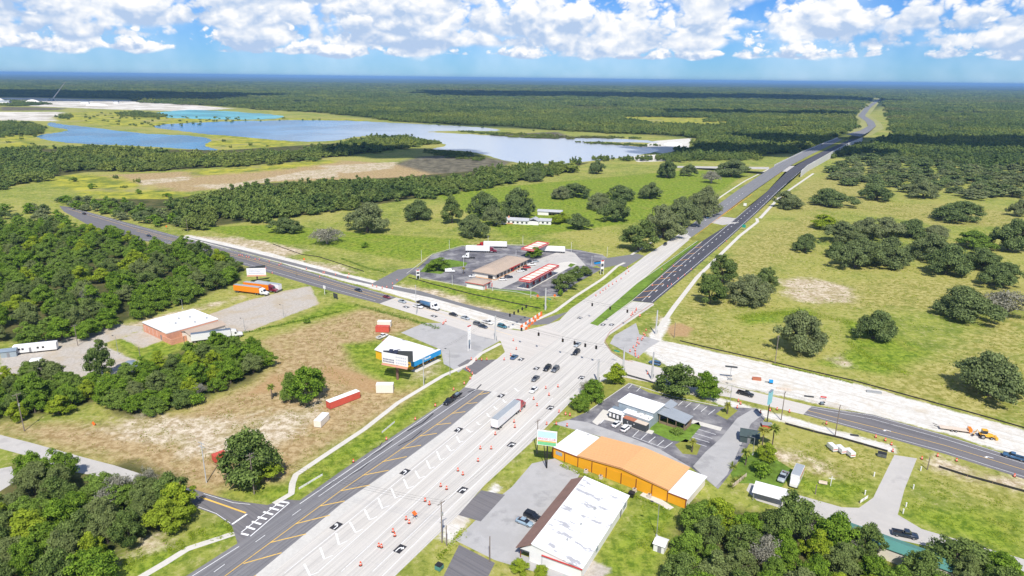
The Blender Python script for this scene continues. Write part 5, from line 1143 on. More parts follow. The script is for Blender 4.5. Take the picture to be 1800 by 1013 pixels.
# --- gas station
h = site('convenience_store', 'long convenience store with tan hipped roof and cream walls', 834, 487, 61.5)
part(h, 'wall', B['cream'], (0, 39, -13.4, 0, 0, 3.4)); hip_roof(h, 'roof', B['tan'], 0, 39, -13.4, 0, 3.6, 5.4, 1.0, 5.5)
for i in range(9): part(h, 'window', B['glass'], (2 + i * 4.1, 5 + i * 4.1, -13.46, -13.38, .6, 2.6))
part(h, 'window', B['glass'], (-.06, .02, -12, -9, .5, 2.4)); part(h, 'fascia', B['red'], (15, 28, -14.5, -14.42, 3.0, 3.6)); part(h, 'door', B['red'], (20.4, 22.2, -13.5, -13.46, 0, 2.4)); part(h, 'base_band', B['peach'], (-.04, 39.04, -13.44, -13.4, 0, .5), (-.04, 0, -13.4, .04, 0, .5))
h = site('car_wash', 'small white car wash with tan roof and red trim in front of the store', 820, 505, 61.5)
part(h, 'wall', B['white'], (0, 8, -10.4, 0, 0, 2.8)); hip_roof(h, 'roof', B['tan'], 0, 8, -10.4, 0, 3.1, 4.0, .5, 3.6); part(h, 'fascia', B['red'], (-.6, -.52, -10.9, .5, 2.75, 3.08), (-.52, 8.5, -10.98, -10.9, 2.75, 3.08)); part(h, 'bay_door', B['door'], (5.0, 7.4, -10.46, -10.4, 0, 2.5)); part(h, 'red_post', B['red'], (1.2, 1.6, -11.6, -11.2, 0, 2.2), (7.6, 8.0, -11.6, -11.2, 0, 2.2))
def fuel_canopy(name, label, px, py, L, Wd, z, cols):
    c = site(name, label, px, py, 61.5, 'canopy')
    part(c, 'deck', B['cream'], (0.25, L - .25, -Wd + .25, -.25, z, z + .55))
    for b in ((-.3, L + .3, -Wd - .3, -Wd + .25, z - .3, z + .95), (-.3, L + .3, -.25, .3, z - .3, z + .95), (-.3, .25, -Wd + .25, -.25, z - .3, z + .95), (L - .25, L + .3, -Wd + .25, -.25, z - .3, z + .95)): part(c, 'fascia', B['red'], b)
    for b in ((-.3, L + .3, -Wd - .33, -Wd - .3, z + .25, z + .4), (-.33, -.3, -Wd - .3, .3, z + .25, z + .4)): part(c, 'stripe', B['roof_white'], b)
    n = int(L / 5)
    for i in range(1, n): part(c, 'roof_rib', B['rust'], (L * i / n - .12, L * i / n + .12, -Wd + .25, -.25, z + .55, z + .75))
    for i in range(cols):
        x = L * (i + .5) / cols
        for y in ((-Wd * .28), (-Wd * .72)): part(c, 'column', B['white'], (x - .18, x + .18, y - .18, y + .18, 0.2, z))
        p = part(c, 'fuel_pump', B['red'], (x - .45, x + .45, -Wd / 2 - .3, -Wd / 2 + .3, .2, 1.9)); part(p, 'screen', B['black'], (x - .46, x - .45, -Wd / 2 - .2, -Wd / 2 + .2, 1.2, 1.6)); part(c, 'island', M['kerb'], (x - 1.6, x + 1.6, -Wd * .85, -Wd * .15, 0, .2))
    return c
fuel_canopy('fuel_canopy', 'long red and cream fuel canopy in front of the store', 913, 508, 36, 6.2, 4.7, 5); fuel_canopy('fuel_canopy', 'red and white diesel canopy behind the store', 917, 453, 22, 8, 5.3, 2)
sheet('planting_island', [(738, 478), (750, 466), (790, 456), (822, 462), (818, 468), (795, 470), (775, 482)], med, 0.03); sheet('planting_island', [(860, 507), (940, 513), (948, 518), (930, 518), (870, 511)], med, 0.03); sheet('planting_island', [(1003, 463), (1012, 465), (1004, 470), (998, 468)], med, 0.03)
# --- ranch house and barn
h = site('ranch_house', 'long white ranch house with weathered grey roofs in the left pasture', 871, 394, -12)
part(h, 'wall', B['white'], (0, 7, .5, 10, 0, 2.8)); gable_roof(h, 'roof', B['houseroof'], 0, 7, .5, 10, 2.9, 5.0, 'y'); part(h, 'wall', B['white'], (7, 25, 3.5, 10.5, 0, 2.8)); gable_roof(h, 'roof', B['houseroof'], 6, 25, 3.5, 10.5, 2.9, 4.6, 'x'); part(h, 'wall', B['white'], (25, 33, 4, 13, 0, 2.8)); gable_roof(h, 'roof', B['houseroof'], 25, 33, 4, 13, 2.9, 5, 'y'); part(h, 'wall', B['white'], (33, 42, 8, 14, 0, 2.8)); gable_roof(h, 'roof', B['houseroof'], 33, 42, 8, 14, 2.9, 4.4, 'x')
for x in (9, 12.5, 16, 19.5, 23): part(h, 'window', B['glass'], (x, x + 1.5, 3.44, 3.5, .8, 2.1))
for x in (35, 38.5): part(h, 'window', B['glass'], (x, x + 1.5, 7.94, 8.0, .8, 2.1))
part(h, 'window', B['glass'], (2.6, 4.4, .44, .5, .8, 2.1)); part(h, 'chimney', B['brick'], (8.5, 9.7, 6, 7, 3.5, 5.6)); part(h, 'brick_wall', B['brick'], (8, 13, 3.42, 3.46, 0, .8))
h = site('barn', 'white open barn with grey roof behind the ranch house', 945, 378, -11)
part(h, 'wall', B['white'], (0, 9, 0, 7, 0, 2.9), (9, 20, 6.8, 7, 0, 2.9), (19.8, 20, 0, 6.8, 0, 2.9)); gable_roof(h, 'roof', B['houseroof'], 0, 20, 0, 7, 3.1, 4.4, 'x', .2, .5)
for x in (12, 15.5, 19): part(h, 'post', B['wood'], (x - .12, x + .12, 0, .24, 0, 2.95))
# --- sheds
def shed(label, px, py, deg, L, Wd, z, zr, wm, rm, kind='gable', name='shed', openfront=False):
    s = site(name, label, px, py, deg, 'shed')
    if openfront:
        for x in (.1, L - .3):
            for y in (.1, Wd - .3): part(s, 'post', B['steel'], (x, x + .2, y, y + .2, 0, z))
    else: part(s, 'wall', wm, (0, L, 0, Wd, 0, z)); part(s, 'door', B['door'], (L * .4, L * .4 + .9, -.05, .02, 0, 1.9))
    if kind == 'flat': part(s, 'roof', rm, (-.3, L + .3, -.3, Wd + .3, z, z + .15))
    else: gable_roof(s, 'roof', rm, 0, L, 0, Wd, z + .1, zr, 'x', .12, .25)
    return s
shed('dark green gable shed beside the palms', 1300, 777, -20, 5.5, 5, 2.2, 3.4, B['dgreen'], B['dgreen']); shed('long green metal roofed building half hidden by the lower right trees', 1450, 945, -37, 27, 5, 3.2, 4.2, B['cream'], B['green'], name='long_building'); shed('white flat carport roof beside the box truck', 1322, 880, -28, 8, 5.5, 2.6, 0, B['white'], B['roof_white'], 'flat', 'carport', True)
shed('small white metal shed at the edge of the lower right wood', 1148, 968, -30, 2.6, 3.0, 2.0, 2.6, B['white'], B['white']); shed('slate blue shed roof behind the storage yard trees', 218, 650, -34, 7, 4, 2.4, 3.0, B['slate'], B['slate']); shed('small blue-grey shed at the left edge of the yard', 2, 630, 22, 5.2, 3.2, 2.4, 3.4, B['bgrey'], B['slate']); shed('long pale roof half hidden in the thicket', 132, 690, 20, 9, 3, 2.0, 2.6, B['cream'], B['roof_white'])
shed('tan box shed behind the dark tree in the yard', 55, 650, 15, 4, 2.4, 2.0, 2.4, B['cream'], B['cream']); shed('red container-like hut at the left edge below the yard', -10, 678, 20, 5, 2.6, 2.3, 2.6, B['red'], B['red'])
h = site('sign_base_planter', 'red brick planter with grey cap under the teal sign', 1340, 752, -10, 'planter'); part(h, 'wall', B['red'], (0, 3, 0, 2, 0, 1.0)); part(h, 'cap', B['steel'], (-.15, 3.15, -.15, 2.15, 1.0, 1.1))
# --- far quarry
for nm, lab, pxx, pyy, L, Wd, hh in (('stockpile', 'big pale stockpile at the far quarry, left edge', -10, 183, 110, 70, 26), ('stockpile', 'sandy stockpile beside the quarry pond', 58, 182, 70, 40, 14), ('stockpile', 'low white stockpile in the middle of the quarry', 170, 186, 90, 40, 8), ('stockpile', 'small white stockpile at the near lake landing', 1182, 255, 40, 25, 5)):
    g = G(pxx, pyy); t = thing(nm, lab, 'stockpile', (g.x, g.y, 0)); mb = MB(); n = 14; rings = []
    for k, (f, z) in enumerate(((1, -.5), (.75, .35), (.4, .8), (.1, 1.0))):
        rings.append([(math.cos(2 * math.pi * i / n) * L / 2 * f * (1 + .12 * math.sin(i * 2.3 + k)), math.sin(2 * math.pi * i / n) * Wd / 2 * f * (1 + .1 * math.cos(i * 1.7)), z * hh) for i in range(n)])
    mb.loft(rings).build('heap', M['lime'], t, smooth=True)
g = G(90, 178); t = thing('dragline_crane', 'quarry crane with long slanted boom on the horizon side of the pits', 'crane', (g.x, g.y, 0)); part(t, 'cab', B['slate'], (-9, 9, -6, 6, 0, 9)); MB().tube([(5, 0, 6), (70, 0, 75)], [2.2, .9], 4).build('boom', B['steel'], t); MB().tube([(-5, 0, 9), (-2, 0, 22), (70, 0, 75)], .35, 3).build('stay_cable', B['charcoal'], t)
for i, (pxx, pyy, L, Wd, hh, rz) in enumerate(((150, 183, 26, 10, 7, .2), (205, 182, 18, 9, 6, -.2), (8, 184, 40, 16, 10, .1))):
    g = G(pxx, pyy); t = thing('quarry_shed', 'pale shed on the far quarry, %s' % ('near the crane', 'at the right end', 'at the left edge')[i], 'shed', (g.x, g.y, 0), rz); part(t, 'wall', B['white'], (-L / 2, L / 2, -Wd / 2, Wd / 2, 0, hh)); gable_roof(t, 'roof', B['greym'], -L / 2, L / 2, -Wd / 2, Wd / 2, hh + .1, hh * 1.4, 'x')
# --- overpass retaining wall and barriers
def wall_strip(name, label, pts, zt, th, mat):
    t = thing(name, label, 'wall'); mb = MB(); rings = []
    P = [G(p[0], p[1], rise(p[1])) for p in pts]
    for i, p in enumerate(P):
        d = (P[min(i + 1, len(P) - 1)] - P[max(0, i - 1)]); d.z = 0; d.normalize(); n = Vector((d.y, -d.x, 0)) * th
        rings.append([(p.x, p.y, -.1), (p.x + n.x, p.y + n.y, -.1), (p.x + n.x, p.y + n.y, p.z + zt), (p.x, p.y, p.z + zt)])
    mb.loft(rings).build('retaining_panel', mat, t); return t
wall_strip('retaining_wall', 'white concrete retaining wall under the far overpass', [(1408, 302), (1419, 292), (1462, 267.5), (1490, 253), (1516, 242.5)], 1.0, 0.6, pm('wall_concrete', (0.58, 0.57, 0.55), 0.9, 0.1, 0.4))
wall_strip('bridge_barrier', 'white barrier along the left side of the far overpass', [(1361, 291), (1413, 266), (1472, 242.5)], 1.0, 0.4, MATS['wall_concrete'])
# ------------------------------------------------------------------ vehicles
TYRE = pm('tyre', (0.02, 0.02, 0.021), 0.9, 0.2, 3.0); RIM = pm('rim', (0.42, 0.42, 0.43), 0.35, 0.1, 2.0, metal=0.7); GLS = pm('car_glass', (0.018, 0.022, 0.03), 0.08, 0.1, 1.0, spec=0.7); HL = pm('headlight_lens', (0.75, 0.77, 0.8), 0.15, 0.05, 1.0); TL = pm('taillight_lens', (0.35, 0.012, 0.012), 0.2, 0.1, 1.0); TRIM = pm('black_trim', (0.025, 0.025, 0.027), 0.6, 0.1, 2.0)
PAINTS = dict(black=(0.012, 0.013, 0.016), white=(0.78, 0.78, 0.77), silver=(0.36, 0.40, 0.43), grey=(0.11, 0.12, 0.135), blue=(0.05, 0.13, 0.24), teal=(0.03, 0.15, 0.20), red=(0.42, 0.02, 0.02), maroon=(0.17, 0.012, 0.035), dkblue=(0.022, 0.035, 0.065), paleblue=(0.28, 0.38, 0.46), orange=(0.85, 0.24, 0.01), yellow=(0.80, 0.42, 0.02))
def paint(c): return pm('paint_' + c, PAINTS[c], 0.32, 0.03, 1.0, spec=0.5, coat=0.6)


def ring8(x, hw, z0, z1, ch=0.12):
    return [(x, -hw, z0 + ch), (x, -hw + ch, z0), (x, hw - ch, z0), (x, hw, z0 + ch), (x, hw, z1 - ch), (x, hw - ch, z1), (x, -hw + ch, z1), (x, -hw, z1 - ch)]


def wheel(par, x, y, r=0.34, w=0.24, name='wheel'):
    o = MB().cyl((x, y - w / 2, r), r, w, 12, 'Y').build(name, TYRE, par); s = 1 if y > 0 else -1
    MB().cyl((x, y + s * w / 2 - (0.0 if s > 0 else .02), r), r * .6, .02, 10, 'Y').build('rim', RIM, o); return o


def car(kind, colour, px, py, head, label, group=None):
    """sedan, suv, pickup or van; front towards +x"""
    g = G(px, py); P = paint(colour); nm = {'sedan': 'car', 'suv': 'sport_utility_vehicle', 'pickup': 'pickup_truck', 'van': 'van'}[kind]
    t = thing(nm, label, {'sedan': 'car', 'suv': 'suv', 'pickup': 'pickup', 'van': 'van'}[kind], (g.x, g.y, 0.02), head, group); L, hw, wb = dict(sedan=(4.7, .90, 1.4), suv=(4.8, .95, 1.42), pickup=(5.8, .98, 1.85), van=(5.8, 1.0, 1.8))[kind]; f = L / 2
    mb = MB()
    if kind == 'sedan':
        mb.loft([ring8(-f, hw * .82, .38, .86), ring8(-f + .15, hw * .95, .24, .96), ring8(-f + 1.0, hw, .2, 1.0), ring8(.9, hw, .2, .96), ring8(f - .35, hw * .95, .22, .80), ring8(f, hw * .78, .34, .66)]).build('body', P, t, True)
        c = [ring8(-f + .55, hw * .78, .94, 1.0, .02), ring8(-f + 1.35, hw * .74, .94, 1.42, .08), ring8(.25, hw * .74, .94, 1.45, .08), ring8(1.15, hw * .8, .90, .97, .02)]; roof = (-f + 1.4, .28, hw * .66, 1.44)
    elif kind == 'suv':
        mb.loft([ring8(-f, hw * .88, .42, 1.0), ring8(-f + .12, hw * .96, .3, 1.08), ring8(.9, hw, .28, 1.08), ring8(f - .3, hw * .96, .3, 1.0), ring8(f, hw * .82, .42, .86)]).build('body', P, t, True)
        c = [ring8(-f + .08, hw * .82, 1.05, 1.15, .04), ring8(-f + .45, hw * .80, 1.05, 1.68, .1), ring8(.35, hw * .8, 1.05, 1.70, .1), ring8(1.15, hw * .86, 1.0, 1.08, .02)]; roof = (-f + .4, .42, hw * .76, 1.69)
    elif kind == 'pickup':
        mb.loft([ring8(-.35, hw, .34, 1.14), ring8(1.2, hw, .34, 1.14), ring8(f - .3, hw * .97, .36, 1.08), ring8(f, hw * .85, .45, .95)]).build('body', P, t, True)
        b = MB(); b.box(-f, -.38, -hw, -hw + .1, .5, 1.12); b.box(-f, -.38, hw - .1, hw, .5, 1.12); b.box(-f, -f + .08, -hw + .1, hw - .1, .5, 1.12); b.box(-f + .08, -.38, -hw + .1, hw - .1, .5, .62); bed = b.build('bed', P, t); MB().box(-f + .1, -.4, -hw + .12, hw - .12, .621, .64).build('bed_liner', TRIM, bed)
        c = [ring8(-.32, hw * .86, 1.12, 1.2, .03), ring8(-.2, hw * .82, 1.12, 1.78, .09), ring8(.85, hw * .82, 1.12, 1.8, .09), ring8(1.5, hw * .86, 1.08, 1.15, .02)]; roof = (-.22, .9, hw * .78, 1.79)
    else:
        mb.loft([ring8(-f, hw * .95, .4, 2.2), ring8(-f + .1, hw, .34, 2.3), ring8(.9, hw, .34, 2.3), ring8(1.6, hw, .34, 1.5), ring8(f - .15, hw * .95, .36, 1.15), ring8(f, hw * .85, .45, .95)]).build('body', P, t, True)
        c = [ring8(.95, hw * .93, 1.45, 2.2, .05), ring8(1.02, hw * .95, 1.45, 2.26, .05), ring8(1.75, hw * .92, 1.35, 1.52, .03)]; roof = (-f + .2, .85, hw * .9, 2.31)
    gl = MB().loft(c).build('windows', GLS, t); MB().box(roof[0], roof[1], -roof[2], roof[2], roof[3] - .05, roof[3] + .035).build('roof', P, t)
    for s in (-1, 1):
        MB().box(f - .14, f + .015, s * hw * .62 - .17, s * hw * .62 + .17, .62 if kind == 'sedan' else .8, .74 if kind == 'sedan' else .95).build('headlight', HL, t); MB().box(-f - .02, -f + .1, s * hw * .66 - .14, s * hw * .66 + .14, .68 if kind != 'van' else .9, .88 if kind != 'van' else 1.3).build('taillight', TL, t)
        MB().box(.95, 1.1, s * (hw + .02), s * (hw + .2), .98, 1.12).build('wing_mirror', TRIM, t) if s > 0 else MB().box(.95, 1.1, -hw - .2, -hw - .02, .98, 1.12).build('wing_mirror', TRIM, t)
        for x in (-wb, wb - .02): wheel(t, x, s * (hw - .13), .38 if kind in ('pickup', 'suv') else .33)
    return t


N_, S_, E_, W_ = HWY, HWY + math.pi, CRS, CRS + math.pi
q = math.radians
CARS = [('sedan', 'blue', 904, 630, N_, 'grey-blue sedan crossing beside the barrels at the left corner'), ('sedan', 'silver', 1015, 608, S_, 'silver sedan entering the intersection ahead of a black suv'), ('suv', 'black', 1013, 622, S_, 'black suv in the middle of the intersection'), ('suv', 'black', 962, 650, S_, 'black suv on the left of a waiting pair'), ('suv', 'grey', 976, 652, S_, 'dark grey suv on the right of a waiting pair'),
 ('sedan', 'grey', 941, 668, S_, 'dark grey sedan behind the pair of suvs'), ('sedan', 'white', 938, 688, S_, 'white sedan ahead of the red semi truck'), ('suv', 'blue', 1151, 641, W_, 'grey-blue suv on the right leg of the cross road'), ('pickup', 'black', 790, 708, S_, 'black pickup towing a small trailer on the left carriageway'),
 ('sedan', 'black', 148, 377, W_, 'black car at the far left end of the cross road'), ('sedan', 'dkblue', 262, 416, E_, 'dark car on the grey stretch of the cross road'), ('sedan', 'dkblue', 630, 512, E_, 'dark sedan on the cross road left of a maroon car'), ('sedan', 'maroon', 680, 524, E_, 'dark maroon car just before the concrete begins'), ('sedan', 'silver', 707, 532, E_, 'silver sedan behind the blue tank truck'),
 ('pickup', 'white', 735, 541, E_, 'white pickup alongside the blue tank truck'), ('sedan', 'black', 738, 533, W_, 'black car hidden behind the blue tank truck'), ('sedan', 'black', 797, 555, E_, 'black sedan queued on the cross road'), ('sedan', 'silver', 818, 561, E_, 'silver-white sedan queued behind three vehicles'), ('suv', 'grey', 840, 572, E_, 'dark grey suv leading into the queue beside a white pickup'), ('sedan', 'dkblue', 849, 576, E_, 'dark blue sedan in the near lane of the queue'), ('pickup', 'white', 857, 569, E_, 'white pickup in the queue at the intersection'), ('suv', 'teal', 883, 576, E_, 'teal suv at the head of the cross road queue'),
 ('suv', 'black', 1169, 431, S_, 'black suv on the far concrete leg'), ('sedan', 'blue', 1244, 384, S_, 'blue car at the far median opening'), ('sedan', 'black', 1345, 325, N_, 'dark car on the far dark carriageway'),
 ('van', 'white', 791, 479, q(5), 'white van on the grass-edged stalls left of the store'), ('sedan', 'white', 831, 487, q(200), 'white car at the left end of the store'), ('sedan', 'white', 884, 493, q(20), 'white car before the store corner'), ('suv', 'dkblue', 894, 489, q(20), 'dark suv next to the white car before the store corner'), ('sedan', 'white', 915, 478, q(20), 'white car parked at the storefront beside a black one'), ('sedan', 'black', 920, 476, q(20), 'black car between white and red cars at the storefront'), ('suv', 'red', 926, 472, q(20), 'red suv parked at the storefront'), ('pickup', 'white', 934, 467, q(20), 'white pickup parked right of the red suv'), ('sedan', 'silver', 941, 461, q(20), 'silver car at the far end of the storefront'), ('sedan', 'dkblue', 930, 461, q(20), 'dark car in the shade of the tree by the store'), ('pickup', 'white', 937, 497, N_, 'white pickup fuelling under the near end of the canopy'), ('suv', 'silver', 965, 482, N_, 'silver suv fuelling under the far end of the canopy'), ('sedan', 'silver', 1020, 482, q(10), 'pale car parked beside the corner trees of the gas station'), ('sedan', 'white', 1011, 480, q(10), 'white car left of the pale one by the corner trees'),
 ('pickup', 'white', 672, 594, q(55), 'white pickup behind the corner store'), ('pickup', 'red', 684, 600, q(55), 'red pickup with dark bed cover behind the corner store'), ('sedan', 'white', 1084, 748, q(52), 'white sedan parked before the restaurant'), ('suv', 'white', 1100, 756, q(52), 'white suv parked right of the white sedan at the restaurant'), ('suv', 'black', 936, 911, q(-35), 'black minivan parked before the white store'), ('sedan', 'paleblue', 922, 921, q(-32), 'pale blue sedan parked beside the black minivan'),
 ('van', 'white', 60, 641, q(200), 'white van parked in the storage yard'), ('pickup', 'silver', 1376, 842, q(235), 'white moving pickup left of the box truck'), ('pickup', 'black', 1310, 695, E_, 'black pickup with loaded bed on the right leg'), ('pickup', 'dkblue', 1590, 943, q(-20), 'dark pickup beside the long green roof'), ('pickup', 'blue', 1782, 806, W_, 'blue tow truck at the right edge of the cross road'), ('sedan', 'black', 1403, 297, N_, 'dark car near the far side road junction')]
for c in CARS: car(*c)


def tractor(par, colour, x0, sleeper=True):
    """truck tractor parts with the rear axle near x0; front towards +x"""
    P = paint(colour); c = MB().loft([ring8(x0 + 1.7, 1.22, .9, 3.5, .15), ring8(x0 + 2.0, 1.25, .9, 3.75, .2), ring8(x0 + 3.6, 1.25, .9, 3.35, .2), ring8(x0 + 4.3, 1.2, .9, 2.1, .15), ring8(x0 + 5.8, 1.05, .7, 1.75, .2), ring8(x0 + 6.1, .9, .7, 1.5, .2)]).build('cab', P, par, False)
    poly_part(c, 'windscreen', GLS, [(x0 + 3.66, -1.05, 3.22), (x0 + 3.66, 1.05, 3.22), (x0 + 4.36, 1.08, 2.16), (x0 + 4.36, -1.08, 2.16)], [(0, 3, 2, 1)]); MB().box(x0 + 6.08, x0 + 6.16, -.6, .6, .75, 1.45).build('grille', RIM, c)
    for s in (-1, 1): MB().box(x0 + 2.9, x0 + 3.7, s * 1.26 - .012, s * 1.26 + .012, 1.9, 2.7).build('side_window', GLS, c); MB().box(x0 + 5.95, x0 + 6.1, s * .82 - .15, s * .82 + .15, 1.0, 1.25).build('headlight', HL, c); MB().cyl((x0 + 1.5, s * 1.0, 1.0), .09, 2.9, 8).build('exhaust_stack', RIM, c); MB().cyl((x0 + 2.0, s * 1.02, .75), .32, 1.4, 10, 'X').build('fuel_tank', RIM, c)
    MB().box(x0 - 2.0, x0 + 5.6, -.45, .45, .55, .9).build('frame', TRIM, par)
    for s in (-1, 1):
        wheel(par, x0 + 4.9, s * 1.05, .5, .3)
        for x in (x0 - .7, x0 + .6): wheel(par, x, s * .95, .5, .55)


def semi(px, py, head, label, trailer='white', cab='white', roofc=None, length=15.5, solo=False, name='semi_truck', gap=0.9):
    """tractor and box trailer; px,py is the middle of the rear edge of the trailer"""
    g = G(px, py); t = thing(name, label, 'truck' if cab else 'trailer', (g.x, g.y, 0.02), head); P = paint(trailer)
    if not solo:
        b = MB().box(0, length, -1.28, 1.28, 1.15, 4.05).build('trailer_box', P, t); MB().box(.1, length - .1, -1.2, 1.2, 4.05, 4.08).build('trailer_roof', pm('trailer_roof', (0.44, 0.47, 0.49), .45, .08, .5, metal=.3) if roofc is None else roofc, b); MB().box(-.03, 0, -1.2, 1.2, 1.25, 3.95).build('rear_doors', B['white'], b)
        for x in (0, length - .1): MB().box(x - .01, x + .12, -1.3, 1.3, 4.0, 4.1).build('corner_rail', RIM, b)
        for k in range(1, int(length / 2.2)): MB().box(k * 2.2 - .03, k * 2.2 + .03, -1.295, -1.28, 1.25, 3.95).add([(k * 2.2 - .03, 1.295, 1.25), (k * 2.2 + .03, 1.295, 1.25), (k * 2.2 + .03, 1.295, 3.95), (k * 2.2 - .03, 1.295, 3.95)], [(0, 1, 2, 3)]).build('side_post', P, b)
        MB().box(.6, 3.6, -.5, .5, .7, 1.15).build('bogie', TRIM, t); MB().box(.02, .1, -1.1, 1.1, .55, .65).box(.02, .1, -.6, -.5, .6, 1.15).box(.02, .1, .5, .6, .6, 1.15).build('bumper', RIM, t)
        for s in (-1, 1):
            for x in (1.3, 2.6): wheel(t, x, s * .95, .5, .55)
            MB().box(-.05, -.03, s * 1.05 - .12, s * 1.05 + .12, 1.2, 1.4).build('taillight', TL, b)
        if not cab: MB().box(length - 3.0, length - 2.8, -.9, -.7, 0, 1.15).box(length - 3, length - 2.8, .7, .9, 0, 1.15).build('landing_gear', RIM, t)
    if cab: tractor(t, cab, (length - 1.4) if not solo else 2.2)
    return t


semi(869, 757, N_, 'red semi truck with grey-topped white trailer driving up the highway', 'white', 'red'); semi(337, 603, q(25), 'white semi truck with long white trailer beside the brick building', 'white', 'white', pm('dark_trailer_roof', (.12, .15, .19), .5, .1, .5))
semi(414, 513, q(-17.5), 'semi truck with orange trailer and white cab, front of the parked row', 'orange', 'white'); semi(431, 508, q(-17.5), 'semi truck with orange trailer and maroon cab, middle of the parked row', 'orange', 'maroon'); semi(493, 513, q(158), 'white semi trailer without cab at the back of the parked row', 'white', None, name='semi_trailer')
semi(819, 443, q(-3), 'white semi trailer with dark purple cab behind the store', 'white', 'maroon', B['roof_white']); semi(891, 436, q(178), 'white semi trailer with red cab at the back of the truck lot', 'white', 'red', B['roof_white']); semi(993, 445, q(172), 'white semi trailer reaching under the diesel canopy', 'white', None, B['roof_white'], name='semi_trailer'); semi(836, 455, q(178), 'white tractor unit without trailer behind the store', 'white', 'white', solo=True)
# blue tank truck
g = G(740, 538); t = thing('tank_truck', 'blue tank truck with white cab in the cross road queue', 'truck', (g.x, g.y, .02), E_); tractor(t, 'white', 6.0); MB().loft([[(x, math.cos(a) * r, 2.0 + math.sin(a) * r) for a in [2 * math.pi * i / 12 for i in range(12)]] for x, r in ((0, .7), (.3, 1.1), (6.6, 1.1), (6.9, .7))]).build('tank', paint('blue'), t, True); MB().box(0, 7, -.5, .5, .6, 1.0).build('tank_frame', TRIM, t)
for s in (-1, 1):
    for x in (1.2, 2.5): wheel(t, x, s * .95, .5, .5)
# box truck
g = G(1398, 850); t = thing('box_truck', 'white moving box truck with grey roof parked on the grass', 'truck', (g.x, g.y, 0.02), q(57)); MB().box(-1.8, 5.0, -1.2, 1.2, .8, 3.6).build('cargo_box', paint('white'), t); MB().box(-1.7, 4.9, -1.12, 1.12, 3.6, 3.64).build('box_roof', MATS['trailer_roof'], t); MB().box(-1.5, 4.8, 1.2, 1.215, 2.6, 3.1).box(-1.5, 4.8, -1.215, -1.2, 2.6, 3.1).build('stripe', B['red'], t); MB().loft([ring8(-3.2, 1.0, .6, 1.5, .15), ring8(-2.7, 1.05, .5, 1.7, .15), ring8(-1.9, 1.1, .5, 2.5, .15), ring8(-1.8, 1.1, .5, 2.6, .15)]).build('cab', paint('white'), t); MB().box(-1.83, -1.2, -1.215, 1.215, .85, 1.6).build('lettering_panel', B['bgrey'], t)
for s in (-1, 1):
    for x in (-2.4, 3.4): wheel(t, x, s * .95, .42, .3)
# small cargo trailers
for i, (px, py) in enumerate(((1468, 796), (1483, 800), (1499, 806))):
    g = G(px, py); t = thing('cargo_trailer', '%s of three small white cargo trailers on the grass' % ('left', 'middle', 'right')[i], 'trailer', (g.x, g.y, 0.0), q(100), 'small white trailers on the grass'); MB().loft([ring8(0, .8, .45, 1.9, .08), ring8(3.0, .8, .45, 1.9, .08), ring8(3.5, .7, .6, 1.6, .08)]).build('box', paint('white'), t); MB().box(-.012, 0, -.7, .7, .9, 1.15).build('stripe', B['red'], t); MB().tube([(3.4, 0, .5), (4.3, 0, .5)], .06, 5).build('tow_bar', TRIM, t)
    for s in (-1, 1): wheel(t, 1.4, s * .85, .33, .2)
# small utility trailer behind the black pickup
g = G(803, 697); t = thing('utility_trailer', 'black open utility trailer behind the black pickup', 'trailer', (g.x, g.y, .02), S_); MB().box(-2.2, 1.6, -.95, .95, .55, .65).build('deck', TRIM, t); MB().box(-2.2, 1.6, -.97, -.92, .65, 1.0).box(-2.2, 1.6, .92, .97, .65, 1.0).build('side_rail', TRIM, t); MB().box(-1, .5, -.5, .5, .65, 1.2).build('load', B['slate'], t); MB().tube([(1.6, 0, .6), (3.0, 0, .6)], .07, 5).build('tow_bar', TRIM, t)
for s in (-1, 1): wheel(t, -.4, s * 1.05, .33, .2)
# backhoe and flatbed trailer on the white roadbed
g = G(1730, 770); t = thing('backhoe_loader', 'yellow backhoe loader on the white roadbed', 'construction vehicle', (g.x, g.y, 0), q(-15)); Yp = paint('yellow'); MB().loft([ring8(-1.2, .8, .7, 1.6, .1), ring8(.6, .8, .7, 1.7, .1), ring8(2.2, .6, .7, 1.5, .1)]).build('body', Yp, t); MB().loft([ring8(-1.0, .75, 1.6, 2.8, .1), ring8(.4, .75, 1.6, 2.8, .1)]).build('cab', GLS, t); MB().box(-1.1, .5, -.8, .8, 2.8, 2.9).build('cab_roof', Yp, t); MB().tube([(1.2, .7, 1.3), (2.9, .7, .7)], .12, 5).tube([(1.2, -.7, 1.3), (2.9, -.7, .7)], .12, 5).build('loader_arm', Yp, t); MB().box(2.8, 3.5, -1.1, 1.1, .2, .9).build('bucket', Yp, t); MB().tube([(-1.2, 0, 1.0), (-2.4, 0, 2.6), (-3.2, 0, .9)], .16, 5).build('backhoe_arm', Yp, t); MB().box(-3.5, -3.0, -.3, .3, .4, .9).build('digging_bucket', TRIM, t)
for s in (-1, 1): wheel(t, -.8, s * .95, .75, .45); wheel(t, 1.7, s * .85, .45, .3)
g = G(1676, 757); t = thing('flatbed_trailer', 'long orange-ended flatbed trailer behind the backhoe', 'trailer', (g.x, g.y, 0), q(-17)); MB().box(-4.2, 4.0, -1.1, 1.1, .7, .85).build('deck', B['sandy'], t); MB().box(4.0, 4.9, -1.1, 1.1, .6, 1.7).build('gooseneck', paint('orange'), t); MB().tube([(4.9, 0, .8), (6.5, 0, .7)], .1, 5).build('tow_bar', TRIM, t); MB().tube([(-4.6, -.8, .8), (-6.0, -.8, 1.3)], .09, 4).tube([(-4.6, .8, .8), (-6.0, .8, 1.3)], .09, 4).build('ramp', TRIM, t)
for s in (-1, 1):
    for x in (-.8, .4): wheel(t, x, s * 1.1, .4, .3)
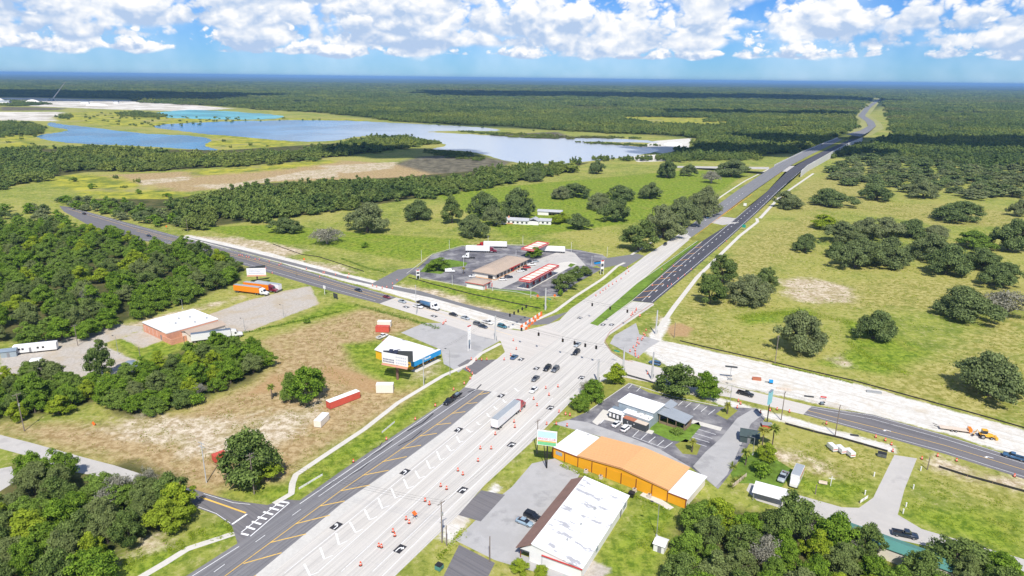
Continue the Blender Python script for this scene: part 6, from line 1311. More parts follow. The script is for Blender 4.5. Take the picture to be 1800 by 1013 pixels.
# containers
def container(label, px, py, head, L, colour, hh=2.6, Wd=2.44, roofw=True):
    g = G(px, py); P = B['cream'] if colour == 'white' else pm('container_red', (0.55, 0.09, 0.06), .6, .12, 1.0); t = thing('shipping_container', label, 'container', (g.x, g.y, 0), head); mb = MB(); n = int(L / .35); rings = []
    for k in range(n + 1):
        o = .04 if k % 2 else 0; x = -L / 2 + L * k / n; rings.append([(x, -Wd / 2 + o, .12), (x, Wd / 2 - o, .12), (x, Wd / 2 - o, hh), (x, -Wd / 2 + o, hh)])
    mb.loft(rings).build('corrugated_wall', P, t); MB().box(-L / 2 - .02, L / 2 + .02, -Wd / 2 - .02, Wd / 2 + .02, hh, hh + .06).build('roof', B['roof_white'] if roofw else P, t)
    for s in (-1, 1): MB().box(L / 2, L / 2 + .04, min(s * .06, s * 1.15), max(s * .06, s * 1.15), .2, hh - .1).build('door', P, t)
    MB().box(-L / 2, L / 2, -Wd / 2, Wd / 2, 0, .1).build('floor_frame', TRIM, t)
container('long red shipping container with white roof in the dry field', 604, 708, heading((578, 719), (630, 699)), 12.2, 'red'); container('white container box lying below the billboard', 677, 689, q(2), 6.0, 'white', 3.2); container('white box container in the dry field below the red one', 566, 744, q(78), 6.0, 'white', 2.3); container('red container in front of a white one at the field fence', 673, 583, q(-3), 6.0, 'red', 2.6, 2.44, False); container('white container behind the red one at the field fence', 676, 574, q(-3), 6.0, 'white', 2.6)
container('small red container half hidden behind the dark oak', 386, 808, q(45), 3.5, 'red', 2.0, 2.2, False)
# mobile office and blue dumpsters
g = G(26, 622); t = thing('mobile_home', 'long white mobile office trailer in the storage yard', 'trailer', (g.x, g.y, 0), q(20)); MB().loft([ring8(0, 1.5, .5, 3.4, .15), ring8(15, 1.5, .5, 3.4, .15)]).build('body', B['white'], t)
for x in (1.8, 3, 8.2, 10): MB().box(x, x + .8, -1.53, -1.49, 1.7, 2.5).build('window', GLS, t)
MB().box(5.5, 6.3, -1.54, -1.49, .6, 2.5).build('door', B['door'], t); MB().box(.3, 14.7, -1.2, 1.2, 0.05, .5).build('underframe', TRIM, t); MB().box(0, 15, -1.3, 1.3, 3.4, 3.46).build('roof', B['roof_white'], t)
for s in (-1, 1): wheel(t, 6.8, s * 1.3, .4, .25); wheel(t, 7.8, s * 1.3, .4, .25)
def dumpster(label, px, py, head, colour, L=2.4):
    g = G(px, py); t = thing('dumpster', label, 'dumpster', (g.x, g.y, 0.02), head); P = paint(colour) if colour in PAINTS else B[colour]; MB().loft([ring8(-L / 2, .75, .15, 1.1, .03), ring8(L / 2, .75, .15, 1.3, .03)]).build('bin', P, t); MB().box(-L / 2, L / 2, -.8, .8, 1.3, 1.36).build('lid', TRIM, t)
    for s in (-1, 1): MB().box(-.1, .1, s * .8 - .05, s * .8 + .05, .6, .75).build('fork_pocket', TRIM, t)
dumpster('bright blue dumpster beside the gas station price sign', 1050, 464, q(30), 'bluef', 4); dumpster('dark dumpster at the corner of the right grass lot', 1550, 803, q(-30), 'grey'); dumpster('green donation bin at the lower edge of the highway', 772, 1001, q(60), 'green', 1.5); dumpster('dark bin behind the white store', 1110, 873, q(60), 'black', 1.5)
# ------------------------------------------------------------------ poles
def pole_h(px, py, top): return max(3.0, height_of(px, py, top))


def utility_pole(px, py, top, label, rz=CRS, mat=None, arms=1, transformer=False, cat='utility pole'):
    g = G(px, py); h = pole_h(px, py, top); t = thing('utility_pole', label, cat, (g.x, g.y, 0), rz, 'utility poles'); m = mat or B['pole']
    MB().tube([(0, 0, -.2), (0, 0, h)], [.17, .11], 8).build('shaft', m, t)
    for i in range(arms):
        a = MB().box(-.06, .06, -1.2, 1.2, h - .5 - i * 1.1, h - .36 - i * 1.1).build('crossarm', m, t)
        for y in (-1.1, -.5, .5, 1.1): MB().cyl((0, y, h - .36 - i * 1.1), .05, .18, 6).build('insulator', B['steel'], a)
    if transformer: MB().cyl((.3, 0, h * .68), .25, .8, 10).build('transformer', B['steel'], t)
    return t


def light_pole(px, py, top, label, arm=1.6, rz=0.0, thick=.09, group='parking lot light poles', mat=None):
    g = G(px, py); h = pole_h(px, py, top); t = thing('light_pole', label, 'light pole', (g.x, g.y, 0), rz, group); m = mat or B['steel']
    MB().tube([(0, 0, 0), (0, 0, h)], [thick, thick * .7], 8).build('shaft', m, t); MB().cyl((0, 0, 0), thick * 2.4, .5, 8).build('footing', B['conc_pole'], t)
    if arm: MB().tube([(0, 0, h - .05), (arm, 0, h + .1)], .045, 5).build('arm', m, t)
    MB().box(arm - .1, arm + .65, -.18, .18, h, h + .16).build('lamp_head', B['charcoal'], t); return t


for a in ((43, 758, 692, 'wooden pole with transformer at the left edge of the dry field', 1, True), (447, 869, 797, 'wooden pole with two crossarms beside the dark oak', 2, False), (777, 954, 882, 'tall pole at the near right kerb of the highway', 1, True), (861, 988, 943, 'short bare wooden post in front of the white store', 0, False), (785, 959, 924, 'short reddish pole stub beside the tall kerb pole', 0, False), (944, 798, 738, 'thin wooden pole just left of the club sign', 1, False),
          (137, 608, 571, 'wooden pole in the middle of the storage yard', 1, False), (247, 631, 610, 'wooden pole by the slate blue shed', 0, False), (330, 408, 386, 'pole at the cross road near the dirt track', 1, False), (521, 486, 474, 'pole on the verge of the cross road above the truck lot', 0, False), (1373, 739, 689, 'wooden pole right of the teal sign', 1, False), (1468, 766, 713, 'wooden pole above the three white trailers', 1, False), (1362, 641, 590, 'wooden pole beside the dark oak above the roadbed', 1, False), (1433, 869, 858, 'low white post by the planter in the right lot', 0, False),
          (326, 617, 592, 'pole on the lawn before the brick building', 0, False), (1630, 826, 804, 'blue and black sign post at the right driveway', 0, False), (1700, 437, 424, 'far pole in the right pasture', 0, False), (1185, 594, 567, 'thin pole beside the orange clay patch', 0, False)):
    utility_pole(a[0], a[1], a[2], a[3], CRS, None, a[4], a[5])
utility_pole(363, 849, 777, 'pale grey concrete pole at the side street', HWY, B['conc_pole'], 2); utility_pole(732, 553, 501, 'slim grey pole at the edge of the cross road queue', CRS, B['conc_pole'], 0); utility_pole(745, 679, 628, 'grey metal pole with boxes below the corner store', CRS, B['conc_pole'], 1, True)
for a in ((741, 459, 440, 'white light pole at the left kerb of the truck lot'), (790, 438, 422, 'white light pole at the back left of the truck lot'), (858, 428, 415, 'light pole behind the red cab trailer'), (919, 431, 415, 'white light pole behind the diesel canopy'), (1004, 444, 426, 'white light pole right of the diesel canopy trailer'), (1067, 451, 434, 'white light pole at the far right of the gas station'), (815, 471, 450, 'white light pole on the grass island by the store'), (795, 501, 484, 'white light pole at the lawn left of the car wash'), (866, 511, 491, 'white light pole right of the car wash'), (933, 523, 503, 'white light pole at the near corner of the gas station'), (1040, 466, 450, 'white light pole beside the blue dumpster'), (907, 452, 440, 'short light pole at the end of the store')): light_pole(a[0], a[1], a[2], a[3], .5, CRS, .1, mat=B['white'])
for a in ((208, 623, 592, 'grey street lamp in the storage yard'), (499, 559, 537, 'thin lamp pole at the edge of the gravel truck lot'), (430, 581, 561, 'thin lamp pole by the white semi truck'), (321, 543, 527, 'thin lamp pole behind the brick building'), (1154, 943, 886, 'lamp pole behind the white store'), (791, 660, 615, 'white lamp pole at the driveway of the corner store'), (1283, 711, 676, 'street lamp with long arm at the right leg'), (1323, 800, 770, 'lamp pole among the palms')): light_pole(a[0], a[1], a[2], a[3], 1.6, q(150), .1, 'lamp poles')
MAST = {}
for k, px, py, top, lab in (('A', 958.6, 545, 507, 'concrete signal mast at the gas station corner'), ('B', 870.7, 599, 556, 'concrete signal mast at the corner store corner'), ('C', 1152.7, 588, 546, 'concrete signal mast at the pasture corner'), ('D', 1095, 656, 610, 'grey signal mast at the restaurant corner'), ('F', 1145.7, 667, 620, 'concrete mast on the right leg by the oak'), ('E', 1050.7, 672, 633, 'grey mast with brackets at the restaurant kerb')):
    g = G(px, py); h = pole_h(px, py, top); t = thing('signal_mast', lab, 'mast', (g.x, g.y, 0), 0, 'signal masts at the intersection'); MB().tube([(0, 0, -.2), (0, 0, h)], [.42, .28], 10).build('shaft', B['conc_pole'], t); MB().box(.3, .7, -.25, .25, .8, 2.0).build('control_box', B['steel'], t); MB().cyl((0, 0, h), .22, .2, 8).build('cap', B['steel'], t); MAST[k] = Vector((g.x, g.y, h))
SIGH = pm('signal_black', (0.018, 0.018, 0.018), .6, .1, 1.0); SIGY = pm('signal_yellow', (0.45, 0.22, 0.03), .6, .1, 1.0); LENS = [pm('lens_' + n, c, .3, .05, 1.0) for n, c in (('red', (.25, .02, .02)), ('amber', (.3, .16, .02)), ('green', (.02, .18, .08)))]


def span(a, b, lab, heads, hd):
    A, Bv = MAST[a] - Vector((0, 0, .6)), MAST[b] - Vector((0, 0, .6)); pts = []
    for i in range(17):
        u = i / 16; p = A.lerp(Bv, u); p.z -= 1.3 * 4 * u * (1 - u); pts.append(p)
    t = thing('span_wire', lab, 'signal wire', tuple(A)); MB().tube([p - A for p in pts], .035, 4).build('cable', TRIM, t); MB().tube([p - A - Vector((0, 0, .9)) for p in pts], .025, 4).build('tether_cable', TRIM, t)
    for k, u in enumerate(heads):
        p = A.lerp(Bv, u); p.z -= 1.3 * 4 * u * (1 - u); s = thing('traffic_signal', '%s traffic signal head on the wire %s' % (('first', 'second', 'third', 'fourth', 'fifth', 'sixth', 'seventh')[k], lab.split('wire ')[1]), 'traffic signal', (p.x, p.y, p.z - 3.2), hd, 'hanging traffic signals')
        MB().box(-.2, .2, -.28, .28, 0.9, 2.2).build('housing', SIGH if k % 3 else SIGH, s); MB().tube([(0, 0, 2.2), (0, 0, 3.2)], .04, 5).build('hanger', TRIM, s); MB().box(.2, .23, -.42, .42, .8, 2.3).build('backplate', SIGH, s)
        for i in range(3): MB().cyl((-.2 - .03, 0, 1.15 + .38 * (2 - i)), .15, .03, 8, 'X').build('lens', LENS[i], s); MB().box(-.42, -.2, -.17, .17, 1.28 + .38 * (2 - i), 1.32 + .38 * (2 - i)).build('visor', SIGH, s)
span('B', 'D', 'span wire from the corner store to the restaurant', (.22, .36, .55, .64, .72, .80), CRS + math.pi / 2); span('A', 'B', 'span wire from the gas station to the corner store', (.42, .5, .58, .66, .74), CRS); span('A', 'C', 'span wire from the gas station to the pasture corner', (.44, .6, .75), HWY)
g = G(1083, 640); t = thing('street_name_sign', 'green street name sign hanging by the restaurant mast', 'sign', (g.x, g.y, 5.2), CRS); MB().box(-1.2, 1.2, -.03, .03, 0, .6).build('panel', pm('sign_green', (.02, .28, .2), .5, .05, 1.0), t); MB().tube([(0, 0, .6), (0, 0, 2.2)], .04, 5).build('hanger', TRIM, t)
g = G(965, 537); t = thing('street_name_sign', 'green sign on the lawn mast at the gas station corner', 'sign', (g.x, g.y, 3.0), CRS); MB().box(-1.1, 1.1, -.03, .03, 0, .6).build('panel', MATS['sign_green'], t); MB().tube([(0, 0, -3), (0, 0, 0)], .05, 5).build('post', B['steel'], t)
for px, py, lab in ((1307, 405, 'green highway sign right of the far carriageway'), (1309, 366, 'white round-faced sign on the far median')):
    g = G(px, py); t = thing('highway_sign', lab, 'sign', (g.x, g.y, 0), HWY); MB().box(-.05, .05, -1.3, 1.3, 2.0, 4.4).build('panel', MATS['sign_green'] if 'green' in lab else B['white'], t); MB().tube([(.1, -.8, 0), (.1, -.8, 4)], .07, 5).tube([(.1, .8, 0), (.1, .8, 4)], .07, 5).build('posts', B['steel'], t)
# ------------------------------------------------------------------ billboards and signs
def billboard(px, py, label, head, z0, z1, wid, lines, vee=20, poleR=.5, lamps=True):
    g = G(px, py); t = thing('billboard', label, 'billboard', (g.x, g.y, 0), head); MB().cyl((0, 0, -.2), poleR, z0 + .6, 10).build('pole', pm('rust_steel', (.20, .11, .085), .8, .15, 1.0), t)
    for s, nm in ((-1, 'front_face'), (1, 'back_face')):
        a = q(vee / 2) * s; d = Vector((math.cos(a), math.sin(a), 0)); n = Vector((math.sin(a), -math.cos(a), 0)) * -s
        P0 = Vector((-wid / 2, 0, z0)); f = MB(); v = [P0, P0 + d * wid, P0 + d * wid + Vector((0, 0, z1 - z0)), P0 + Vector((0, 0, z1 - z0))]; off = Vector((0, s * .8, 0)); v = [x + off for x in v]; th = Vector((0, -s * .25, 0)); f.add(v + [x + th for x in v], [(0, 1, 2, 3), (7, 6, 5, 4), (0, 4, 5, 1), (1, 5, 6, 2), (2, 6, 7, 3), (3, 7, 4, 0)]); face = f.build(nm, B['white'] if s < 0 else B['charcoal'], t)
        if s < 0:
            for k, (u0, u1, w0, w1, mt) in enumerate(lines):
                c = [P0 + off + Vector((0, -.05, 0)) + d * wid * u + Vector((0, 0, (z1 - z0) * w)) for u, w in ((u0, w0), (u1, w0), (u1, w1), (u0, w1))]; MB().add(c, [(0, 1, 2, 3)]).build('print_block', mt, face)
            c0 = P0 + off; MB().add([c0 + Vector((0, -1.0, -.5)), c0 + d * wid + Vector((0, -1.0, -.5)), c0 + d * wid + Vector((0, -.1, -.1)), c0 + Vector((0, -.1, -.1))], [(0, 1, 2, 3)]).build('catwalk', pm('catwalk_red', (.5, .24, .16), .7, .1, 1.0), t)
            if lamps:
                for u in (.32, .5): c = P0 + off + d * wid * u + Vector((0, 1.0, z1 - z0 + .5)); MB().add([c + Vector((-.8, -.6, -.4)), c + Vector((.8, -.6, -.4)), c + Vector((.8, .8, .5)), c + Vector((-.8, .8, .5))], [(0, 1, 2, 3)]).build('solar_panel', pm('solar_panel', (.03, .035, .06), .25, .1, 1.0), t)
    MB().box(-wid / 2 + .4, wid / 2 - .6, -.4, .4, z0 - .3, z0 - .05).build('beam', MATS['rust_steel'], t); return t
INK = pm('ink_grey', (.16, .18, .24), .8, .3, 3.0); INK2 = pm('ink_pale', (.50, .54, .62), .8, .2, 3.0)
ln = [(.04 + i * .055, .04 + i * .055 + .04, z, z + .13, INK) for z in (.12, .33) for i in range(8)] + [(.54 + (i % 6) * .07, .54 + (i % 6) * .07 + .045, .15 + .27 * (i // 6), .28 + .27 * (i // 6), INK2) for i in range(18)]
billboard(699, 667, 'large white lettered billboard on a rusty pole before the corner store', q(-12), 6.6, 10.8, 11.0, ln)
billboard(453, 498, 'white billboard behind the parked trucks at the wood edge', q(22), 5.2, 9.0, 10.0, [(.1, .9, .2, .3, INK2), (.1, .7, .45, .55, INK2), (.1, .9, .7, .8, INK2)], 30, .4, False)
g = G(961, 823); t = thing('club_sign', 'roadside sign with blue sky and red lettering beside the orange hall', 'sign', (g.x, g.y, 0), q(-12)); MB().tube([(0, 0, 0), (0, 0, 8.4)], .2, 8).build('post', B['black'], t); MB().tube([(-.1, 0, 0), (-1.1, 0, 8.2)], .12, 6).build('brace', B['black'], t)
p = MB().box(-3.0, 2.7, -.25, .25, 7.4, 12.0).build('cabinet', B['white'], t); F_ = lambda z0, z1, mt, nm, y=-.262: MB().add([(-2.8, y, z0), (2.5, y, z0), (2.5, y, z1), (-2.8, y, z1)], [(0, 1, 2, 3)]).build(nm, mt, p)
F_(9.9, 11.85, pm('sign_sky', (.50, .70, .82), .6, .06, 1.0), 'sky_band'); F_(9.0, 9.9, B['white'], 'lettering_band'); F_(8.6, 9.0, pm('sign_orange', (.85, .45, .15), .6, .1, 1.0), 'orange_band'); F_(7.55, 8.6, pm('sign_green2', (.18, .55, .25), .6, .15, 1.0), 'green_band'); text(p, 'BRIDGE CLUB', .82, pm('sign_magenta', (.60, .03, .16), .6, .05, 1.0), (-.15, -.275, 9.5), (math.pi / 2, 0, 0))
g = G(825, 616); t = thing('pylon_sign', 'tall white two-post pylon sign on the grey lot', 'sign', (g.x, g.y, 0), q(50))
for x in (-.7, .7): MB().box(x - .14, x + .14, -.14, .14, 0, 10.2).build('post', B['white'], t)
for z0, z1, m in ((8.6, 10.6, B['white']), (6.6, 8.2, B['roof_white']), (2.6, 3.6, B['slate']), (3.8, 4.4, B['slate']), (4.8, 6.2, B['white'])): MB().box(-.56, .56, -.1, .1, z0, z1).build('panel', m, t)
MB().box(-.9, .9, -.2, .2, 10.6, 10.9).build('red_cap', B['red'], t)
g = G(1348, 744); t = thing('tall_sign', 'tall teal sign panel on a black post at the red planter', 'sign', (g.x, g.y, 0), q(50)); MB().tube([(0, 0, 0), (0, 0, 7.4)], .18, 8).build('post', B['black'], t); p = MB().box(-1.3, 1.3, -.3, .3, 7.2, 11.6).build('cabinet', pm('sign_teal', (.25, .55, .60), .5, .1, 1.0), t); MB().box(-1.35, 1.35, -.35, .35, 11.6, 11.75).build('cap', B['slate'], t)
for px, py, z, lab in ((735, 491, 5.4, 'small price sign with red top at the gas station entrance'), (1058, 483, 8.6, 'price sign with red top at the right of the gas station')):
    g = G(px, py); t = thing('price_sign', lab, 'sign', (g.x, g.y, 0), q(20))
    for x in (-.9, .9): MB().box(x - .1, x + .1, -.1, .1, 0, z).build('post', B['white'], t)
    MB().box(-.78, .78, -.15, .15, z * .78, z * .92).build('logo_panel', B['white'], t); MB().box(-.78, .78, -.16, .16, z * .92, z).build('red_cap', B['red'], t)
    for k in range(3): MB().box(-.78, .78, -.12, .12, z * (.22 + .18 * k), z * (.36 + .18 * k)).build('price_panel', B['charcoal'] if k != 1 else B['white'], t)
g = G(571, 518); t = thing('lot_sign', 'small white sign on a post at the gravel lot entrance', 'sign', (g.x, g.y, 0), CRS); MB().tube([(0, 0, 0), (0, 0, 3.5)], .12, 6).build('post', B['white'], t); MB().box(-.9, .9, -.1, .1, 3.2, 4.8).build('panel', B['white'], t)
g = G(590, 526); t = thing('display_board', 'dark display board near the lot entrance', 'sign', (g.x, g.y, 0), CRS); MB().box(-1.6, 1.6, -.1, .1, 1.0, 3.0).build('panel', B['charcoal'], t); MB().box(-1.3, -1.1, -.1, .1, 0, 1).box(1.1, 1.3, -.1, .1, 0, 1).build('legs', B['charcoal'], t)
OR = pm('work_orange', (0.80, 0.17, 0.03), .6, .06, 2.0)
for px, py, lab, hh in ((535, 462, 'orange diamond work sign beside the cross road', 2.6), (729, 912, 'orange work sign standing among the highway barrels', 2.0), (293, 403, 'orange work sign at the far cross road', 2.4), (165, 748, 'small orange sign on the left verge', 1.0), (975, 527, 'orange sign at the near corner of the gas station lawn', 2.6), (945, 527, 'orange and white sign left of it on the gas station lawn', 2.4)):
    g = G(px, py); t = thing('work_sign', lab, 'sign', (g.x, g.y, 0), q(-20)); MB().add([(0, -.03, hh - 1.2), (.85, -.03, hh - .35), (0, -.03, hh + .5), (-.85, -.03, hh - .35), (0, .03, hh - 1.2), (.85, .03, hh - .35), (0, .03, hh + .5), (-.85, .03, hh - .35)], [(0, 1, 2, 3), (7, 6, 5, 4), (0, 4, 5, 1), (1, 5, 6, 2), (2, 6, 7, 3), (3, 7, 4, 0)]).build('panel', OR, t); MB().tube([(-.5, 0, 0), (0, .04, 1.0), (.5, 0, 0)], .05, 4).build('stand', TRIM, t)
# ------------------------------------------------------------------ traffic barrels
WH = pm('barrel_white', (0.80, 0.78, 0.75), .5, .05, 2.0); BO = pm('barrel_orange', (0.80, 0.10, 0.03), .5, .06, 2.0)
def barrel_meshes():
    mb = MB(); n = 10; prof = [(.12, .27, 0), (.32, .27, 1), (.33, .255, 0), (.52, .25, 0), (.53, .235, 1), (.72, .23, 1), (.73, .215, 0), (.95, .20, 0), (1.02, .16, 0)]
    R = [[(r * math.cos(2 * math.pi * i / n), r * math.sin(2 * math.pi * i / n), z) for i in range(n)] for z, r, _ in prof]
    for k in range(len(prof) - 1): mb.loft([R[k], R[k + 1]], [0, 1, 1, 0, 0, 1, 1, 0][k] if False else (1 if k in (1, 4) else 0), caps=False)
    mb.add(R[-1], [tuple(range(n))], 0); me = mb.mesh('body'); me.materials.append(BO); me.materials.append(WH); b = MB().cyl((0, 0, 0), .44, .13, 10, r2=.36).mesh('base'); b.materials.append(TYRE); return me, b
bm_, bb_ = barrel_meshes(); BP = []
def c8(*p): return [(600 + x / 3, 676 + y / 3) for x, y in p]
BP += [(a, b, 'on the near concrete lanes') for a, b in c8((943, 142), (911, 200), (915, 227), (812, 265), (733, 340), (790, 340), (721, 405), (615, 456), (641, 477), (524, 538), (555, 553), (442, 616), (465, 634), (342, 713), (358, 732), (273, 778), (282, 800), (198, 855), (212, 860), (102, 955), (1014, 80), (1032, 113), (1078, 22), (1095, 58), (1142, 14))]
BP += [(a, b, 'along the left edge of the near highway') for a, b in c8((64, 410), (238, 293), (390, 187), (495, 115), (592, 30))]
BP += [(a, b, 'closing the restaurant driveway') for a, b in c8((1083, 212), (1133, 212), (1148, 148), (1182, 160), (1205, 165), (1190, 220))]
BP += [(640 + x / 5.625, 540 + y / 5.625, 'around the corner store driveway') for x, y in ((1475, 335), (1505, 420), (1450, 482), (1385, 524), (1107, 527), (1162, 527), (1213, 524), (1060, 522), (1015, 612), (1030, 628), (1045, 640), (1070, 666), (1050, 712), (990, 762), (885, 822), (705, 980), (780, 172), (790, 160), (808, 145))]
BP += [(1200 + x / 3, 676 + y / 3, 'along the right leg of the cross road') for x, y in ((410, 150), (460, 140), (497, 135), (562, 147), (287, 125), (305, 105), (293, 90), (757, 210), (1017, 280), (1068, 298), (1100, 320), (1107, 355), (1343, 380), (1443, 405), (1748, 487), (1260, 395))]
BP += [(600 + x / 3, 338 + y / 3, 'along the far concrete leg') for x, y in ((1342, 548), (1365, 533), (1380, 520), (1394, 512), (1410, 497), (1430, 487), (1450, 473), (1475, 458), (1500, 433), (1515, 420), (1508, 403), (1555, 620), (1535, 640), (1575, 655), (1640, 495), (1690, 450), (1720, 500), (1740, 490), (1775, 460), (1690, 412), (1750, 392))]
BP += [(1200 + x / 3, 338 + y / 3, 'on the dark far carriageway') for x, y in ((45, 410), (10, 440), (230, 262), (190, 300))]
BP += [(1050 + x / 5.143, 540 + y / 5.143, 'clustered at the pasture corner') for x, y in ((305, 80), (320, 68), (340, 48), (380, 86), (352, 30), (440, 215), (430, 265), (410, 285), (365, 295), (360, 325), (375, 335), (352, 355), (325, 370), (342, 395), (295, 405), (342, 425), (345, 445), (370, 460), (240, 415), (455, 606), (400, 300), (420, 250))]
BP += [(380 + x / 7.5, 440 + y / 7.5, 'along the left leg of the cross road') for x, y in ((300, 75), (320, 75), (345, 80), (400, 95), (432, 100), (515, 130), (570, 130), (700, 155), (830, 205), (855, 190), (740, 310), (655, 250), (1190, 255), (1410, 305), (1430, 305), (1575, 330), (1735, 365), (1750, 325), (1365, 360))]
BP += [(a, b, 'at the gas station entrance') for a, b in ((655, 503), (662, 505), (672, 507), (680, 506), (690, 500), (698, 494), (690, 508))]
for i, (x, y, where) in enumerate(BP):
    g = G(x, y); t = thing('traffic_barrel', 'orange and white traffic barrel ' + where, 'traffic barrel', (g.x, g.y, .03), 0, 'traffic barrels ' + where); k = 1.0; t.scale = (k, k, k); link(bpy.data.objects.new('body', bm_), t); link(bpy.data.objects.new('base', bb_), t)
for i in range(11):
    u = i / 10; g = G(917 + (951 - 917) * u, 575 + (552 - 575) * u); t = thing('water_barrier', '%s plastic road barrier in the row at the gas station corner' % ('orange' if i % 2 == 0 else 'white'), 'barrier', (g.x, g.y, .03), heading((917, 575), (951, 552)), 'plastic barriers at the gas station corner'); MB().loft([[(x, -.3 * w, 0), (x, .3 * w, 0), (x, .22 * w, .4), (x, .1 * w, 1.05), (x, -.1 * w, 1.05), (x, -.22 * w, .4)] for x, w in ((-.95, .9), (-.85, 1.1), (.85, 1.1), (.95, .9))]).build('body', OR if i % 2 == 0 else WH, t); MB().box(.95, 1.1, -.08, .08, .3, .8).build('coupling', TRIM, t)
for i in range(6):
    u = i / 5; g = G(925 + 26 * u, 579 + (556 - 579) * u); t = thing('water_barrier', 'orange plastic road barrier in the front row at the gas station corner', 'barrier', (g.x, g.y, .03), heading((917, 575), (951, 552)), 'front row of plastic barriers'); MB().loft([[(x, -.3 * w, 0), (x, .3 * w, 0), (x, .22 * w, .4), (x, .1 * w, 1.05), (x, -.1 * w, 1.05), (x, -.22 * w, .4)] for x, w in ((-.95, .9), (-.85, 1.1), (.85, 1.1), (.95, .9))]).build('body', OR, t); MB().box(.95, 1.1, -.08, .08, .3, .8).build('coupling', TRIM, t)
# ------------------------------------------------------------------ fences, rails, hedges
SILT = pm('silt_fabric', (0.035, 0.035, 0.03), .9, .2, .5)
def fence(label, pl, hh, mat, name='silt_fence', step=6.0):
    P = [G(*p) for p in pl]; t = thing(name, label, 'fence', tuple(P[0])); mb = MB(); rings = []
    for i, p in enumerate(P):
        d = (P[min(i + 1, len(P) - 1)] - P[max(0, i - 1)]).normalized(); n = Vector((-d.y, d.x, 0)) * .03; p = p - P[0]; rings.append([p + n, p - n, p - n + Vector((0, 0, hh)), p + n + Vector((0, 0, hh))])
    mb.loft(rings).build('fabric', mat, t)
    for i in range(len(P) - 1):
        L = (P[i + 1] - P[i]).length
        for k in range(int(L / step)): p = P[i].lerp(P[i + 1], k * step / L) - P[0]; MB().box(p.x - .05, p.x + .05, p.y - .09, p.y + .01, 0, hh + .15).build('stake', B['wood'], t)
fence('black silt fence along the upper edge of the white roadbed', [(1195, 600), (1253, 614), (1357, 637), (1420, 652), (1500, 670), (1617, 702), (1720, 730), (1810, 756), (2300, 893)], .5, SILT); fence('black silt fence between grass lot and lower white strip', [(1380, 746), (1430, 760), (1480, 772), (1560, 795)], .7, SILT); fence('black silt fence along the right grass lot', [(1650, 822), (1700, 838), (1810, 868)], .7, SILT); fence('dark silt fence across the gas station lawn', [(718, 488), (760, 500), (830, 518), (920, 537), (950, 543)], .5, SILT); fence('dark silt fence along the left pasture', [(480, 430), (530, 448), (560, 452), (640, 478)], .5, SILT)
fence('low dark wall along the lower pavement by the restaurant oak', [(1100, 660), (1135, 670), (1165, 680)], .7, B['charcoal'], 'low_wall', 20); fence('white guardrail on the left verge of the near highway', [(525, 861), (567, 836)], .6, B['white'], 'guardrail', 3); fence('short white rail on the verge by the corner store', [(671, 762), (694, 743)], .6, B['white'], 'guardrail', 3); fence('white board fence at the bend of the right driveway', [(1511, 885), (1525, 876)], .9, B['white'], 'board_fence', 2); fence('board fence beside the agaves', [(1287, 858), (1312, 838)], 1.2, B['sandy'], 'board_fence', 1)
def hedge(label, pl, w, hh, mat='broad', name='hedge', dens=26):
    P = [G(*p) for p in pl]; C, N, Sz, Ti = [], [], [], []; rg = np.random.default_rng(len(label))
    for i in range(len(P) - 1):
        L = (P[i + 1] - P[i]).length; n = int(L * dens); u = rg.uniform(0, 1, n); d = (P[i + 1] - P[i]) / L; nr = np.array([-d.y, d.x, 0]); f = .55 + .45 * np.sin(u * L * .9 + i) * np.sin(u * L * .37)
        C.append(np.array(P[i])[None] + np.array(P[i + 1] - P[i])[None] * u[:, None] + nr[None] * (rg.normal(size=n) * w * .3)[:, None] + np.array([0, 0, 1.0])[None] * (rg.uniform(0.1, 1, n) * hh * f)[:, None]); N.append(rg.normal(size=(n, 3)) + [0, 0, .8]); Sz.append(rg.uniform(.12, .26, n)); Ti.append(rg.uniform(.1, .9, n))
    o = link(bpy.data.objects.new(name, quads_mesh(name, np.concatenate(C) - np.array(P[0]), np.concatenate(N), np.concatenate(Sz), np.concatenate(Ti), LEAF[mat]))); o.location = P[0]; tag(o, label, 'hedge'); return o
hedge('overgrown fence line between dry field and cross road', [(625, 537), (660, 546), (700, 557), (745, 570), (772, 579)], 2.2, 1.4); hedge('dark overgrown fence line between lawn and dry field', [(345, 600), (400, 590), (433, 585), (520, 566), (600, 548)], 1.6, 1.2); hedge('weedy strip below the upper silt fence', [(1357, 641), (1420, 655), (1500, 674)], 1.4, .7, 'light'); hedge('rusty brown grasses beside the right leg', [(1262, 684), (1285, 691)], 3, 1.2, 'palm'); hedge('dark hedge along the gas station back kerb', [(600, 455), (640, 470), (680, 480)], 2, .9)
hedge('tall weeds along the kerb below the club sign', [(770, 985), (800, 950), (815, 930)], 2.0, .6, 'light'); hedge('weeds along the foot of the orange wall', [(985, 818), (1050, 846), (1120, 876), (1175, 898)], 1.4, .5, 'light'); hedge('green weeds along the pasture ditch', [(1295, 562), (1340, 552), (1420, 550), (1470, 562), (1500, 570)], 7, .7, 'light', dens=40); hedge('weed line running down to the roadbed', [(1490, 600), (1520, 625), (1560, 645), (1600, 660)], 4, .7, 'light', dens=30)
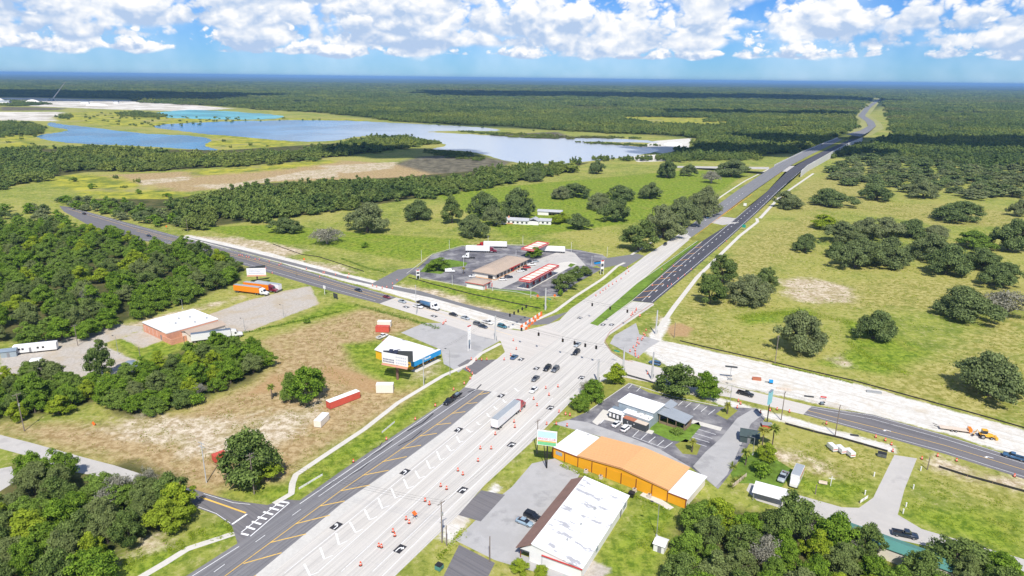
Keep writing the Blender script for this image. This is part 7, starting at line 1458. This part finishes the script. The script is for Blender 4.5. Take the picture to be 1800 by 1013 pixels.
# ------------------------------------------------------------------ palms and agaves
def frond_crown(n, L, rg, droop=.5, wdt=.14, up=.9):
    C = MB()
    for i in range(n):
        a = rg.uniform(0, 6.28); e = rg.uniform(-.5, up); pts = []
        for k in range(5):
            u = k / 4; r = L * u * math.cos(e) ; z = L * u * math.sin(e) - droop * L * u * u * .6; pts.append(Vector((r * math.cos(a), r * math.sin(a), z)))
        s = Vector((-math.sin(a), math.cos(a), 0)); w = [.25, .8, 1.0, .7, .05]
        v = [x for p, ww in zip(pts, w) for x in (p - s * wdt * L * ww, p + s * wdt * L * ww)]; C.add(v, [(2 * k, 2 * k + 1, 2 * k + 3, 2 * k + 2) for k in range(4)])
    me = C.mesh('fronds'); me.materials.append(LEAF['palm']); at = me.attributes.new('tint', 'FLOAT', 'POINT'); at.data.foreach_set('value', np.repeat(rg.uniform(0, 1, n), 10).astype(np.float32)); return me
rgp = np.random.default_rng(3)
for px, py, top, L, lab in ((478, 702, 676, 1.7, 'cabbage palm in the dry field beside the bushy tree'), (1338, 793, 752, 2.0, 'left cabbage palm beside the dark green shed'), (1356, 790, 748, 2.2, 'right cabbage palm beside the dark green shed'), (1310, 818, 790, 1.8, 'yellowing cabbage palm by the parking lot'), (1278, 728, 708, 1.5, 'small palm on the island at the lot entrance'), (1216, 795, 772, 1.4, 'small palm on the island by the stalls'), (450, 862, 846, 1.2, 'small palm under the pole by the dark oak'), (815, 482, 470, 1.4, 'small palm at the store corner'), (190, 672, 655, 1.6, 'pale palm sticking out of the thicket')):
    g = G(px, py); h = pole_h(px, py, top) - L * .4; t = thing('palm_tree', lab, 'palm', (g.x, g.y, 0)); MB().tube([(0, 0, -.1), (.1, 0, h * .5), (0, 0, h)], [.22, .17, .15], 7).build('trunk', BARK, t); o = link(bpy.data.objects.new('fronds', frond_crown(46, L, rgp)), t); o.location.z = h
for px, py, L, lab in ((1288, 822, 1.9, 'grey-green agave at the lot edge'), (1293, 848, 1.6, 'agave at the upper end of the board fence'), (1303, 842, 1.5, 'agave beside the board fence'), (1285, 858, 1.5, 'agave at the lower end of the board fence')):
    g = G(px, py); t = thing('agave', lab, 'plant', (g.x, g.y, 0)); o = link(bpy.data.objects.new('leaves', frond_crown(34, L, rgp, .15, .06, 1.2)), t); o.location.z = .3; MB().cyl((0, 0, 0), .2, .4, 6).build('stem', BARK, t)
# ------------------------------------------------------------------ odds and ends on the works
def prop(name, label, cat, px, py, rz, parts):
    g = G(px, py); t = thing(name, label, cat, (g.x, g.y, .02), q(rz))
    for nm, mt, bx in parts: part(t, nm, mt, *bx)
    return t
prop('material_rack', 'dark red material rack on the white roadbed', 'rack', 1330, 668, -14, [('frame', B['rust'], [(-1.6, 1.6, -.7, -.6, 0, .9), (-1.6, 1.6, .6, .7, 0, .9)]), ('shelf', B['rust'], [(-1.6, 1.6, -.6, .6, .5, .6)])]); prop('compressor', 'blue air compressor on the white roadbed', 'compressor', 1355, 674, -14, [('tank', B['bluef'], [(-.7, .7, -.5, .5, .4, 1.3)]), ('tow_bar', B['black'], [(-2.2, -.7, -.08, .08, .35, .5)]), ('skid', B['black'], [(-.6, .6, -.55, .55, 0, .4)])]); prop('light_tower', 'tall lamp board with dark panel over the white roadbed', 'light tower', 1283, 668, -14, [('mast', B['steel'], [(-.1, .1, -.1, .1, 0, 5.2)]), ('panel', B['charcoal'], [(-2.2, 2.2, -.5, .5, 5.2, 5.5)]), ('base', B['steel'], [(-.8, .8, -.5, .5, 0, .5)])])
prop('mat_stack', 'pale grey mats laid on the white roadbed', 'mats', 1378, 684, -14, [('mat', B['sandy'], [(-2.6 + k * 1.3, -1.5 + k * 1.3, -.9, .9, 0, .15)]) for k in range(4)]); prop('steel_beam', 'dark steel beam lying on the white roadbed', 'beam', 1422, 698, -14, [('beam', B['charcoal'], [(-1.6, 1.6, -.25, .25, 0, .3)]), ('flange', B['charcoal'], [(-1.6, 1.6, -.35, .35, .3, .36)])]); prop('barricade', 'red and white barricade board on the white roadbed', 'barricade', 1447, 702, -14, [('board', B['red'], [(-1, 1, -.05, .05, .6, 1.1)]), ('leg', B['white'], [(-.9, -.8, -.4, .4, 0, .6), (.8, .9, -.4, .4, 0, .6)])]); prop('plate_compactor', 'dark compactor machine by the right leg', 'machine', 1444, 711, 10, [('plate', B['black'], [(-.9, .9, -.5, .5, 0, .2)]), ('engine', B['slate'], [(-.5, .5, -.4, .4, .2, .9)]), ('handle', B['black'], [(.5, 1.2, -.3, -.2, .6, .9), (.5, 1.2, .2, .3, .6, .9)])]); prop('pipe_pile', 'grey pipes stacked at the edge of the roadbed', 'pipes', 1536, 690, -16, [('pipe', B['steel'], [(-2.5, 2.5, -.9 + k * .45, -.55 + k * .45, 0, .35)]) for k in range(4)] + [('pipe', B['steel'], [(-2.5, 2.5, -.5, -.2, .35, .65)])]); prop('material_pile', 'dark bundle of lumber lying on the lower white strip', 'lumber', 1502, 766, -16, [('lumber', B['charcoal'], [(-1.2, 1.2, -.4, -.05, 0, .3), (-1.2, 1.2, .05, .4, 0, .3)])])
prop('garden_display', 'little windmill and bench display on the right grass lot', 'ornament', 1447, 852, -20, [('bench', B['sandy'], [(-1.2, 1.0, -.3, .3, .3, .5), (-1.2, 1.0, .25, .35, .5, 1.0)]), ('windmill_post', B['white'], [(1.8, 1.95, -.08, .08, 0, 2.6)]), ('windmill_blade', B['white'], [(1.1, 2.7, -.12, -.08, 2.3, 2.5), (1.8, 1.98, -.14, -.12, 1.6, 3.2)])])
for i, (px, py) in enumerate(((1536, 838), (1520, 870), (1605, 860), (1592, 892), (1587, 903), (1618, 828))): prop('gate_post', 'short white gate post beside the right driveway, %s from the top' % ('second', 'third', 'fourth', 'fifth', 'last', 'first')[i], 'post', px, py, 0, [('post', B['white'], [(-.12, .12, -.12, .12, 0, 1.3)]), ('cap', B['white'], [(-.16, .16, -.16, .16, 1.3, 1.4)])])

# ------------------------------------------------------------------ overhead lines
def line(label, pts, n=3, sag=1.2):
    """wires slung between pole tops"""
    tops = [G(x, y) + Vector((0, 0, pole_h(x, y, t) - .25)) for x, y, t in pts]; w = thing('overhead_wire', label, 'wire', tuple(tops[0]))
    for k in range(n):
        for A, Bv in zip(tops[:-1], tops[1:]):
            d = (Bv - A).normalized(); o = Vector((-d.y, d.x, 0)) * (k - (n - 1) / 2) * .9; P = []
            for i in range(13): u = i / 12; P.append(A.lerp(Bv, u) + o - Vector((0, 0, sag * 4 * u * (1 - u))) - tops[0])
            MB().tube(P, .022, 3).build('cable', TRIM, w)
line('power line crossing the near highway from the dark oak', [(363, 849, 777), (447, 869, 797), (777, 954, 882)]); line('power line along the right leg of the cross road', [(1145.7, 667, 620), (1283, 711, 676), (1373, 739, 689), (1468, 766, 713), (1640, 815, 770)], 3, .8); line('power line up the right kerb past the club sign', [(777, 954, 882), (944, 798, 738), (1050.7, 672, 633)], 2, 1.0); line('power line over the corner store lawn', [(745, 679, 628), (870.7, 599, 556)], 2, .8)

# ------------------------------------------------------------------ tussocks and weeds in the grassland
def weeds(name, label, polys, n, size, mat, seed, clump=.035, hgt=.35):
    """uncountable tufts: small bent blades gathered where the ground is damp"""
    rg = np.random.default_rng(seed); C = []
    for poly in polys:
        P = np.array([G2(*p) for p in poly]); lo, hi = P.min(0), P.max(0); m = n * 5; x = rg.uniform(lo[0], hi[0], m); y = rg.uniform(lo[1], hi[1], m)
        w = np.sin(x * clump * 3 + 1.3 * np.sin(y * clump * 2)) * np.sin(y * clump * 3.7 + 1.1 * np.sin(x * clump)) + .5 * np.sin(x * clump * 9 + y * clump * 7); ok = (w > rg.uniform(-.2, 1.0, m)) & (sdf([poly], x, y) > 0); x, y = x[ok][:n], y[ok][:n]
        k = len(x); rep = 4; C.append(np.stack([np.repeat(x, rep) + rg.normal(size=k * rep) * size, np.repeat(y, rep) + rg.normal(size=k * rep) * size, rg.uniform(.05, hgt, k * rep)], 1))
    C = np.concatenate(C); m = len(C); o = link(bpy.data.objects.new(name, quads_mesh(name, C, rg.normal(size=(m, 3)) + [0, 0, .5], rg.uniform(.5, 1.1, m) * size * .8, rg.uniform(.1, 1, m), LEAF[mat]))); tag(o, label, 'weeds', kind='stuff')
RP = [(1200, 560), (1300, 440), (1420, 370), (1560, 352), (1800, 372), (1800, 740), (1620, 695), (1360, 632), (1200, 595)]
weeds('pasture_weeds', 'green tussocks scattered over the right pasture', [RP], 5200, .32, 'light', 1); weeds('pasture_straw', 'pale dry stalks scattered over the right pasture', [RP], 3000, .26, 'palm', 2, .05); LP = [(360, 405), (560, 392), (760, 360), (1000, 330), (1200, 330), (1110, 440), (960, 428), (820, 428), (700, 465), (600, 450), (480, 425)]
weeds('pasture_weeds', 'green tussocks scattered over the left pasture', [LP], 3600, .36, 'light', 3); weeds('verge_weeds', 'rough weeds on the verge of the near highway', [[(520, 868), (600, 815), (800, 680), (812, 660), (640, 765), (540, 825)], [(230, 1005), (330, 965), (412, 940), (400, 915), (300, 945), (200, 985)]], 1500, .16, 'light', 4, .2); weeds('field_weeds', 'dry tufts over the mown brown field', [[(100, 770), (330, 725), (470, 650), (560, 570), (640, 546), (720, 565), (620, 640), (690, 700), (600, 765), (500, 845), (330, 850)]], 3000, .2, 'palm', 5, .09, .2); weeds('lot_weeds', 'weeds in the right grass lots', [[(1400, 770), (1540, 802), (1520, 870), (1440, 885), (1380, 830)], [(1610, 830), (1800, 880), (1800, 975), (1640, 925), (1590, 890)], [(1070, 960), (1130, 885), (1180, 905), (1140, 1000)]], 900, .16, 'light', 6, .15, .2)
# ------------------------------------------------------------------ air and clouds overhead
def cloud(px, py, L, Wd, alt, seed, lab):
    """a cumulus overhead whose shadow falls on the surveyed point"""
    rg = np.random.default_rng(seed); g = G(px, py); t = alt / math.tan(SUN_EL); c = np.array([g.x + math.sin(SUN_AZ) * t, g.y + math.cos(SUN_AZ) * t, alt]); V, F, ne = [], [], 0
    for k in range(60):
        x, y = rg.uniform(-1, 1, 2); r = rg.uniform(.18, .34) * min(L, Wd) * (1.15 - .5 * math.hypot(x, y))
        v = ICO_V * r * [1.5, 1.2, .55]; v[:, 2] = np.maximum(v[:, 2], -r * .12); V.append(v + [x * L * .45, y * Wd * .42, r * .2]); F.append(ICO_F + ne); ne += len(ICO_V)
    me = bpy.data.meshes.new('cloud'); me.from_pydata(np.concatenate(V).tolist(), [], np.concatenate(F).tolist()); me.materials.append(pm('cloud_white', (.9, .9, .9), 1.0, .02, .001, spec=0.0)); o = link(bpy.data.objects.new('cloud', me)); o.location = c; tag(o, lab, 'cloud', 'clouds overhead', 'structure')


cloud(70, 168, 1900, 1300, 1500, 1, 'cumulus cloud overhead shading the forest behind the quarry'); cloud(1120, 169, 3000, 1500, 1500, 2, 'cumulus cloud overhead shading the far middle forest'); cloud(1760, 160, 3500, 1800, 3400, 3, 'cumulus cloud overhead shading the forest near the right horizon'); cloud(1640, 254, 760, 230, 1200, 4, 'small cumulus overhead shading the wood edge at right'); cloud(1330, 200, 700, 260, 1400, 5, 'small cumulus overhead shading the wood left of the far road'); cloud(1330, 268, 420, 130, 1200, 6, 'small cumulus overhead shading the wood by the overpass'); cloud(720, 270, 230, 120, 1200, 7, 'small cumulus overhead shading the lake shore')
hz = MB().box(-71000, 71000, -71000, 71000, -1.0, 130.0).build('haze', bpy.data.materials.new('haze_air')); tag(hz, 'thin blue summer haze over the whole country', 'haze', kind='stuff'); hm = hz.data.materials[0]; hm.use_nodes = True; T = NT(hm.node_tree)
v = T.n('ShaderNodeVolumePrincipled'); v.inputs['Color'].default_value = (0.30, 0.58, 1.0, 1); v.inputs['Density'].default_value = 0.000052; v.inputs['Anisotropy'].default_value = 0.0
o = T.n('ShaderNodeOutputMaterial'); T.link(v.outputs[0], o.inputs['Volume'])
